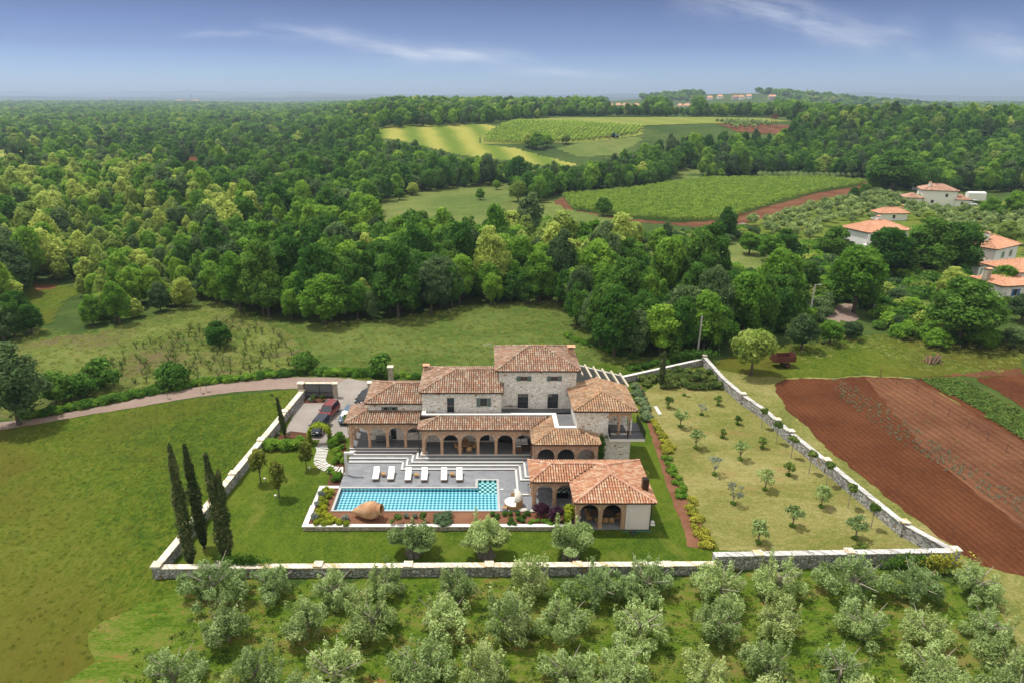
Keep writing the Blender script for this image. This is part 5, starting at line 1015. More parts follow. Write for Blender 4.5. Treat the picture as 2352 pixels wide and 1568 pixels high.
p = G(2263,640); e = cottage('white_house', 'white two storey house with pale green shutters and two air conditioners at the right edge', p[0]+1.6, p[1]+1.0, .55,
  [(0,11.5,0,8.5,0,6.9,8.9,[(4.2,4.3,.9,1.5,gs),(8.2,4.3,.9,1.5,gs),(2.2,1.0,.9,1.5,gs),(6.6,0.2,1.4,2.1,None)],[],'orange_tile'),(-4.0,0,1.0,6.2,0,3.2,4.2,[(-2,.9,.9,1.4,gs)],[],'patch_tile')])
LC(e,2.6,3.6,7.9,10.2,.9); 
for k in (0,1): m = MB(); m.box(-.34,-.02,5.0+k*1.3,5.9+k*1.3,4.1,4.9); m.build('air_conditioner','white_trim',e,local=True)
m = MB(); m.box(3.6,8.0,-2.2,0,2.9,3.0); LR(e,[([(3.4,-2.3,2.9),(8.2,-2.3,2.9),(7.2,0,3.7),(4.4,0,3.7)],(0,1)),([(3.4,0,2.9),(3.4,-2.3,2.9),(4.4,0,3.7)],(0,1)),([(8.2,-2.3,2.9),(8.2,0,2.9),(7.2,0,3.7)],(0,1))],[], 'patch_tile',[]); m.build('porch','white_wall',e,local=True)
p = G(2015,592); e = cottage('white_house', 'white house with an orange hipped roof and corner balcony behind the tall dark trees', p[0]-2.4, p[1]+2, .30,
  [(0,14,0,9,0,6.4,8.6,[(1.6,4.0,1.6,1.8,None),(5,4.2,1,1.3,gs),(9,4.2,1,1.3,gs),(4,.8,1,1.3,gs)],[(2,4.2,1,1.3,gs)],'orange_tile')]); LC(e,7.5,5,7.7,9.9,.8)
m = MB(); m.box(-1.6,1.8,-1.6,0,3.2,3.4); m.box(-1.6,1.8,-1.6,-1.5,3.4,4.2); m.box(-1.6,-1.4,-1.6,-1.4,0,6.3); m.build('balcony','white_wall',e,local=True)
p = G(2160,478); e = cottage('white_house', 'white house with a pale pink hipped roof behind the clipped hedge', p[0]-4, p[1]+5, -.35,
  [(-1,11,0,9,0,6.0,8.0,[(7.5,3.6,.9,1.2,None),(3,1.0,1.0,1.2,None)],[(5,3.6,1,1.2,gs)],'patch_tile'),(-7,-1,-2,5,0,3.0,4.4,[(-5,.6,1.6,1.6,None)],[],'patch_tile'),(11,15,-1,7,0,2.9,4.2,[(13,.8,1,1.2,None)],[],'patch_tile')]); LC(e,1.5,2.5,6.8,8.9,.8)
p = G(2080,512); e = cottage('cottage', 'low cottage with a red brown roof among the olive trees', p[0]-2, p[1]+4, .10, [(-5,5,0,5,0,2.6,4.2,[(0,.8,1,1.2,None)],[],'orange_tile')]); LC(e,4.2,2.5,3.2,5.2,.5,'brick')
p = G(2290,720); e = cottage('stone_house', 'old grey stone house with red tiles and blue shutters at the right edge', p[0]+.6, p[1]+1, .18, [(0,9,0,7,0,5.4,6.6,[(3.3,3.2,.9,1.4,'blue_paint'),(2.4,.4,1.2,1.7,'blue_paint')],[],'orange_tile'),(6,15,3,11,0,7.2,8.9,[(8,4.6,.9,1.3,'blue_paint')],[],'orange_tile')], 'stone'); LC(e,-.2,4,5.6,8.2,1.0,'rubble_warm')
m = MB(); m.box(.9,1.9,-.35,-.02,3.4,4.1); m.build('air_conditioner','white_trim',e,local=True)
p = G(2113,437); e = empty('shed', (p[0],p[1],0), 'dark shed with a blue grey metal roof behind the big oak', 'shed', rz=-.2); m = MB(); m.box(-5,5,0,6,0,3.2); m.build('wall','slate_dark',e,local=True); m = MB(); m.idx([(-5.4,-.4,3.2),(5.4,-.4,3.2),(5.4,6.4,4.4),(-5.4,6.4,4.4),(-5.4,-.4,3.3),(5.4,-.4,3.3),(5.4,6.4,4.5),(-5.4,6.4,4.5)],[(0,3,2,1),(4,5,6,7),(0,1,5,4),(1,2,6,5),(2,3,7,6),(3,0,4,7)]); m.build('roof','shed_metal',e,local=True); m = MB(); m.box(-3.5,1,-.1,0,0,2.6); m.build('door','white_trim',e,local=True)
p = G(2238,462); m = MB(); m.idx([(-5,-1.4,0),(5,-1.4,0),(5,1.4,0),(-5,1.4,0),(-4.8,-1.3,2.6),(4.8,-1.3,2.6),(4.8,1.3,2.6),(-4.8,1.3,2.6),(-4.6,0,3.1),(4.6,0,3.1)],[(0,1,5,4),(1,2,6,5),(2,3,7,6),(3,0,4,7),(4,5,9,8),(6,7,8,9),(5,6,9),(7,4,8)]); o = m.build('covered_trailer','white_trim',None); o.location = (p[0],p[1],0); o.rotation_euler = (0,0,-.1); o.scale = (.72,1,1.15); tag(o,'vehicle under a white cover beyond the pink roofed house','covered vehicle')
for k, (px, py, lab) in enumerate(((2233,475,'white car parked behind the clipped hedge, left one'),(2244,470,'white car parked behind the clipped hedge, right one'))): p = G(px,py); o = car('car_white', lab, p[0], p[1]+1, 1.2, False, h=1.45); o.location.z = 0; o['group'] = 'white cars behind the hedge'
p = G(2055,722); o = car('car_blue', 'dark blue car nosing out of the bushes beside the village road', p[0], p[1]+1.5, 1.3, True); o['group'] = 'cars in the village'
for k, (px, py, x2, y2, h, lab) in enumerate(((1935,590,1980,606,1.3,'cream garden wall below the white balcony house'),(1925,612,1950,632,1.2,'low pale wall by the trees beside the white balcony house'),(2325,640,2380,650,1.6,'old grey stone wall at the right edge beside the green shuttered house'))): a, b = G(px,py), G(x2,y2); m = MB(); e = empty('garden_wall',(a[0],a[1],0),lab,'wall'); m.obox(a,b,.3,0,h); m.build('wall','cream_wall' if k < 2 else 'rubble_warm',e); m = MB(); m.obox(a,b,.42,h,h+.08); m.build('coping','white_trim',e)
# far village and landmarks on the rise
vl = [(1560,240,9,5,'orange roofed farmhouse alone left of the far village','orange_tile'),(1398,238,14,5,'low orange roof showing at the left end of the far hamlet','orange_tile'),(1420,238,10,6,'long barn roof in the far hamlet','orange_tile'),(1440,236,16,6,'widest orange roof in the middle of the far hamlet','orange_tile'),(1463,236,12,5,'last low roof at the right end of the far hamlet','orange_tile'),(1312,243,14,4,'single salmon roof left of the far hamlet','orange_tile'),(1628,231,12,6,'white house at the left end of the hilltop village','orange_tile'),(1652,228,12,6,'second house of the hilltop village with a red roof','orange_tile'),(1688,230,14,7,'grey stone house in the middle of the hilltop village','patch_tile'),(1702,230,14,7,'long red roofed house in the middle of the hilltop village','orange_tile'),(1716,229,12,7,'right hand house of the hilltop village row','orange_tile'),(1771,230,16,8,'tall white house alone right of the hilltop village','orange_tile'),(1578,243,12,4,'orange roof below the hilltop village','orange_tile')]
for k, (px, py, w, h, lab, tl) in enumerate(vl):
    p = G(px,py); y = min(p[1],2300 if k > 5 and k < 12 else 1500); x = XYd(px, y) if False else (px-CX)/FPX*(y*PC+30*PS); z = H(x,y); w *= 1.1; h_ = max(h,6)-.5
    e = empty('village_house', (x,y,z), lab, 'house', 'far village houses', rz=(k%5-2)*.2); m = MB(); m.box(-w/2,w/2,0,9,-3,h_); m.build('wall','white_wall' if k%3 != 2 else 'pale_plaster_stone',e,local=True)
    m = MB(); a,b,c,d = (-w/2-.6,-.6,h_),(w/2+.6,-.6,h_),(w/2+.6,9.6,h_),(-w/2-.6,9.6,h_); r1,r2_ = (-w/2+2,4.5,h_+4.2),(w/2-2,4.5,h_+4.2); m.idx([a,b,c,d,r1,r2_],[(0,1,5,4),(1,2,5),(2,3,4,5),(3,0,4),(0,3,2,1)]); m.build('roof',tl,e,local=True)
    for q in (-.25,.25): m = MB(); m.box(q*w-.8,q*w+.8,-.06,0,h_*.5,h_*.5+1.8); m.build('window','pane',e,local=True)
def far_at(px, dist): return (px-CX)/FPX*(dist*PC+40*PS), dist
x, y = far_at(441,5200); e = empty('church_steeple', (x,y,0), 'slim pointed church steeple on the far left skyline', 'church tower'); m = MB(); m.box(-3,3,-3,3,-15,38); m.build('tower','concrete',e,local=True); m = MB(); m.idx([(-3.6,-3.6,38),(3.6,-3.6,38),(3.6,3.6,38),(-3.6,3.6,38),(0,0,58)],[(0,1,4),(1,2,4),(2,3,4),(3,0,4)]); m.build('spire','slate_dark',e,local=True)
x, y = far_at(380,5100)
for k, (dx, w, lab) in enumerate(((415,30,'far town roofs left of the steeple'),(448,26,'far town roofs right beside the steeple'))): x, y = far_at(dx,5180); e = empty('town_house',(x,y,0),lab,'building'); m = MB(); m.box(-w,w,0,20,-15,14); m.build('wall','cream_wall',e,local=True); m = MB(); m.idx([(-w,0,14),(w,0,14),(w,20,14),(-w,20,14),(-w,10,20),(w,10,20)],[(0,1,5,4),(2,3,4,5),(0,4,3),(1,2,5)]); m.build('roof','patch_tile',e,local=True)
x, y = far_at(258,5200); e = empty('castle', (x,y,0), 'dark castle with a short tower on the far left skyline', 'castle'); m = MB(); m.box(-26,30,0,24,-15,16); m.box(-22,-8,-2,14,-15,34)
for k in range(4): m.box(-22+k*4,-20+k*4,-2,0,34,36)
m.build('wall','rubble_warm',e,local=True)
x, y = far_at(1848,2250); e = empty('radio_mast', (x,y,H(x,y)), 'thin lattice radio mast above the hilltop trees', 'mast'); m = MB()
for (dx,dy) in ((-1.2,-1),(1.2,-1),(0,1.1)): m.tube([(dx,dy,0),(dx*.4,dy*.4,46)],.35,4)
for k in range(14): z = 3+k*3.1; s = 1-.6*z/46; m.tube([(-1.2*s,-s,z),(1.2*s,-s,z+2.6),(0,1.1*s,z+1.2),(-1.2*s,-s,z)],.2,4)
m.build('lattice','antenna',e,local=True); m = MB(); m.box(-1.6,1.6,-.8,.8,40,43); m.build('dish','concrete',e,local=True)
p = G(1776,296); e = empty('lookout_stand', (p[0],p[1],H(*p)), 'small wooden lookout stand on legs at the edge of the far fields', 'hunting stand')
m = MB(); m.box(-1.5,1.5,-1.5,1.5,6.5,8.8); m.box(-2,2,-2,2,8.8,9.1); m.build('cabin','old_wood',e,local=True)
for dx in (-1,1):
    for dy in (-1,1): m = MB(); m.tube([(dx*1.8,dy*1.8,0),(dx*1.3,dy*1.3,6.5)],.16,5); m.build('leg','old_wood',e,local=True)
p = G(1411,320); e = empty('tractor', (p[0],p[1],H(*p)+.2), 'blue tractor working at the edge of the far vineyard', 'tractor', rz=.3)
m = MB(); m.box(0,2.6,-.5,.5,.9,1.8); m.box(2.5,2.7,-.45,.45,.7,1.7); m.build('bonnet','blue_metal',e,local=True); m = MB(); m.box(-1.6,0,-.8,.8,1.2,2.9); m.build('cab','glass_car',e,local=True); m = MB(); m.box(-1.8,.15,-.95,.95,2.9,3.05); m.build('cab_roof','blue_metal',e,local=True)
for xx, r in ((-1.0,.9),(2.1,.6)):
    for s in (-1,1): m = MB(); m.lathe([(0,-.25),(r,-.25),(r,.25),(0,.25)],(xx,s*.95,r),14,axis=Matrix.Rotation(math.pi/2,3,'X').to_euler()); m.build('wheel','rubber',e,local=True)
e2 = empty('harrow', (p[0]-4.2,p[1]-1.3,H(*p)+.2), 'red harrow drawn behind the blue tractor', 'farm tool', rz=.3); m = MB(); m.box(-1.6,1.2,-1.4,1.4,.6,.9); m.build('frame','rust',e2,local=True); m = MB()
for k in range(6): m.tube([(-1.2,-1.2+k*.45,.6),(-1.2,-1.2+k*.45,0)],.08,4)
m.build('tine','rust',e2,local=True)
# ------------------------------------------------------------------ plants
def trunk_mesh(name, h, r, seed, limbs=5, spread=1.5, mat='bark', lean=0, top=None, fork=.5):
    r2 = random.Random(seed); m = MB(); top = top or h*1.5; fk = h*fork
    m.tube([(0,0,-.1),(lean*.3,0,h*.35),(lean*.6,.02,fk),(lean,0,h)], [r*1.35,r,r*.85,r*.45], 7)
    for i in range(limbs):
        a = 2*math.pi*(i+r2.random()*.6)/limbs; s = spread*(.7+.5*r2.random()); z0 = fk+(h-fk)*r2.random()*.6; zt = h+(top-h)*r2.random()
        m.tube([(lean*.6,0,z0),(lean+math.cos(a)*s*.45,math.sin(a)*s*.45,z0+(zt-z0)*.45),(lean+math.cos(a)*s,math.sin(a)*s,zt)], [r*.5,r*.33,r*.12], 5)
    me = bpy.data.meshes.new(name); me.from_pydata(m.v, [], m.f); me.materials.append(MAT(mat)); at = me.attributes.new('rnd','FLOAT','FACE'); return me
PR = {}
def proto(key, crowns, trunks): PR[key] = (crowns, trunks)
def kinds(key, mat, n, R, Hh, base, nl, nc, card, th, tr, seed, lobe=.42, tmat='bark', limbs=5, **kw):
    proto(key, [crown_mesh('crown', mat, R, Hh, base, nl, nc, card, seed+i*7, lobe, **kw) for i in range(n)], [trunk_mesh('trunk', th, tr, seed+i, limbs, R*.6, tmat, top=base+Hh*.75) for i in range(n)])
pc = [0]
def plant(key, x, y, s, name, label, cat, group=None, z=0, sz=None, rz=None, trunk=True, tname='trunk', cname='crown'):
    cr, tk = PR[key]; pc[0] += 1; i = pc[0]%len(cr); o = bpy.data.objects.new(name, None); COL.objects.link(o)
    o.location = (x,y,z); o.rotation_euler = (0,0,rz if rz is not None else rnd.random()*6.28); o.scale = (s,s,sz or s); tag(o, label, cat, group)
    obj(cname, cr[i], o)
    if trunk and tk: obj(tname, tk[i%len(tk)], o)
    return o
# broad trees: unit sizes are real metres at scale 1
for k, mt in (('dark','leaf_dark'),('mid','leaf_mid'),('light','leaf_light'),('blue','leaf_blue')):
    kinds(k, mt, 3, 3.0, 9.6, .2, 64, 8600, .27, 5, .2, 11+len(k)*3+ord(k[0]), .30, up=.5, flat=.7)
kinds('bush', 'leaf_dark', 2, 1.5, 2.3, -.1, 14, 1300, .22, 1, .05, 71, .45); kinds('bush2', 'leaf_mid', 2, 1.5, 2.3, -.1, 14, 1300, .22, 1, .05, 75, .45)
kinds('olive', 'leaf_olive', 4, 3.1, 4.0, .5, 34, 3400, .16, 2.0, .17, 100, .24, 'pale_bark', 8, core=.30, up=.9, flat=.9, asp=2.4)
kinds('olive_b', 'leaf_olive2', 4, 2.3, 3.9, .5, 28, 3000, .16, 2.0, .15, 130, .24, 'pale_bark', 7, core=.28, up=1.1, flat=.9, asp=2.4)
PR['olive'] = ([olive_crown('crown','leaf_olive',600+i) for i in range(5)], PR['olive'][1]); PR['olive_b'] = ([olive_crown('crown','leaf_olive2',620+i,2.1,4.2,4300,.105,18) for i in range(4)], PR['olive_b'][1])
kinds('big_olive', 'leaf_olive', 3, 1.95, 2.7, 1.2, 60, 9000, .10, 1.6, .2, 160, .27, 'olive_bark', 6, core=.66, up=.4, flat=.7, asp=1.9)
PR['big_olive'] = ([olive_crown('crown','leaf_olive',660+i,1.85,4.1,11000,.095,7,1.55) for i in range(3)], None)
kinds('thin_olive', 'leaf_olive', 3, .78, 1.35, .62, 12, 620, .10, .95, .055, 190, .36, 'olive_bark', 6, core=.30, up=.5, flat=.8, asp=2)
kinds('sparse_olive', 'leaf_grey', 2, .75, 1.3, .65, 9, 260, .09, .95, .05, 200, .34, 'pale_bark', 8, core=0, up=.6, flat=.9, asp=2)
kinds('citrus', 'leaf_bright', 3, .55, .95, .35, 8, 420, .12, .6, .04, 210, .42, core=.4); kinds('standard', 'leaf_bright', 3, .52, .80, 1.75, 10, 520, .12, 1.9, .038, 220, .42, 'pale_bark', 4, core=.45)
kinds('magnolia', 'leaf_magnolia', 3, 1.05, 3.9, .75, 26, 2100, .17, 1.6, .07, 230, .40, core=.42, up=.2, sh=1.6, flat=.8)
kinds('round_tree', 'leaf_light', 1, 2.3, 3.5, 1.2, 26, 3600, .24, 2, .13, 240, .36, core=.6)
kinds('ball', 'leaf_lime', 3, .42, .62, 0, 8, 700, .07, .3, .02, 250, .5, core=.8, flat=.9); kinds('dark_ball', 'leaf_dark', 2, .32, .5, 0, 7, 360, .07, .3, .02, 256, .5, core=.75); kinds('grey_ball', 'leaf_grey', 2, .30, .45, 0, 7, 360, .06, .3, .02, 258, .5, core=.8)
kinds('gold', 'leaf_gold', 3, .55, .55, 0, 9, 420, .12, .3, .02, 260, .5, core=.5, flat=.9); kinds('green_low', 'leaf_mid', 2, .4, .4, 0, 8, 260, .1, .3, .02, 266, .5, core=.5)
kinds('purple', 'leaf_purple', 2, .95, 1.5, .1, 14, 1300, .13, .8, .04, 270, .42, core=.5); kinds('yellow_bush', 'leaf_lime', 2, .9, 1.5, 0, 12, 1100, .14, .8, .03, 276, .42, core=.6)
kinds('juniper', 'leaf_juniper', 1, 1.5, .9, 0, 16, 1700, .13, .4, .04, 280, .34, core=.5, flat=.9, asp=3); kinds('lavender', 'leaf_lavender', 3, .75, .95, 0, 12, 900, .12, .3, .02, 284, .42, core=.6, up=1.2, asp=3)
kinds('rosemary', 'leaf_juniper', 2, .75, .85, 0, 12, 800, .11, .3, .02, 290, .42, core=.65, asp=2.4); kinds('spiky', 'leaf_grey', 2, .4, .55, 0, 7, 220, .14, .2, .02, 296, .5, core=.2, up=1.4, asp=3.5)
# tall cypress
def cypress_mesh(seed, H_, R0, tops=((0,0,1),)):
    rg = np.random.default_rng(seed); parts = []
    for (tx, ty, hh) in tops:
        n = 3000; t = rg.random(n)**.9; prof = np.minimum(1, (t/.10)**.6)*np.where(t < .35, 1, 1-((t-.35)/.65)**1.7*.82)*(.92+.16*np.sin(t*23+seed)); a = rg.random(n)*6.283
        r = R0*prof*(.70+.55*rg.random(n)**1.5); z = .55+t*(H_*hh-.55); C = np.stack([tx*t+np.cos(a)*r, ty*t+np.sin(a)*r, z], 1)
        nn = np.stack([np.cos(a), np.sin(a), .9+0*a], 1)+rg.normal(size=(n,3))*.45; parts.append(cards(rg, C, nn, np.full(n, .17), 1.9))
    nl = sum(len(p[1]) for p in parts)
    for (tx, ty, hh) in tops:
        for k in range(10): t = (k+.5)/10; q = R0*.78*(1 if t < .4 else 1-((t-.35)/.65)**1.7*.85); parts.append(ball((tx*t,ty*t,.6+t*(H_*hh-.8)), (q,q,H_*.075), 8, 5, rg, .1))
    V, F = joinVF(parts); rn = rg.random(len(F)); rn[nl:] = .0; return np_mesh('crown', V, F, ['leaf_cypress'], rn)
def cyp(bx, by, ty, R0, seed, lab, tops=((0,0,1),), lean=(0,0), grp=None, hs=1):
    p = G(bx,by); v = (ty-CY)/FPX; d = p[1]/(PC-v*PS); h = HC-d*(PS+v*PC)
    o = bpy.data.objects.new('cypress', None); COL.objects.link(o); o.location = (p[0],p[1],0); o.rotation_euler = (lean[1],lean[0],0); tag(o, lab, 'cypress tree', grp); obj('crown', cypress_mesh(seed,h*hs,R0,tops), o); obj('trunk', trunk_mesh('trunk',1.2,.12,seed,0,1,'bark'), o)
cyp(440,1300,1020,.60,1,'tall dark cypress nearest the left corner of the boundary wall',lean=(-.01,0),grp='tall cypresses in the left corner')
cyp(470,1258,1020,.56,2,'tall cypress with a browned tip, middle and farthest of the three',lean=(-.03,0),grp='tall cypresses in the left corner')
cyp(522,1292,1040,.60,3,'tall cypress with a split double top, rightmost of the three',((-.5,0,1),(.35,.1,.84)),grp='tall cypresses in the left corner')
cyp(656,1005,912,.26,4,'thin leaning cypress in the mulch bed of the parking court',lean=(-.10,0)); cyp(1518,890,806,.42,5,'narrow dark cypress standing in the lavender by the back wall')
# three ancient olives on the lawn
for bx, by, s, lab in ((948,1277,1.0,'ancient olive with a thick gnarled trunk, leftmost of three on the lawn'),(1117,1281,1.12,'ancient olive with the widest pale crown, middle of three on the lawn'),(1312,1283,1.05,'ancient olive with a slim waisted trunk, rightmost of three on the lawn')):
    p = G(bx,by); o = plant('big_olive', p[0], p[1]+.3, s, 'olive_tree', lab, 'olive tree', 'ancient olives on the lawn', trunk=False, rz=0)
    r2 = random.Random(bx); m = MB()
    for k in range(7): a = k*.9; q = .30+.15*r2.random(); m.tube([(math.cos(a)*q*1.6,math.sin(a)*q*1.6,-.05),(math.cos(a)*q*.9,math.sin(a)*q*.9,.45),(math.cos(a+.5)*q*.75,math.sin(a+.5)*q*.75,1.0),(math.cos(a+.8)*q*2.0,math.sin(a+.8)*q*2.0,1.9)],[.27,.22,.17,.08],7)
    t = m.build('trunk','olive_bark',None); t.parent = o
# small trees on the lawn
for bx, by, s, lab in ((599,1109,1.0,'slender magnolia nearest the left wall on the lawn'),(642,1144,.98,'slender magnolia nearest the viewer, before the clipped hedge'),(704,1079,.85,'slender magnolia beside the curving stone path')):
    p = G(bx,by); plant('magnolia', p[0], p[1], s, 'magnolia_tree', lab, 'tree', 'magnolias on the lawn', sz=s*1.08)
for bx, by, lab in ((608,1103,'small white garden spotlight beside the leftmost magnolia'),(633,1142,'small white garden spotlight beside the nearest magnolia'),(711,1078,'small white garden spotlight beside the magnolia by the path')):
    p = G(bx,by); m = MB(); m.tube([(0,0,0),(0,0,.2)],.03,5); m.lathe([(0,.18),(.10,.2),(.13,.34),(0,.36)],(0,0,0),8); o = m.build('garden_light','white_trim',None); o.location = (p[0],p[1],0); tag(o,lab,'garden light','garden lights on the lawn')
# hedge, arch of climbers, bushes round the court
for k, (bx, by, s) in enumerate(((612,1030,.62),(628,1031,.66),(645,1032,.62),(662,1032,.66),(678,1031,.62))): p = G(bx,by); plant('bush2', p[0], p[1], s, 'hedge_bush', 'clipped dark shrub of the hedge behind the magnolias', 'hedge', 'hedge shrubs along the parking court', trunk=False)
p = G(735,1018); e = empty('climber_arch', (p[0],p[1],0), 'arch of golden green climber over the start of the garden path', 'plant arch'); rg = np.random.default_rng(5); n = 2600; t = rg.random(n); a = math.pi*(-.18+1.36*t); rr = 1.15+.32*rg.random(n); C = np.stack([-np.cos(a)*rr, rg.normal(size=n)*.30, np.where((a < 0)|(a > math.pi), 1.35+np.sin(a)*2.2, 1.35+np.sin(a)*rr)], 1); V, F = cards(rg, C, np.stack([-np.cos(a),0*a-.3,np.sin(a)+.4],1)+rg.normal(size=(n,3))*.6, np.full(n,.15)); obj('foliage', np_mesh('foliage',V,F,['leaf_lime'],rg.random(n)), e)
m = MB(); m.tube([(-1.25*math.cos(math.pi*k/10),0,1.3+1.25*math.sin(math.pi*k/10)) for k in range(11)],.05); m.tube([(-1.25,0,0),(-1.25,0,1.4)],.05); m.tube([(1.25,0,0),(1.25,0,1.4)],.05); m.build('frame','iron',e,local=True)
def many(lst, key, name, cat, grp, z=0, jit=.15, same=None, trunk=False):
    for it in lst:
        bx, by, s = it[:3]; lab = it[3] if len(it) > 3 else same; p = G(bx, by, z); plant(key, p[0], p[1], s*(1+jit*(rnd.random()-.5)), name, lab, cat, grp, z=z, trunk=trunk)
many([(690,1020,.6,'dark shrub left of the climber arch'),(766,1022,.6,'leafy shrub right of the climber arch'),(779,1012,.55,'glossy shrub between the arch and the portico')],'bush2','shrub','shrub','shrubs beside the climber arch')
many([(640,998,.9,'grey green ball shrub left in the mulch bed of the court'),(663,998,.8,'small round shrub right in the mulch bed of the court')],'grey_ball','ball_shrub','shrub','low shrubs in the mulch bed')
many([(712,922,.9,'silver spiky plant left in the bed before the gate'),(752,924,.7,'small spiky plant right in the bed before the gate')],'spiky','spiky_plant','plant','spiky plants before the gate')
many([(722,921,.8,'young leafy shrub left before the grey gate'),(742,921,.85,'young leafy shrub right before the grey gate')],'citrus','young_shrub','shrub','young shrubs before the gate',trunk=True)
p = G(800,998); plant('standard', p[0], p[1], 1.15, 'young_tree', 'young yellow green tree before the blue grey car', 'tree')
many([(x,y,.32+.16*((x*7)%3)/3) for x,y in ((775,1040),(781,1052),(772,1062),(786,1030),(790,1062),(768,1093),(772,1104),(760,1085),(780,1095))],'bush2','rose_bush','shrub','rose bushes in the mulch beside the steps',same='loose rose bush in the brown mulch left of the steps')
ngon_sheet('mulch_bed', DP([(793,1012),(800,1060),(795,1085),(784,1118),(750,1118),(760,1085),(768,1070),(772,1040),(785,1010)]), .020, 'mulch')
# balls and shrubs in the pool bed (z .40)
def z3(x, y): return ((1000+x/3.267)/1.5064, (1550+y/3.267)/1.5064)
def z4(x, y): return ((1650+x/3.267)/1.5064, (1500+y/3.267)/1.5064)
balls = [(418,478),(478,502),(405,515),(450,552),(378,592),(415,628),(360,650),(398,690),(335,722),(402,752),(318,775),(455,788),(372,832),(308,856),(460,852),(515,822),(575,855),(648,868),(398,862)]
many([z3(x,y+8)+(.92,) for x,y in balls],'ball','ball_shrub','shrub','lime green ball shrubs in the pool bed',.42,same='lime green ball shrub in the pool bed left of the big jar')
many([z3(x,y)+(1.0,l) for x,y,l in ((365,545,'grassy spiky clump at the back left of the ball shrubs'),(322,660,'grassy spiky clump beside the planter wall halfway down'),(290,800,'grassy spiky clump at the front left of the ball shrubs'),(640,822,'dark grassy clump just left of the big jar'))],'spiky','grass_clump','plant','grassy clumps in the pool bed',.42)
many([z3(1225,785)+(.95,'small dark round shrub right of the big jar'),],'dark_ball','ball_shrub','shrub',None,.42)
many([z3(1328,778)+(1,'grey round shrub, left of two behind the leftmost old olive'),z3(1422,778)+(1,'grey round shrub, right of two behind the leftmost old olive')],'grey_ball','ball_shrub','shrub','grey round shrubs in the pool bed',.42)
many([z3(1240,860)+(.9,'bright leafy shrub left behind the leftmost old olive'),z3(1530,830)+(.9,'bright leafy shrub right behind the leftmost old olive'),z3(1170,870)+(.6,'small bright shrub near the mouth of the big jar')],'citrus','leafy_shrub','shrub','bright leafy shrubs in the pool bed',.42)
many([z3(1760,825)+(.8,'wide feathery blue green juniper before the pool')],'juniper','juniper','shrub',None,.42)
many([z4(x,y)+(.95,) for x,y in ((175,920),(235,945),(312,920),(380,915),(460,912),(525,945),(570,915),(475,980),(385,985),(365,1030),(425,1035),(518,1000),(215,975))],'dark_ball','dark_shrub','shrub','dark shrubs in the red bed before the pool',.42,same='small dark shrub in the red soil between two old olives')
many([z4(725,925)+(1,'purple leaved shrub before the left arch of the pool house'),z4(905,985)+(1,'purple leaved shrub before the second arch of the pool house')],'purple','purple_shrub','shrub','purple shrubs beside the pool house',.42)
many([z4(1045,960)+(1,'yellow green climber at the inner corner of the pool house'),z4(1020,1010)+(.8,'bright yellow green shrub at the foot of the pool house corner')],'yellow_bush','yellow_shrub','shrub','yellow green shrubs at the pool house corner',.42)
many([z4(x,y)+(.8,) for x,y in ((630,1000),(690,990),(760,1000),(800,1020),(820,985),(600,1020),(840,1030))],'green_low','low_plant','plant','low green plants in the red bed',.42,same='low green plant in the red soil before the purple shrubs')
p = G(*z4(1385,260)); e = empty('ivy', (13.6,69.95,0), 'dark ivy climbing the stone wall beside the three arched porch', 'ivy'); n = 900; C = np.stack([rg.normal(size=n)*.28, -.10-.12*rg.random(n), 1.2+rg.random(n)*3.4],1); V,F = cards(rg,C,rg.normal(size=(n,3))*.5+np.array([0,-1,.3]),np.full(n,.16)); obj('foliage',np_mesh('foliage',V,F,['leaf_dark'],rg.random(n)),e)
# gold shrubs along the red bed, list traced from the bed
def zr(x, y): return ((2100+x/1.63)/1.5064, (1250+y/1.63)/1.5064)
gold = [(262,345),(272,362),(285,380),(292,398),(300,415),(318,425),(310,440),(325,460),(345,475),(320,490),(340,502),(360,490),(352,515),(330,515)]
many([zr(x,y)+(1.0,) for x,y in gold],'gold','golden_shrub','shrub','golden shrubs at the upper end of the red bed',same='golden low shrub in the upper part of the long red bed')
many([zr(x,y)+(.95,) for x,y in ((475,785),(490,800),(465,830),(485,850),(475,870),(510,885),(495,905),(525,895),(495,945),(530,965),(555,970),(515,985),(540,1005),(570,1015),(545,1040),(575,1050))],'gold','golden_shrub','shrub','golden shrubs at the lower end of the red bed',same='golden low shrub in the lower part of the long red bed')
many([zr(x,y)+(1.2,) for x,y in ((325,550),(355,555),(340,580),(365,600),(350,625),(375,620),(380,650),(405,665),(385,690),(410,700),(430,720),(400,740),(425,745),(405,770),(435,770))],'green_low','low_shrub','shrub','green low shrubs in the middle of the red bed',same='green low shrub in the middle of the long red bed')
many([zr(x,y)+(1.0,) for x,y in ((165,150),(180,180),(190,205),(200,230),(212,250),(222,275),(205,290),(225,310),(238,330),(180,230),(165,190),(215,330))],'rosemary','rosemary_bush','shrub','rosemary along the right wing',same='spreading rosemary bush in the row beside the right wing')
many([zr(x,y)+(1.15,) for x,y in [(200,110),(225,138),(250,112),(285,105),(330,150),(350,110),(380,145),(400,100),(430,140),(450,108),(480,155),(500,112),(530,155),(548,110),(580,155),(610,150),(605,115),(575,85),(520,75),(460,70),(400,68),(345,78),(630,150)]],'lavender','lavender_bush','shrub','lavender in the back corner of the garden',same='upright green lavender bush in the back corner of the garden')
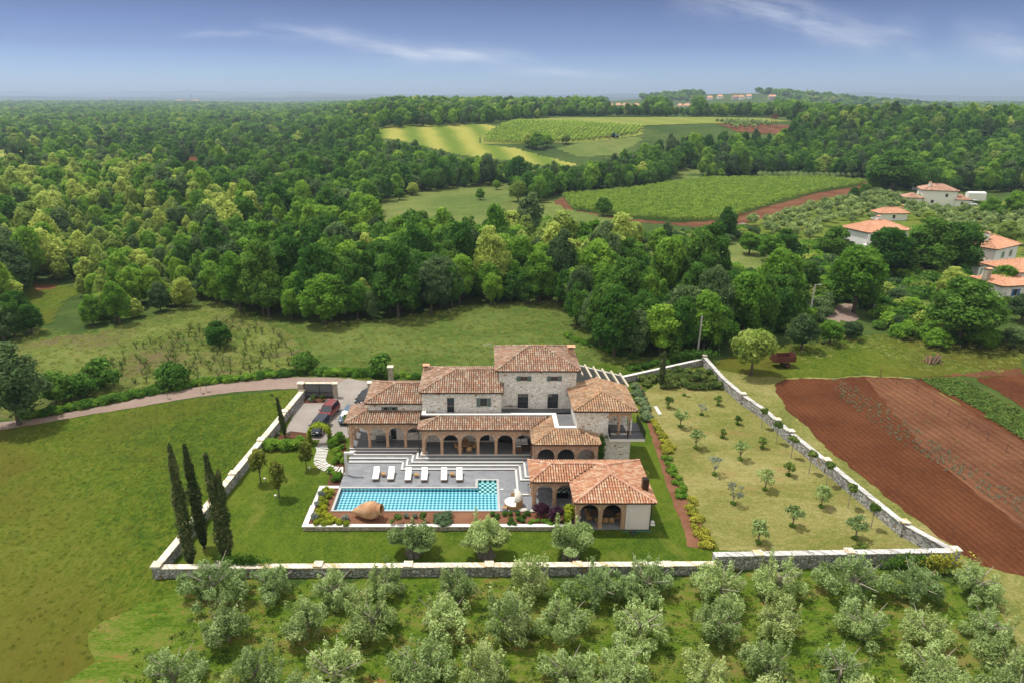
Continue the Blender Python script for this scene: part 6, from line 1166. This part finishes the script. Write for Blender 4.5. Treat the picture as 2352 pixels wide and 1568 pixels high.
small = [('citrus',345,262,1.35,'small dark leaved citrus tree nearest the villa, top row of the dry garden'),('standard',434,192,.85,'slim young tree just below the lavender'),('citrus',628,247,1.2,'bushy young tree beside the third bay of the rubble wall'),('sparse_olive',533,303,.9,'almost bare sapling in the top of the dry garden'),('thin_olive',413,370,1.35,'tall slender olive in the upper left of the dry garden'),('citrus',735,355,1.05,'round leafy shrub in the upper middle of the dry garden'),('thin_olive',500,490,1.35,'spreading olive with a short forked trunk, second in the left row'),('citrus',648,430,.95,'small bright citrus shrub right of the forked olive'),('citrus',873,487,1.2,'lanky citrus shrub before the third staked tree'),('thin_olive',750,555,1.3,'upright olive, second in the middle row'),('sparse_olive',605,640,1.3,'thin grey olive, third in the left row'),('citrus',1022,642,1.35,'leggy bright shrub in the right row'),('thin_olive',890,725,1.35,'feathery olive, third in the middle row'),('sparse_olive',710,805,1.35,'crooked airy olive, fourth in the left row'),('thin_olive',1207,822,1.35,'dense bushy olive near the rubble wall'),('thin_olive',1045,930,1.25,'compact olive with a straight stem, fourth in the middle row'),('thin_olive',1400,1002,1.35,'open crowned olive, last in the right row'),('thin_olive',852,1025,1.35,'pale olive, last in the left row by the lower wall'),('citrus',1420,1100,1.2,'twiggy brown shrub against the lower wall')]
for key, x, y, s, lab in small: p = G(*zr(x,y)); plant(key, p[0], p[1], s, 'small_tree', lab, 'tree', 'small trees in the dry garden'); 
for key, x, y, s, lab in small[:-1]: p = G(*zr(x,y)); o = plant('green_low', p[0], p[1], .85, 'grass_tuft', 'green tuft at the foot of a small tree in the dry garden', 'grass tuft', 'grass tufts under the garden trees', trunk=False)
for k, (x, y) in enumerate(((870,375),(952,460),(1037,545),(1138,630),(1235,700),(1358,825),(1487,940))):
    p = G(*zr(x,y)); plant('standard', p[0], p[1], 1.18, 'standard_tree', 'young staked tree by the rubble wall, %s in its row from the villa' % ('first','second','third','fourth','fifth','sixth','last')[k], 'tree', 'staked trees along the rubble wall')
# olive grove in front
rowsO = [(1376,[496,640,773,902,1050,1208,1353,1502,1640,1790,1955,2097,2243],'nearest the boundary wall'),(1466,[536,690,850,1010,1160,1313,1465,1638,1790,1958,2110,2273],'second from the boundary wall'),(1572,[394,604,774,950,1126,1279,1427,1604,1765,1928,2114,2283],'third from the boundary wall'),(1668,[300,500,690,880,1060,1250,1430,1620,1800,1990,2170,2340],'at the lower edge of the photo')]
on = ['first','second','third','fourth','fifth','sixth','seventh','eighth','ninth','tenth','eleventh','twelfth','thirteenth']
for by, xs_, rl in rowsO:
    for k, bx in enumerate(xs_):
        p = G(bx+rnd.uniform(-20,20), by+rnd.uniform(-13,13 if by > 1400 else 8)); s = rnd.uniform(.80,1.12); plant('olive' if rnd.random() < .55 else 'olive_b', p[0], p[1], s, 'olive_tree', 'olive in the row %s, %s from left' % (rl, on[k]), 'olive tree', 'olive grove trees', sz=s*rnd.uniform(.88,1.05))
# trees and bushes standing alone
def px_tree(key, bx, by, hpx, name, lab, cat='tree', grp=None, Hn=9.9, wide=1.0, z=0):
    x, y = G(bx, by); d = y/ (PC); h = hpx/FPX*math.hypot(y,HC)*1.06/ (Hn); plant(key, x, y, h*wide*(1.2 if key in ('dark','mid','light','blue') else 1), name, lab, cat, grp, z=H(x,y), sz=h)
px_tree('blue',45,975,185,'oak_tree','broad dark oak beside the road at the left edge','tree'); px_tree('dark',505,798,62,'dark_tree','dark leaning tree alone in the old vineyard',wide=1.25)
px_tree('round_tree',1725,862,104,'round_tree','round bright green tree on a bare trunk by the trailer','tree',None,4.7)
for bx,by,hp,k,lab,w in ((1840,805,85,'blue','bushy grey green tree right of the rusty trailer',1.1),(1905,790,60,'mid','low bushy tree before the road bend',1.2),(1955,780,45,'blue','small bushy tree right of the road bend',1.3),(2030,640,118,'dark','broad dark oak before the white balcony house',1.15),(1960,718,165,'mid','big tree standing over the village road bend',.95),(1910,600,80,'dark','dark tree left of the white balcony house',1.1),(2190,640,130,'dark','tall dark tree between the two white houses',.95),(2120,640,135,'dark','huge dark tree before the orange roofed white houses',1.1),(2200,790,155,'dark','wide dark tree right above the rough grass',1.25),(2290,700,90,'mid','light bushy tree before the stone house',1.1),(2180,690,75,'light','light green tree beside the clipped hedge',1.2),(2045,442,92,'dark','big oak at the end of the vineyard',1.55),(2345,740,70,'blue','grey green tree at the right edge below the stone house',1.2),(1665,550,72,'dark','dark round tree at the near corner of the vineyard',.9),(1385,497,42,'dark','small dark tree at the near tip of the vineyard',1.2),(2090,735,50,'mid','leafy bush mass left of the wide dark tree',1.5),(2130,760,48,'mid','bramble thicket below the clipped hedge',1.5),(2060,700,40,'blue','bushes beside the road below the hedge',1.6),(1770,600,60,'mid','spreading tree above the dug plot',1.3),(1800,590,62,'dark','dark tree above the dug plot',1.2),(1720,585,52,'mid','low tree at the corner of the allotment',1.3),(1985,455,30,'dark','pair of dark bushes at the end of the vineyard',1.4),(1960,458,26,'dark','left dark bush at the end of the vineyard',1.4),(2130,520,34,'light','light green bush among the hillside olives',1.4),(2270,505,50,'mid','bushy tree right of the covered vehicle',1.2),(2310,560,50,'light','light bushy tree above the green shuttered house',1.3),(2330,500,60,'mid','tree at the right edge beyond the pale houses',1.2),(2150,800,46,'mid','low bush at the foot of the wide dark tree',1.7),(2250,800,55,'mid','bushes right of the wide dark tree',1.7),(2330,800,50,'blue','bushes at the right edge above the plots',1.7),(75,768,72,'dark','dark conical tree at the left edge below the lane',1.1),(10,780,95,'blue','dark tree cut by the left edge',1.1),(832,490,62,'blue','tall blue green conifer like tree left of the clearing',.75),(870,468,30,'mid','small tree at the left of the clearing',1.2),(918,460,28,'mid','round small tree at the clearing edge',1.2),(948,450,28,'light','light small tree at the clearing edge',1.3),(1103,462,26,'mid','single small tree in the middle of the clearing',1.1),(1140,438,22,'mid','little tree at the back of the clearing',1.1),(1190,465,48,'light','light bushy tree at the right of the clearing',1.2),(1232,345,36,'mid','tree clump in the middle of the far fields',1.3),(1214,340,28,'light','light bush left in the far field clump',1.4),(1256,342,30,'mid','right tree of the far field clump',1.3),(1300,335,20,'light','small light bush right of the far field clump',1.4)):
    px_tree(k,bx,by,hp,'tree' if hp > 48 else 'bushy_tree',lab,'tree',None,wide=w)
for bx,by,s,lab in ((700,852,1.4,'round dark bush beside the meadow edge of the road'),(880,862,1.5,'dark bramble bush behind the left roof of the villa'),(400,888,1.7,'dark rounded bush above the road in the middle left'),(240,888,1.9,'loose shrub beside the road left of the rounded bush'),(190,912,1.7,'low dark shrub beside the road near the oak'),(130,925,2.0,'dark thicket right behind the oak'),(2215,795,.1,'')):
    if lab: p = G(bx,by); plant('bush', p[0], p[1], s, 'wild_bush', lab, 'bush', 'wild bushes along the road')
for bx,by,lab in ((385,915,'tiny green sapling left of the road bend'),(462,902,'tiny green sapling pair beside the road, left one'),(475,898,'tiny green sapling pair beside the road, right one'),(627,925,'tiny palm like sapling near the gate wall')): p = G(bx,by); plant('standard', p[0], p[1], .62, 'sapling', lab, 'sapling', 'saplings beside the road')
for k,(a,b,c,d,lab) in enumerate(((2095,672,2150,672,'clipped green hedge before the stone house'),(2065,700,2105,705,'low clipped hedge beside the village road'),(2170,460,2270,478,'bright clipped hedge before the pink roofed house'),(2060,447,2160,462,'thin bright hedge left of the pink roofed house'))):
    p, q = G(a,b), G(c,d); e = empty('hedge',(p[0],p[1],0),lab,'hedge'); ln = math.dist(p,q); n = int(ln*260); t = rg.random(n); ang = rg.random(n)*math.pi; hh = 2.2 if k < 2 else 1.6; C = np.stack([(q[0]-p[0])*t, (q[1]-p[1])*t-np.cos(ang)*.9, hh*np.sin(ang)**.6],1); V,F = cards(rg,C,np.stack([0*t,-np.cos(ang),np.sin(ang)],1)+rg.normal(size=(n,3))*.5,np.full(n,.26)); obj('foliage',np_mesh('foliage',V,F,['leaf_mid' if k < 2 else 'leaf_bright'],rg.random(n)),e)
p = G(1585,835); e = empty('ivy',(p[0],p[1],0),'dark climber spilling over the back corner of the garden wall','ivy'); n = 2200; C = rg.normal(size=(n,3))*np.array([1.7,.35,.42])+np.array([0,0,1.5]); V,F = cards(rg,C,rg.normal(size=(n,3))+np.array([0,-.3,1]),np.full(n,.2)); obj('foliage',np_mesh('foliage',V,F,['leaf_dark'],rg.random(n)),e)
for bx, w_, lab, mt in ((2080,2.0,'dark green creeper covering the lower wall near its right end','leaf_dark'),(2140,2.0,'yellow green creeper on the lower wall beside the corner pillar','leaf_gold'),(560,2.2,'dark creeper on the front wall left of the cypress row','leaf_dark')):
    p = G(bx,1312); e = empty('creeper',(p[0],p[1]-.25,0),lab,'creeper'); n = 1300; C = rg.normal(size=(n,3))*np.array([w_*.55,.16,.42])+np.array([0,0,1.15]); V,F = cards(rg,C,rg.normal(size=(n,3))+np.array([0,-.6,.6]),np.full(n,.15)); obj('foliage',np_mesh('foliage',V,F,[mt],rg.random(n)),e)
# ------------------------------------------------------------------ scattered masses (far woods, crops, long grass)
def scatter(name, label, cat, pts, protos, kind='stuff'):
    """pts: (x, y, z, rz, scale, zscale, proto index); one object whose points carry copies of the prototypes"""
    col = bpy.data.collections.new(name+'_kinds')
    for i, me in enumerate(protos): o = bpy.data.objects.new('%02d_%s' % (i, name), me); col.objects.link(o)
    me = bpy.data.meshes.new(name); a = np.array(pts, np.float32); n = len(a); me.vertices.add(n); me.vertices.foreach_set('co', a[:,:3].ravel())
    me.attributes.new('rz','FLOAT','POINT').data.foreach_set('value', a[:,3]); me.attributes.new('sc','FLOAT_VECTOR','POINT').data.foreach_set('vector', np.stack([a[:,4],a[:,4],a[:,5]],1).ravel()); me.attributes.new('pi','INT','POINT').data.foreach_set('value', a[:,6].astype(np.int32))
    o = obj(name, me); tag(o, label, cat, None, kind); g = bpy.data.node_groups.new(name,'GeometryNodeTree'); g.interface.new_socket('Geometry', in_out='INPUT', socket_type='NodeSocketGeometry'); g.interface.new_socket('Geometry', in_out='OUTPUT', socket_type='NodeSocketGeometry')
    gi = g.nodes.new('NodeGroupInput'); go = g.nodes.new('NodeGroupOutput'); ip = g.nodes.new('GeometryNodeInstanceOnPoints'); ci = g.nodes.new('GeometryNodeCollectionInfo'); ci.inputs['Collection'].default_value = col; ci.inputs['Separate Children'].default_value = True; ci.inputs['Reset Children'].default_value = True
    def na(nm, ty): q = g.nodes.new('GeometryNodeInputNamedAttribute'); q.data_type = ty; q.inputs['Name'].default_value = nm; return q.outputs['Attribute']
    cx = g.nodes.new('ShaderNodeCombineXYZ'); er = g.nodes.new('FunctionNodeEulerToRotation'); g.links.new(na('rz','FLOAT'), cx.inputs[2]); g.links.new(cx.outputs[0], er.inputs[0])
    g.links.new(gi.outputs[0], ip.inputs['Points']); g.links.new(ci.outputs[0], ip.inputs['Instance']); ip.inputs['Pick Instance'].default_value = True; g.links.new(na('pi','INT'), ip.inputs['Instance Index']); g.links.new(er.outputs[0], ip.inputs['Rotation']); g.links.new(na('sc','FLOAT_VECTOR'), ip.inputs['Scale']); g.links.new(ip.outputs[0], go.inputs[0])
    md = o.modifiers.new('scatter','NODES'); md.node_group = g; return o
# open ground seen in the photograph: no crown may stand in front of it
NEAR = [(-900,1700),(-900,800),(-100,790),(130,772),(190,757),(330,738),(470,694),(640,744),(760,750),(900,740),(1010,720),(1130,703),(1290,695),(1335,775),(1400,818),(1460,833),(1580,818),(1680,798),(1760,775),(1860,752),(1900,757),(2010,765),(2500,765),(3200,765),(3200,1700)]
OPEN = [[(862,490),(872,470),(950,442),(1000,438),(1130,426),(1175,430),(1195,465),(1240,470),(1262,457),(1290,448),(1420,438),(1530,424),(1556,392),(1612,390),(1612,412),(1750,404),(1990,410),(2012,426),(1900,455),(1810,480),(1700,514),(1640,522),(1435,512),(1300,503),(1250,498),(1130,496)],
 [(835,298),(1000,292),(1140,284),(1185,276),(1260,272),(1560,270),(1800,272),(1830,290),(1760,308),(1640,300),(1480,330),(1420,358),(1330,380),(1250,375),(1040,356),(990,342),(900,318)],
 [(-100,345),(82,345),(60,362),(-100,366)],[(415,361),(478,360),(465,378),(412,380)],[(55,650),(190,660),(140,748),(80,745),(60,700)],[(62,528),(95,526),(98,560),(80,560)],
 [(1480,572),(1640,556),(1750,565),(1800,600),(1740,630),(1650,600),(1480,588)],[(1690,516),(1900,452),(2012,436),(2600,450),(2600,765),(1900,765),(1880,690),(1960,600),(1850,600),(1760,560)],[(1260,268),(1820,270),(1830,276),(1260,274)],[(1620,212),(1720,212),(1780,222),(1780,236),(1620,238)],[(1395,228),(1480,228),(1480,242),(1395,242)],[(1540,233),(1590,233),(1590,246),(1540,246)],[(1768,272),(1784,272),(1784,300),(1768,300)]]
OB = [(min(p[0] for p in P),max(p[0] for p in P),min(p[1] for p in P),max(p[1] for p in P)) for P in OPEN]
def blocked(x, y):
    for P, b in zip(OPEN, OB):
        if b[0] < x < b[1] and b[2] < y < b[3] and inpoly(x, y, P): return True
    return False
LIGHT = [[(-100,390),(330,375),(560,470),(640,520),(420,560),(350,640),(200,640),(-100,700)],[(1040,480),(1300,500),(1460,540),(1450,600),(1200,640),(1060,560)],[(130,620),(330,560),(460,700),(200,760)]]
DARK = [[(330,290),(620,275),(860,290),(1050,350),(1260,370),(1250,430),(850,440),(560,470),(300,400)],[(1440,280),(1640,275),(2352,300),(2352,420),(1600,420),(1300,440),(1420,340)],[(480,560),(800,540),(1000,600),(1290,680),(700,760),(520,700)],[(1290,640),(1500,580),(1800,600),(1880,700),(1500,830),(1330,780)]]
def species(px, py, r):
    n = .5+.5*math.sin(px/47+1.3*math.sin(py/19))*math.cos(py/23+px/90)
    if any(inpoly(px,py,P) for P in LIGHT): w = (.06,.42,.44,.08)
    elif any(inpoly(px,py,P) for P in DARK): w = (.62,.24,.01,.13)
    else: w = (.36,.42,.07,.15)
    w = (w[0]*(1.5-n), w[1], w[2]*(.4+1.2*n), w[3]); t = r*sum(w)
    for i, q in enumerate(w):
        t -= q
        if t < 0: return i
    return 1
r3 = random.Random(21); near_c = []; far_pts = []; vf_pts = []
y = 108.0
while y < 6500:
    s = 4.3 if y < 200 else 5.0 if y < 420 else 6.6 if y < 800 else 9.5 if y < 1500 else 17 if y < 3000 else 32
    hgt = 9.6 if y < 1500 else 11
    x = -y*.80
    while x < y*.90:
        X, Y = x+r3.uniform(-.4,.4)*s, y+r3.uniform(-.4,.4)*s; x += s; z = H(X,Y); bx, by = proj(X,Y,z)
        if bx < -260 or bx > 2620 or (by > 690 and inpoly(bx,by,NEAR)): continue
        sc = (r3.uniform(.60,1.05) if r3.random() < .75 else r3.uniform(1.05,1.38))*(1 if y < 200 else 1.05 if y < 800 else 1.12); h = sc*hgt
        if by > 500 and 150 < bx < 480: sc *= .62; h *= .62
        if Y > 420 and any(blocked(*q) for q in ((bx,by),)): continue
        tx, ty = proj(X,Y,z+h*.95); wx = 3.4*sc/ (Y)*FPX
        if any(blocked(*q) for q in ((bx,by),(tx,ty),(bx,(by*.4+ty*.6)),(tx-wx,(by+ty)/2),(tx+wx,(by+ty)/2))):
            if not blocked(bx,by) and Y < 420 and not blocked(*proj(X,Y,z+2.5)): sc *= .3
            else: continue
            if any(blocked(*q) for q in (proj(X,Y,z+3.2),)): continue
        sp = species(bx,(by+ty)/2,r3.random()); rec = (X,Y,z-.3,r3.random()*6.28,sc*r3.uniform(.8,1.2),sc*r3.uniform(.78,1.28),sp*2+r3.randrange(2))
        if Y < 196: near_c.append(rec+(bx,by))
        elif Y < 700: far_pts.append(rec)
        else: k = .95 if y < 1500 else (s/8.6); vf_pts.append((X,Y,z-.3,rec[3],sc*max(1,k*.9),sc*(1.0 if y < 1500 else 1.15),rec[6]))
    y += s*.9
near_c.sort(key=lambda q: q[1]); near_c, extra = near_c[:290], near_c[290:]; far_pts += [q[:7] for q in extra]
NM = ['dark','mid','light','blue']; LB = {'dark':('dark green broadleaf tree in the wood behind the meadow','dark leaved trees of the near wood'),'mid':('mid green broadleaf tree in the wood behind the meadow','mid green trees of the near wood'),'light':('yellow green acacia like tree in the wood behind the meadow','yellow green trees of the near wood'),'blue':('grey green tree in the wood behind the meadow','grey green trees of the near wood')}
for q in near_c:
    k = NM[q[6]//2]; lab, gp = LB[k]; sd = 'left' if q[7] < 480 else 'right' if q[7] > 1290 else 'middle'
    pl_ = {'left':' left of the old vineyard','right':' right of the villa','middle':' behind the meadow'}[sd]; lab = lab.replace(' behind the meadow', pl_); plant(k, q[0], q[1], q[4], 'forest_tree', lab, 'tree', gp+pl_, z=q[2], sz=q[5], rz=q[3])
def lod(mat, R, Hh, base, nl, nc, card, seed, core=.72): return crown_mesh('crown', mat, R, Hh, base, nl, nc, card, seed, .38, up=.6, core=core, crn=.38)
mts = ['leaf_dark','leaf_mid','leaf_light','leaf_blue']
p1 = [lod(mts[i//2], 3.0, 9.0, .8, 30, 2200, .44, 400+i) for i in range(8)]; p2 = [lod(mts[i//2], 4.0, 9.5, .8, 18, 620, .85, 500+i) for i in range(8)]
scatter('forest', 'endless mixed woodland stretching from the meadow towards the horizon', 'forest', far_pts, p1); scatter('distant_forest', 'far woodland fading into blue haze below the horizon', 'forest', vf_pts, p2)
print('near', len(near_c), 'far', len(far_pts), 'vfar', len(vf_pts))
# undergrowth on the right hand slope between the trees and houses
UG = [(1400,565),(1700,530),(1780,560),(1900,540),(1990,600),(2010,640),(2120,600),(2210,650),(2352,690),(2500,700),(2500,800),(2352,795),(2100,790),(2010,760),(1985,720),(1970,695),(1920,700),(1890,735),(1740,790),(1400,760)]
ROADP = [(1870,765),(1900,722),(1920,698),(1950,690),(1975,697),(1965,715),(1985,735),(1960,745),(1930,740),(1905,760)]; up = []
for i in range(5200):
    X, Y = r3.uniform(30,240), r3.uniform(105,250); b = proj(X,Y,0)
    if not inpoly(b[0],b[1],UG) or inpoly(b[0],b[1],ROADP) or inpoly(b[0],b[1],[(1880,755),(2010,755),(2100,790),(1850,800)]): continue
    if math.sin(X/9)*math.sin(Y/13+X/21) < -.35: continue
    if any(inpoly(*q, P_) for q in (proj(X,Y,1.6),) for P_ in ([(1480,565),(1640,548),(1765,560),(1800,600),(1740,630),(1650,602),(1490,590)], ROADP)): continue
    q = r3.uniform(.7,1.9); up.append((X,Y,-.1,r3.random()*6.28,q,q*r3.uniform(.7,1.0),r3.randrange(6)))
scatter('undergrowth', 'dense bushes and brambles on the slope between wood, road and houses', 'bushes', up, PR['bush'][0]+PR['bush2'][0]+[crown_mesh('crown','leaf_light',1.5,2.3,-.1,14,1300,.22,81,.45), crown_mesh('crown','leaf_blue',1.5,2.3,-.1,14,1300,.22,82,.45)]); print('undergrowth', len(up))
# bramble hedgerow along the road
hp = []
for (a, b, n, s) in (((440,884),(700,856),60,.55),((700,856),(900,864),50,.6),((60,960),(440,886),70,.6),((900,866),(1140,872),40,.45),((1440,850),(1600,826),30,.5),((1300,775),(1460,826),40,.5)):
    for i in range(n): t = i/n; p = G(a[0]+(b[0]-a[0])*t+r3.uniform(-4,4), a[1]+(b[1]-a[1])*t+r3.uniform(-4,3)); q = s*r3.uniform(.6,1.2); hp.append((p[0],p[1],-.1,r3.random()*6.28,q,q*.8,r3.randrange(4)))
scatter('hedgerow', 'low dark bramble hedgerow along the road and meadow edge', 'hedgerow', hp, PR['bush'][0]+PR['bush2'][0])
# hillside olives to the right, one object each
so = crown_mesh('crown','leaf_olive',2.0,2.8,.7,14,620,.30,700,.36,core=.6); so2 = crown_mesh('crown','leaf_olive2',2.0,2.6,.7,14,560,.30,701,.36,core=.6)
RH = [(1715,512),(1803,494),(1903,467),(2010,446),(2080,455),(2150,482),(2250,486),(2352,500),(2380,560),(2350,580),(2290,545),(2200,540),(2130,520),(2060,500),(1990,510),(1900,520),(1870,560),(1780,545)]
pts = []; yy = 205
while yy < 340:
    xx = 70
    while xx < 320:
        X, Y = xx+r3.uniform(-1,1), yy+r3.uniform(-1,1); b = proj(X,Y,0)
        if inpoly(b[0],b[1],RH): pts.append((X,Y))
        xx += 5.6
    yy += 6.0
for i, (X, Y) in enumerate(pts[:290]):
    s = r3.uniform(.8,1.2); o = obj('olive_tree', so if i%2 else so2, None, (X,Y,0), r3.random()*6.28, s); tag(o, 'small silvery olive tree on the hillside grove among the pale houses', 'olive tree', 'hillside olives by the village')
# vineyards
def vine(seed, mat='leaf_vine', n=80, w=.9, h=1.45, c=.24): rg = np.random.default_rng(seed); C = rg.normal(size=(n,3))*np.array([w*.5,.22,.30])+np.array([0,0,h]); V,F = cards(rg,C,rg.normal(size=(n,3))+np.array([0,-.2,.8]),np.full(n,c)); return np_mesh('vine',V,F,[mat],rg.random(n))
def rows_in(P, ang, gap, step, jit=.25):
    c, s = math.cos(ang), math.sin(ang); us = [p[0]*c+p[1]*s for p in P]; vs = [-p[0]*s+p[1]*c for p in P]; out = []; v = min(vs)
    while v < max(vs):
        u = min(us)
        while u < max(us):
            x, y = u*c-v*s, u*s+v*c
            if inpoly(x,y,P): out.append((x+r3.uniform(-jit,jit)*step*.5,y+r3.uniform(-jit,jit)*gap*.4))
            u += step
        v += gap
    return out
vp = DP([(1292,455),(1440,442),(1560,424),(1612,416),(1740,414),(1900,414),(1990,424),(1970,430),(1882,444),(1782,470),(1680,500),(1640,508),(1560,512),(1435,503),(1320,484)])
drape('vineyard_floor', vp, 2, 'ground', .12); va, vb = G(1800,478), G(1480,444); an_ = math.atan2(vb[1]-va[1],vb[0]-va[0]); P = rows_in(vp, an_, 2.1, .95); scatter('vineyard', 'trained vines in long rows over red soil beyond the wood', 'vineyard', [(x,y,H(x,y)+.05,an_+r3.uniform(-.3,.3),r3.uniform(.85,1.2),r3.uniform(.8,1.25),r3.randrange(3)) for x,y in P], [vine(1),vine(2),vine(3)]); print('vines', len(P))
vp = DP([(1150,292),(1190,280),(1300,284),(1470,294),(1470,310),(1350,325),(1200,332),(1112,330),(1115,312)]); P = rows_in(vp, 1.25, 3.1, 2.0, .6)
scatter('far_vineyard', 'distant vineyard rows on the rising fields', 'vineyard', [(x,y,H(x,y)+.1,1.25,r3.uniform(1.3,1.7),r3.uniform(1,1.3),0) for x,y in P], [vine(4,n=26,c=.5)]); print('far vines', len(P))
vp = DP([(1740,411),(1745,403),(1985,405),(1995,412)]); P = rows_in(vp, .2, 4, 3.2); scatter('olive_rows', 'pale olive rows along the back of the vineyard', 'olive rows', [(x,y,H(x,y),0,.8,.8,0) for x,y in P], [so])
vp = DP([(1640,283),(1760,285),(1765,296),(1680,302)]); P = rows_in(vp, .1, 8, 7); scatter('far_olives', 'distant pale olive plot below the lookout stand', 'olive rows', [(x,y,H(x,y),0,1.2,1.1,0) for x,y in P], [so])
# old vineyard: gnarled stumps with thin shoots
def stump(seed):
    r2 = random.Random(seed); m = MB()
    for k in range(3): a = r2.random()*6.28; m.tube([(0,0,0),(math.cos(a)*.15,math.sin(a)*.15,.45),(math.cos(a)*.5,math.sin(a)*.3,.8+r2.random()*.3)],[.06,.045,.02],4,m=0)
    rg = np.random.default_rng(seed); n = 36; C = rg.normal(size=(n,3))*np.array([.32,.25,.22])+np.array([0,0,1.0]); V,F = cards(rg,C,rg.normal(size=(n,3))+np.array([0,0,.8]),np.full(n,.2))
    for q in F: m.face([tuple(V[i]) for i in q],1,rg.random())
    me = bpy.data.meshes.new('vine'); me.from_pydata(m.v,[],m.f); me.materials.append(MAT('bark')); me.materials.append(MAT('leaf_bright')); me.polygons.foreach_set('material_index',m.m); me.attributes.new('rnd','FLOAT','FACE').data.foreach_set('value',m.r); return me
P = rows_in(DP([(200,905),(260,820),(440,745),(560,720),(640,770),(700,830),(640,852),(440,875)]), .25, 2.3, 1.5, .6); P = [q for q in P if r3.random() < .75]
scatter('old_vines', 'neglected vine stumps with bright shoots in long grass', 'vines', [(x,y,0,r3.random()*6.28,r3.uniform(.6,1.15),r3.uniform(.6,1.2),r3.randrange(4)) for x,y in P], [stump(i) for i in range(4)]); print('stumps', len(P))
# vegetables
def tuft(seed, mat, n, w, h, c, asp=2.5, up=1.2): rg = np.random.default_rng(seed); C = rg.normal(size=(n,3))*np.array([w,w,h*.3])+np.array([0,0,h*.5]); C[:,2] = np.abs(C[:,2]); nn = rg.normal(size=(n,3)); nn[:,2] *= .35 if asp > 3 else 1; V,F = cards(rg,C,nn+np.array([0,0,up if asp <= 3 else 0]),np.full(n,c),asp); return np_mesh('tuft',V,F,[mat],rg.random(n))
d0 = DP([(1905,870),(2352,1190)]); an = math.atan2(d0[1][1]-d0[0][1], d0[1][0]-d0[0][0])
P = rows_in(DP([(1905,872),(1935,872),(2352,1148),(2500,1240),(2500,1290),(2352,1195),(2120,1050),(1980,960),(1930,920)]), an, .8, .42, .5); P = [q for q in P if r3.random() < .6]
scatter('leek_rows', 'blue green leeks in uneven rows across the red plot', 'vegetables', [(x,y,.04,r3.random()*6,r3.uniform(.7,1.1),r3.uniform(.7,1.1),r3.randrange(2)) for x,y in P], [tuft(i,'leaf_leek',9,.07,.34,.085,4) for i in (1,2)]); print('leeks', len(P))
P = rows_in(DP([(2105,870),(2195,868),(2352,948),(2500,1030),(2500,1100),(2352,1010),(2210,922)]), an, .78, .35, .3)
scatter('potato_rows', 'leafy green potato rows at the right edge of the plots', 'vegetables', [(x,y,.04,r3.random()*6,r3.uniform(.8,1.15),r3.uniform(.8,1.15),r3.randrange(2)) for x,y in P], [tuft(i,'leaf_crop',34,.17,.34,.16,1.4) for i in (3,4)]); print('potatoes', len(P))
P = rows_in(DP([(1990,868),(2015,868),(2352,1095),(2500,1190),(2500,1240),(2352,1140),(2100,960)]), an, 1.9, .55, .3)
scatter('seedling_rows', 'thin rows of small seedlings in the dry red plot', 'vegetables', [(x,y,.045,r3.random()*6,r3.uniform(.5,.9),.6,0) for x,y in P if r3.random() < .7], [tuft(5,'leaf_crop',9,.06,.2,.1,1.5)])
# long grass tufts on the wild ground
def grass_pts(P, step, s0, s1, keep=1): return [(x,y,H(x,y),r3.random()*6.28,r3.uniform(s0,s1),r3.uniform(s0,s1),r3.randrange(3)) for x,y in rows_in(P,.3,step,step,1.6) if r3.random() < keep]
gt_ = [tuft(i,'grass_blade',60,.45,.4,.13,4.5,0) for i in (11,12,13)]
scatter('long_grass', 'rough long grass of the meadow behind the villa', 'grass', grass_pts(meadow,.9,.3,.62,.5), gt_)
scatter('verge_grass', 'rough grass and weeds right of the garden wall', 'grass', grass_pts(DP([(1780,800),(1900,770),(2010,765),(2080,775),(2352,800),(2352,850),(2150,862),(2080,850),(1990,800),(1850,830)]),.9,.3,.7,.5), gt_)
fg = [(-86,78),(-86,48),(-60,34),(-31,34),(-30.2,50),(-26.5,88),(-24,94)]+DP([(640,905),(440,925),(200,965),(0,1000)]); scatter('field_tufts', 'uneven grass of the field left of the garden wall', 'grass', [q for q in grass_pts(fg,.62,.22,.5,.45)], [tuft(i,'field_blade',40,.30,.26,.11,3.5,.3) for i in (31,32,33)])
og = DP([(560,1345),(2220,1330),(2380,1568),(2420,1700),(160,1700),(330,1480)]); scatter('orchard_grass', 'patchy bright grass and weeds between the grove olives', 'grass', grass_pts(og,.62,.30,.62,.55), [tuft(i,'leaf_bright',22,.32,.3,.20,2.6) for i in (21,22,23)])
# ------------------------------------------------------------------ haze
m, nt_, out = newmat('haze'); v = N(nt_, 'ShaderNodeVolumePrincipled'); v.inputs['Color'].default_value = (.62,.78,1.0,1); v.inputs['Density'].default_value = 0.00016; v.inputs['Anisotropy'].default_value = .3; L(nt_, v.outputs[0], out.inputs['Volume'])
mb = MB(); mb.box(-20000,20000,-60,19500,-62,190); o = mb.build('haze','haze'); tag(o, 'thin blue summer haze lying over the far woods and hills', 'haze', None, 'stuff')
S.cycles.volume_step_rate = 4
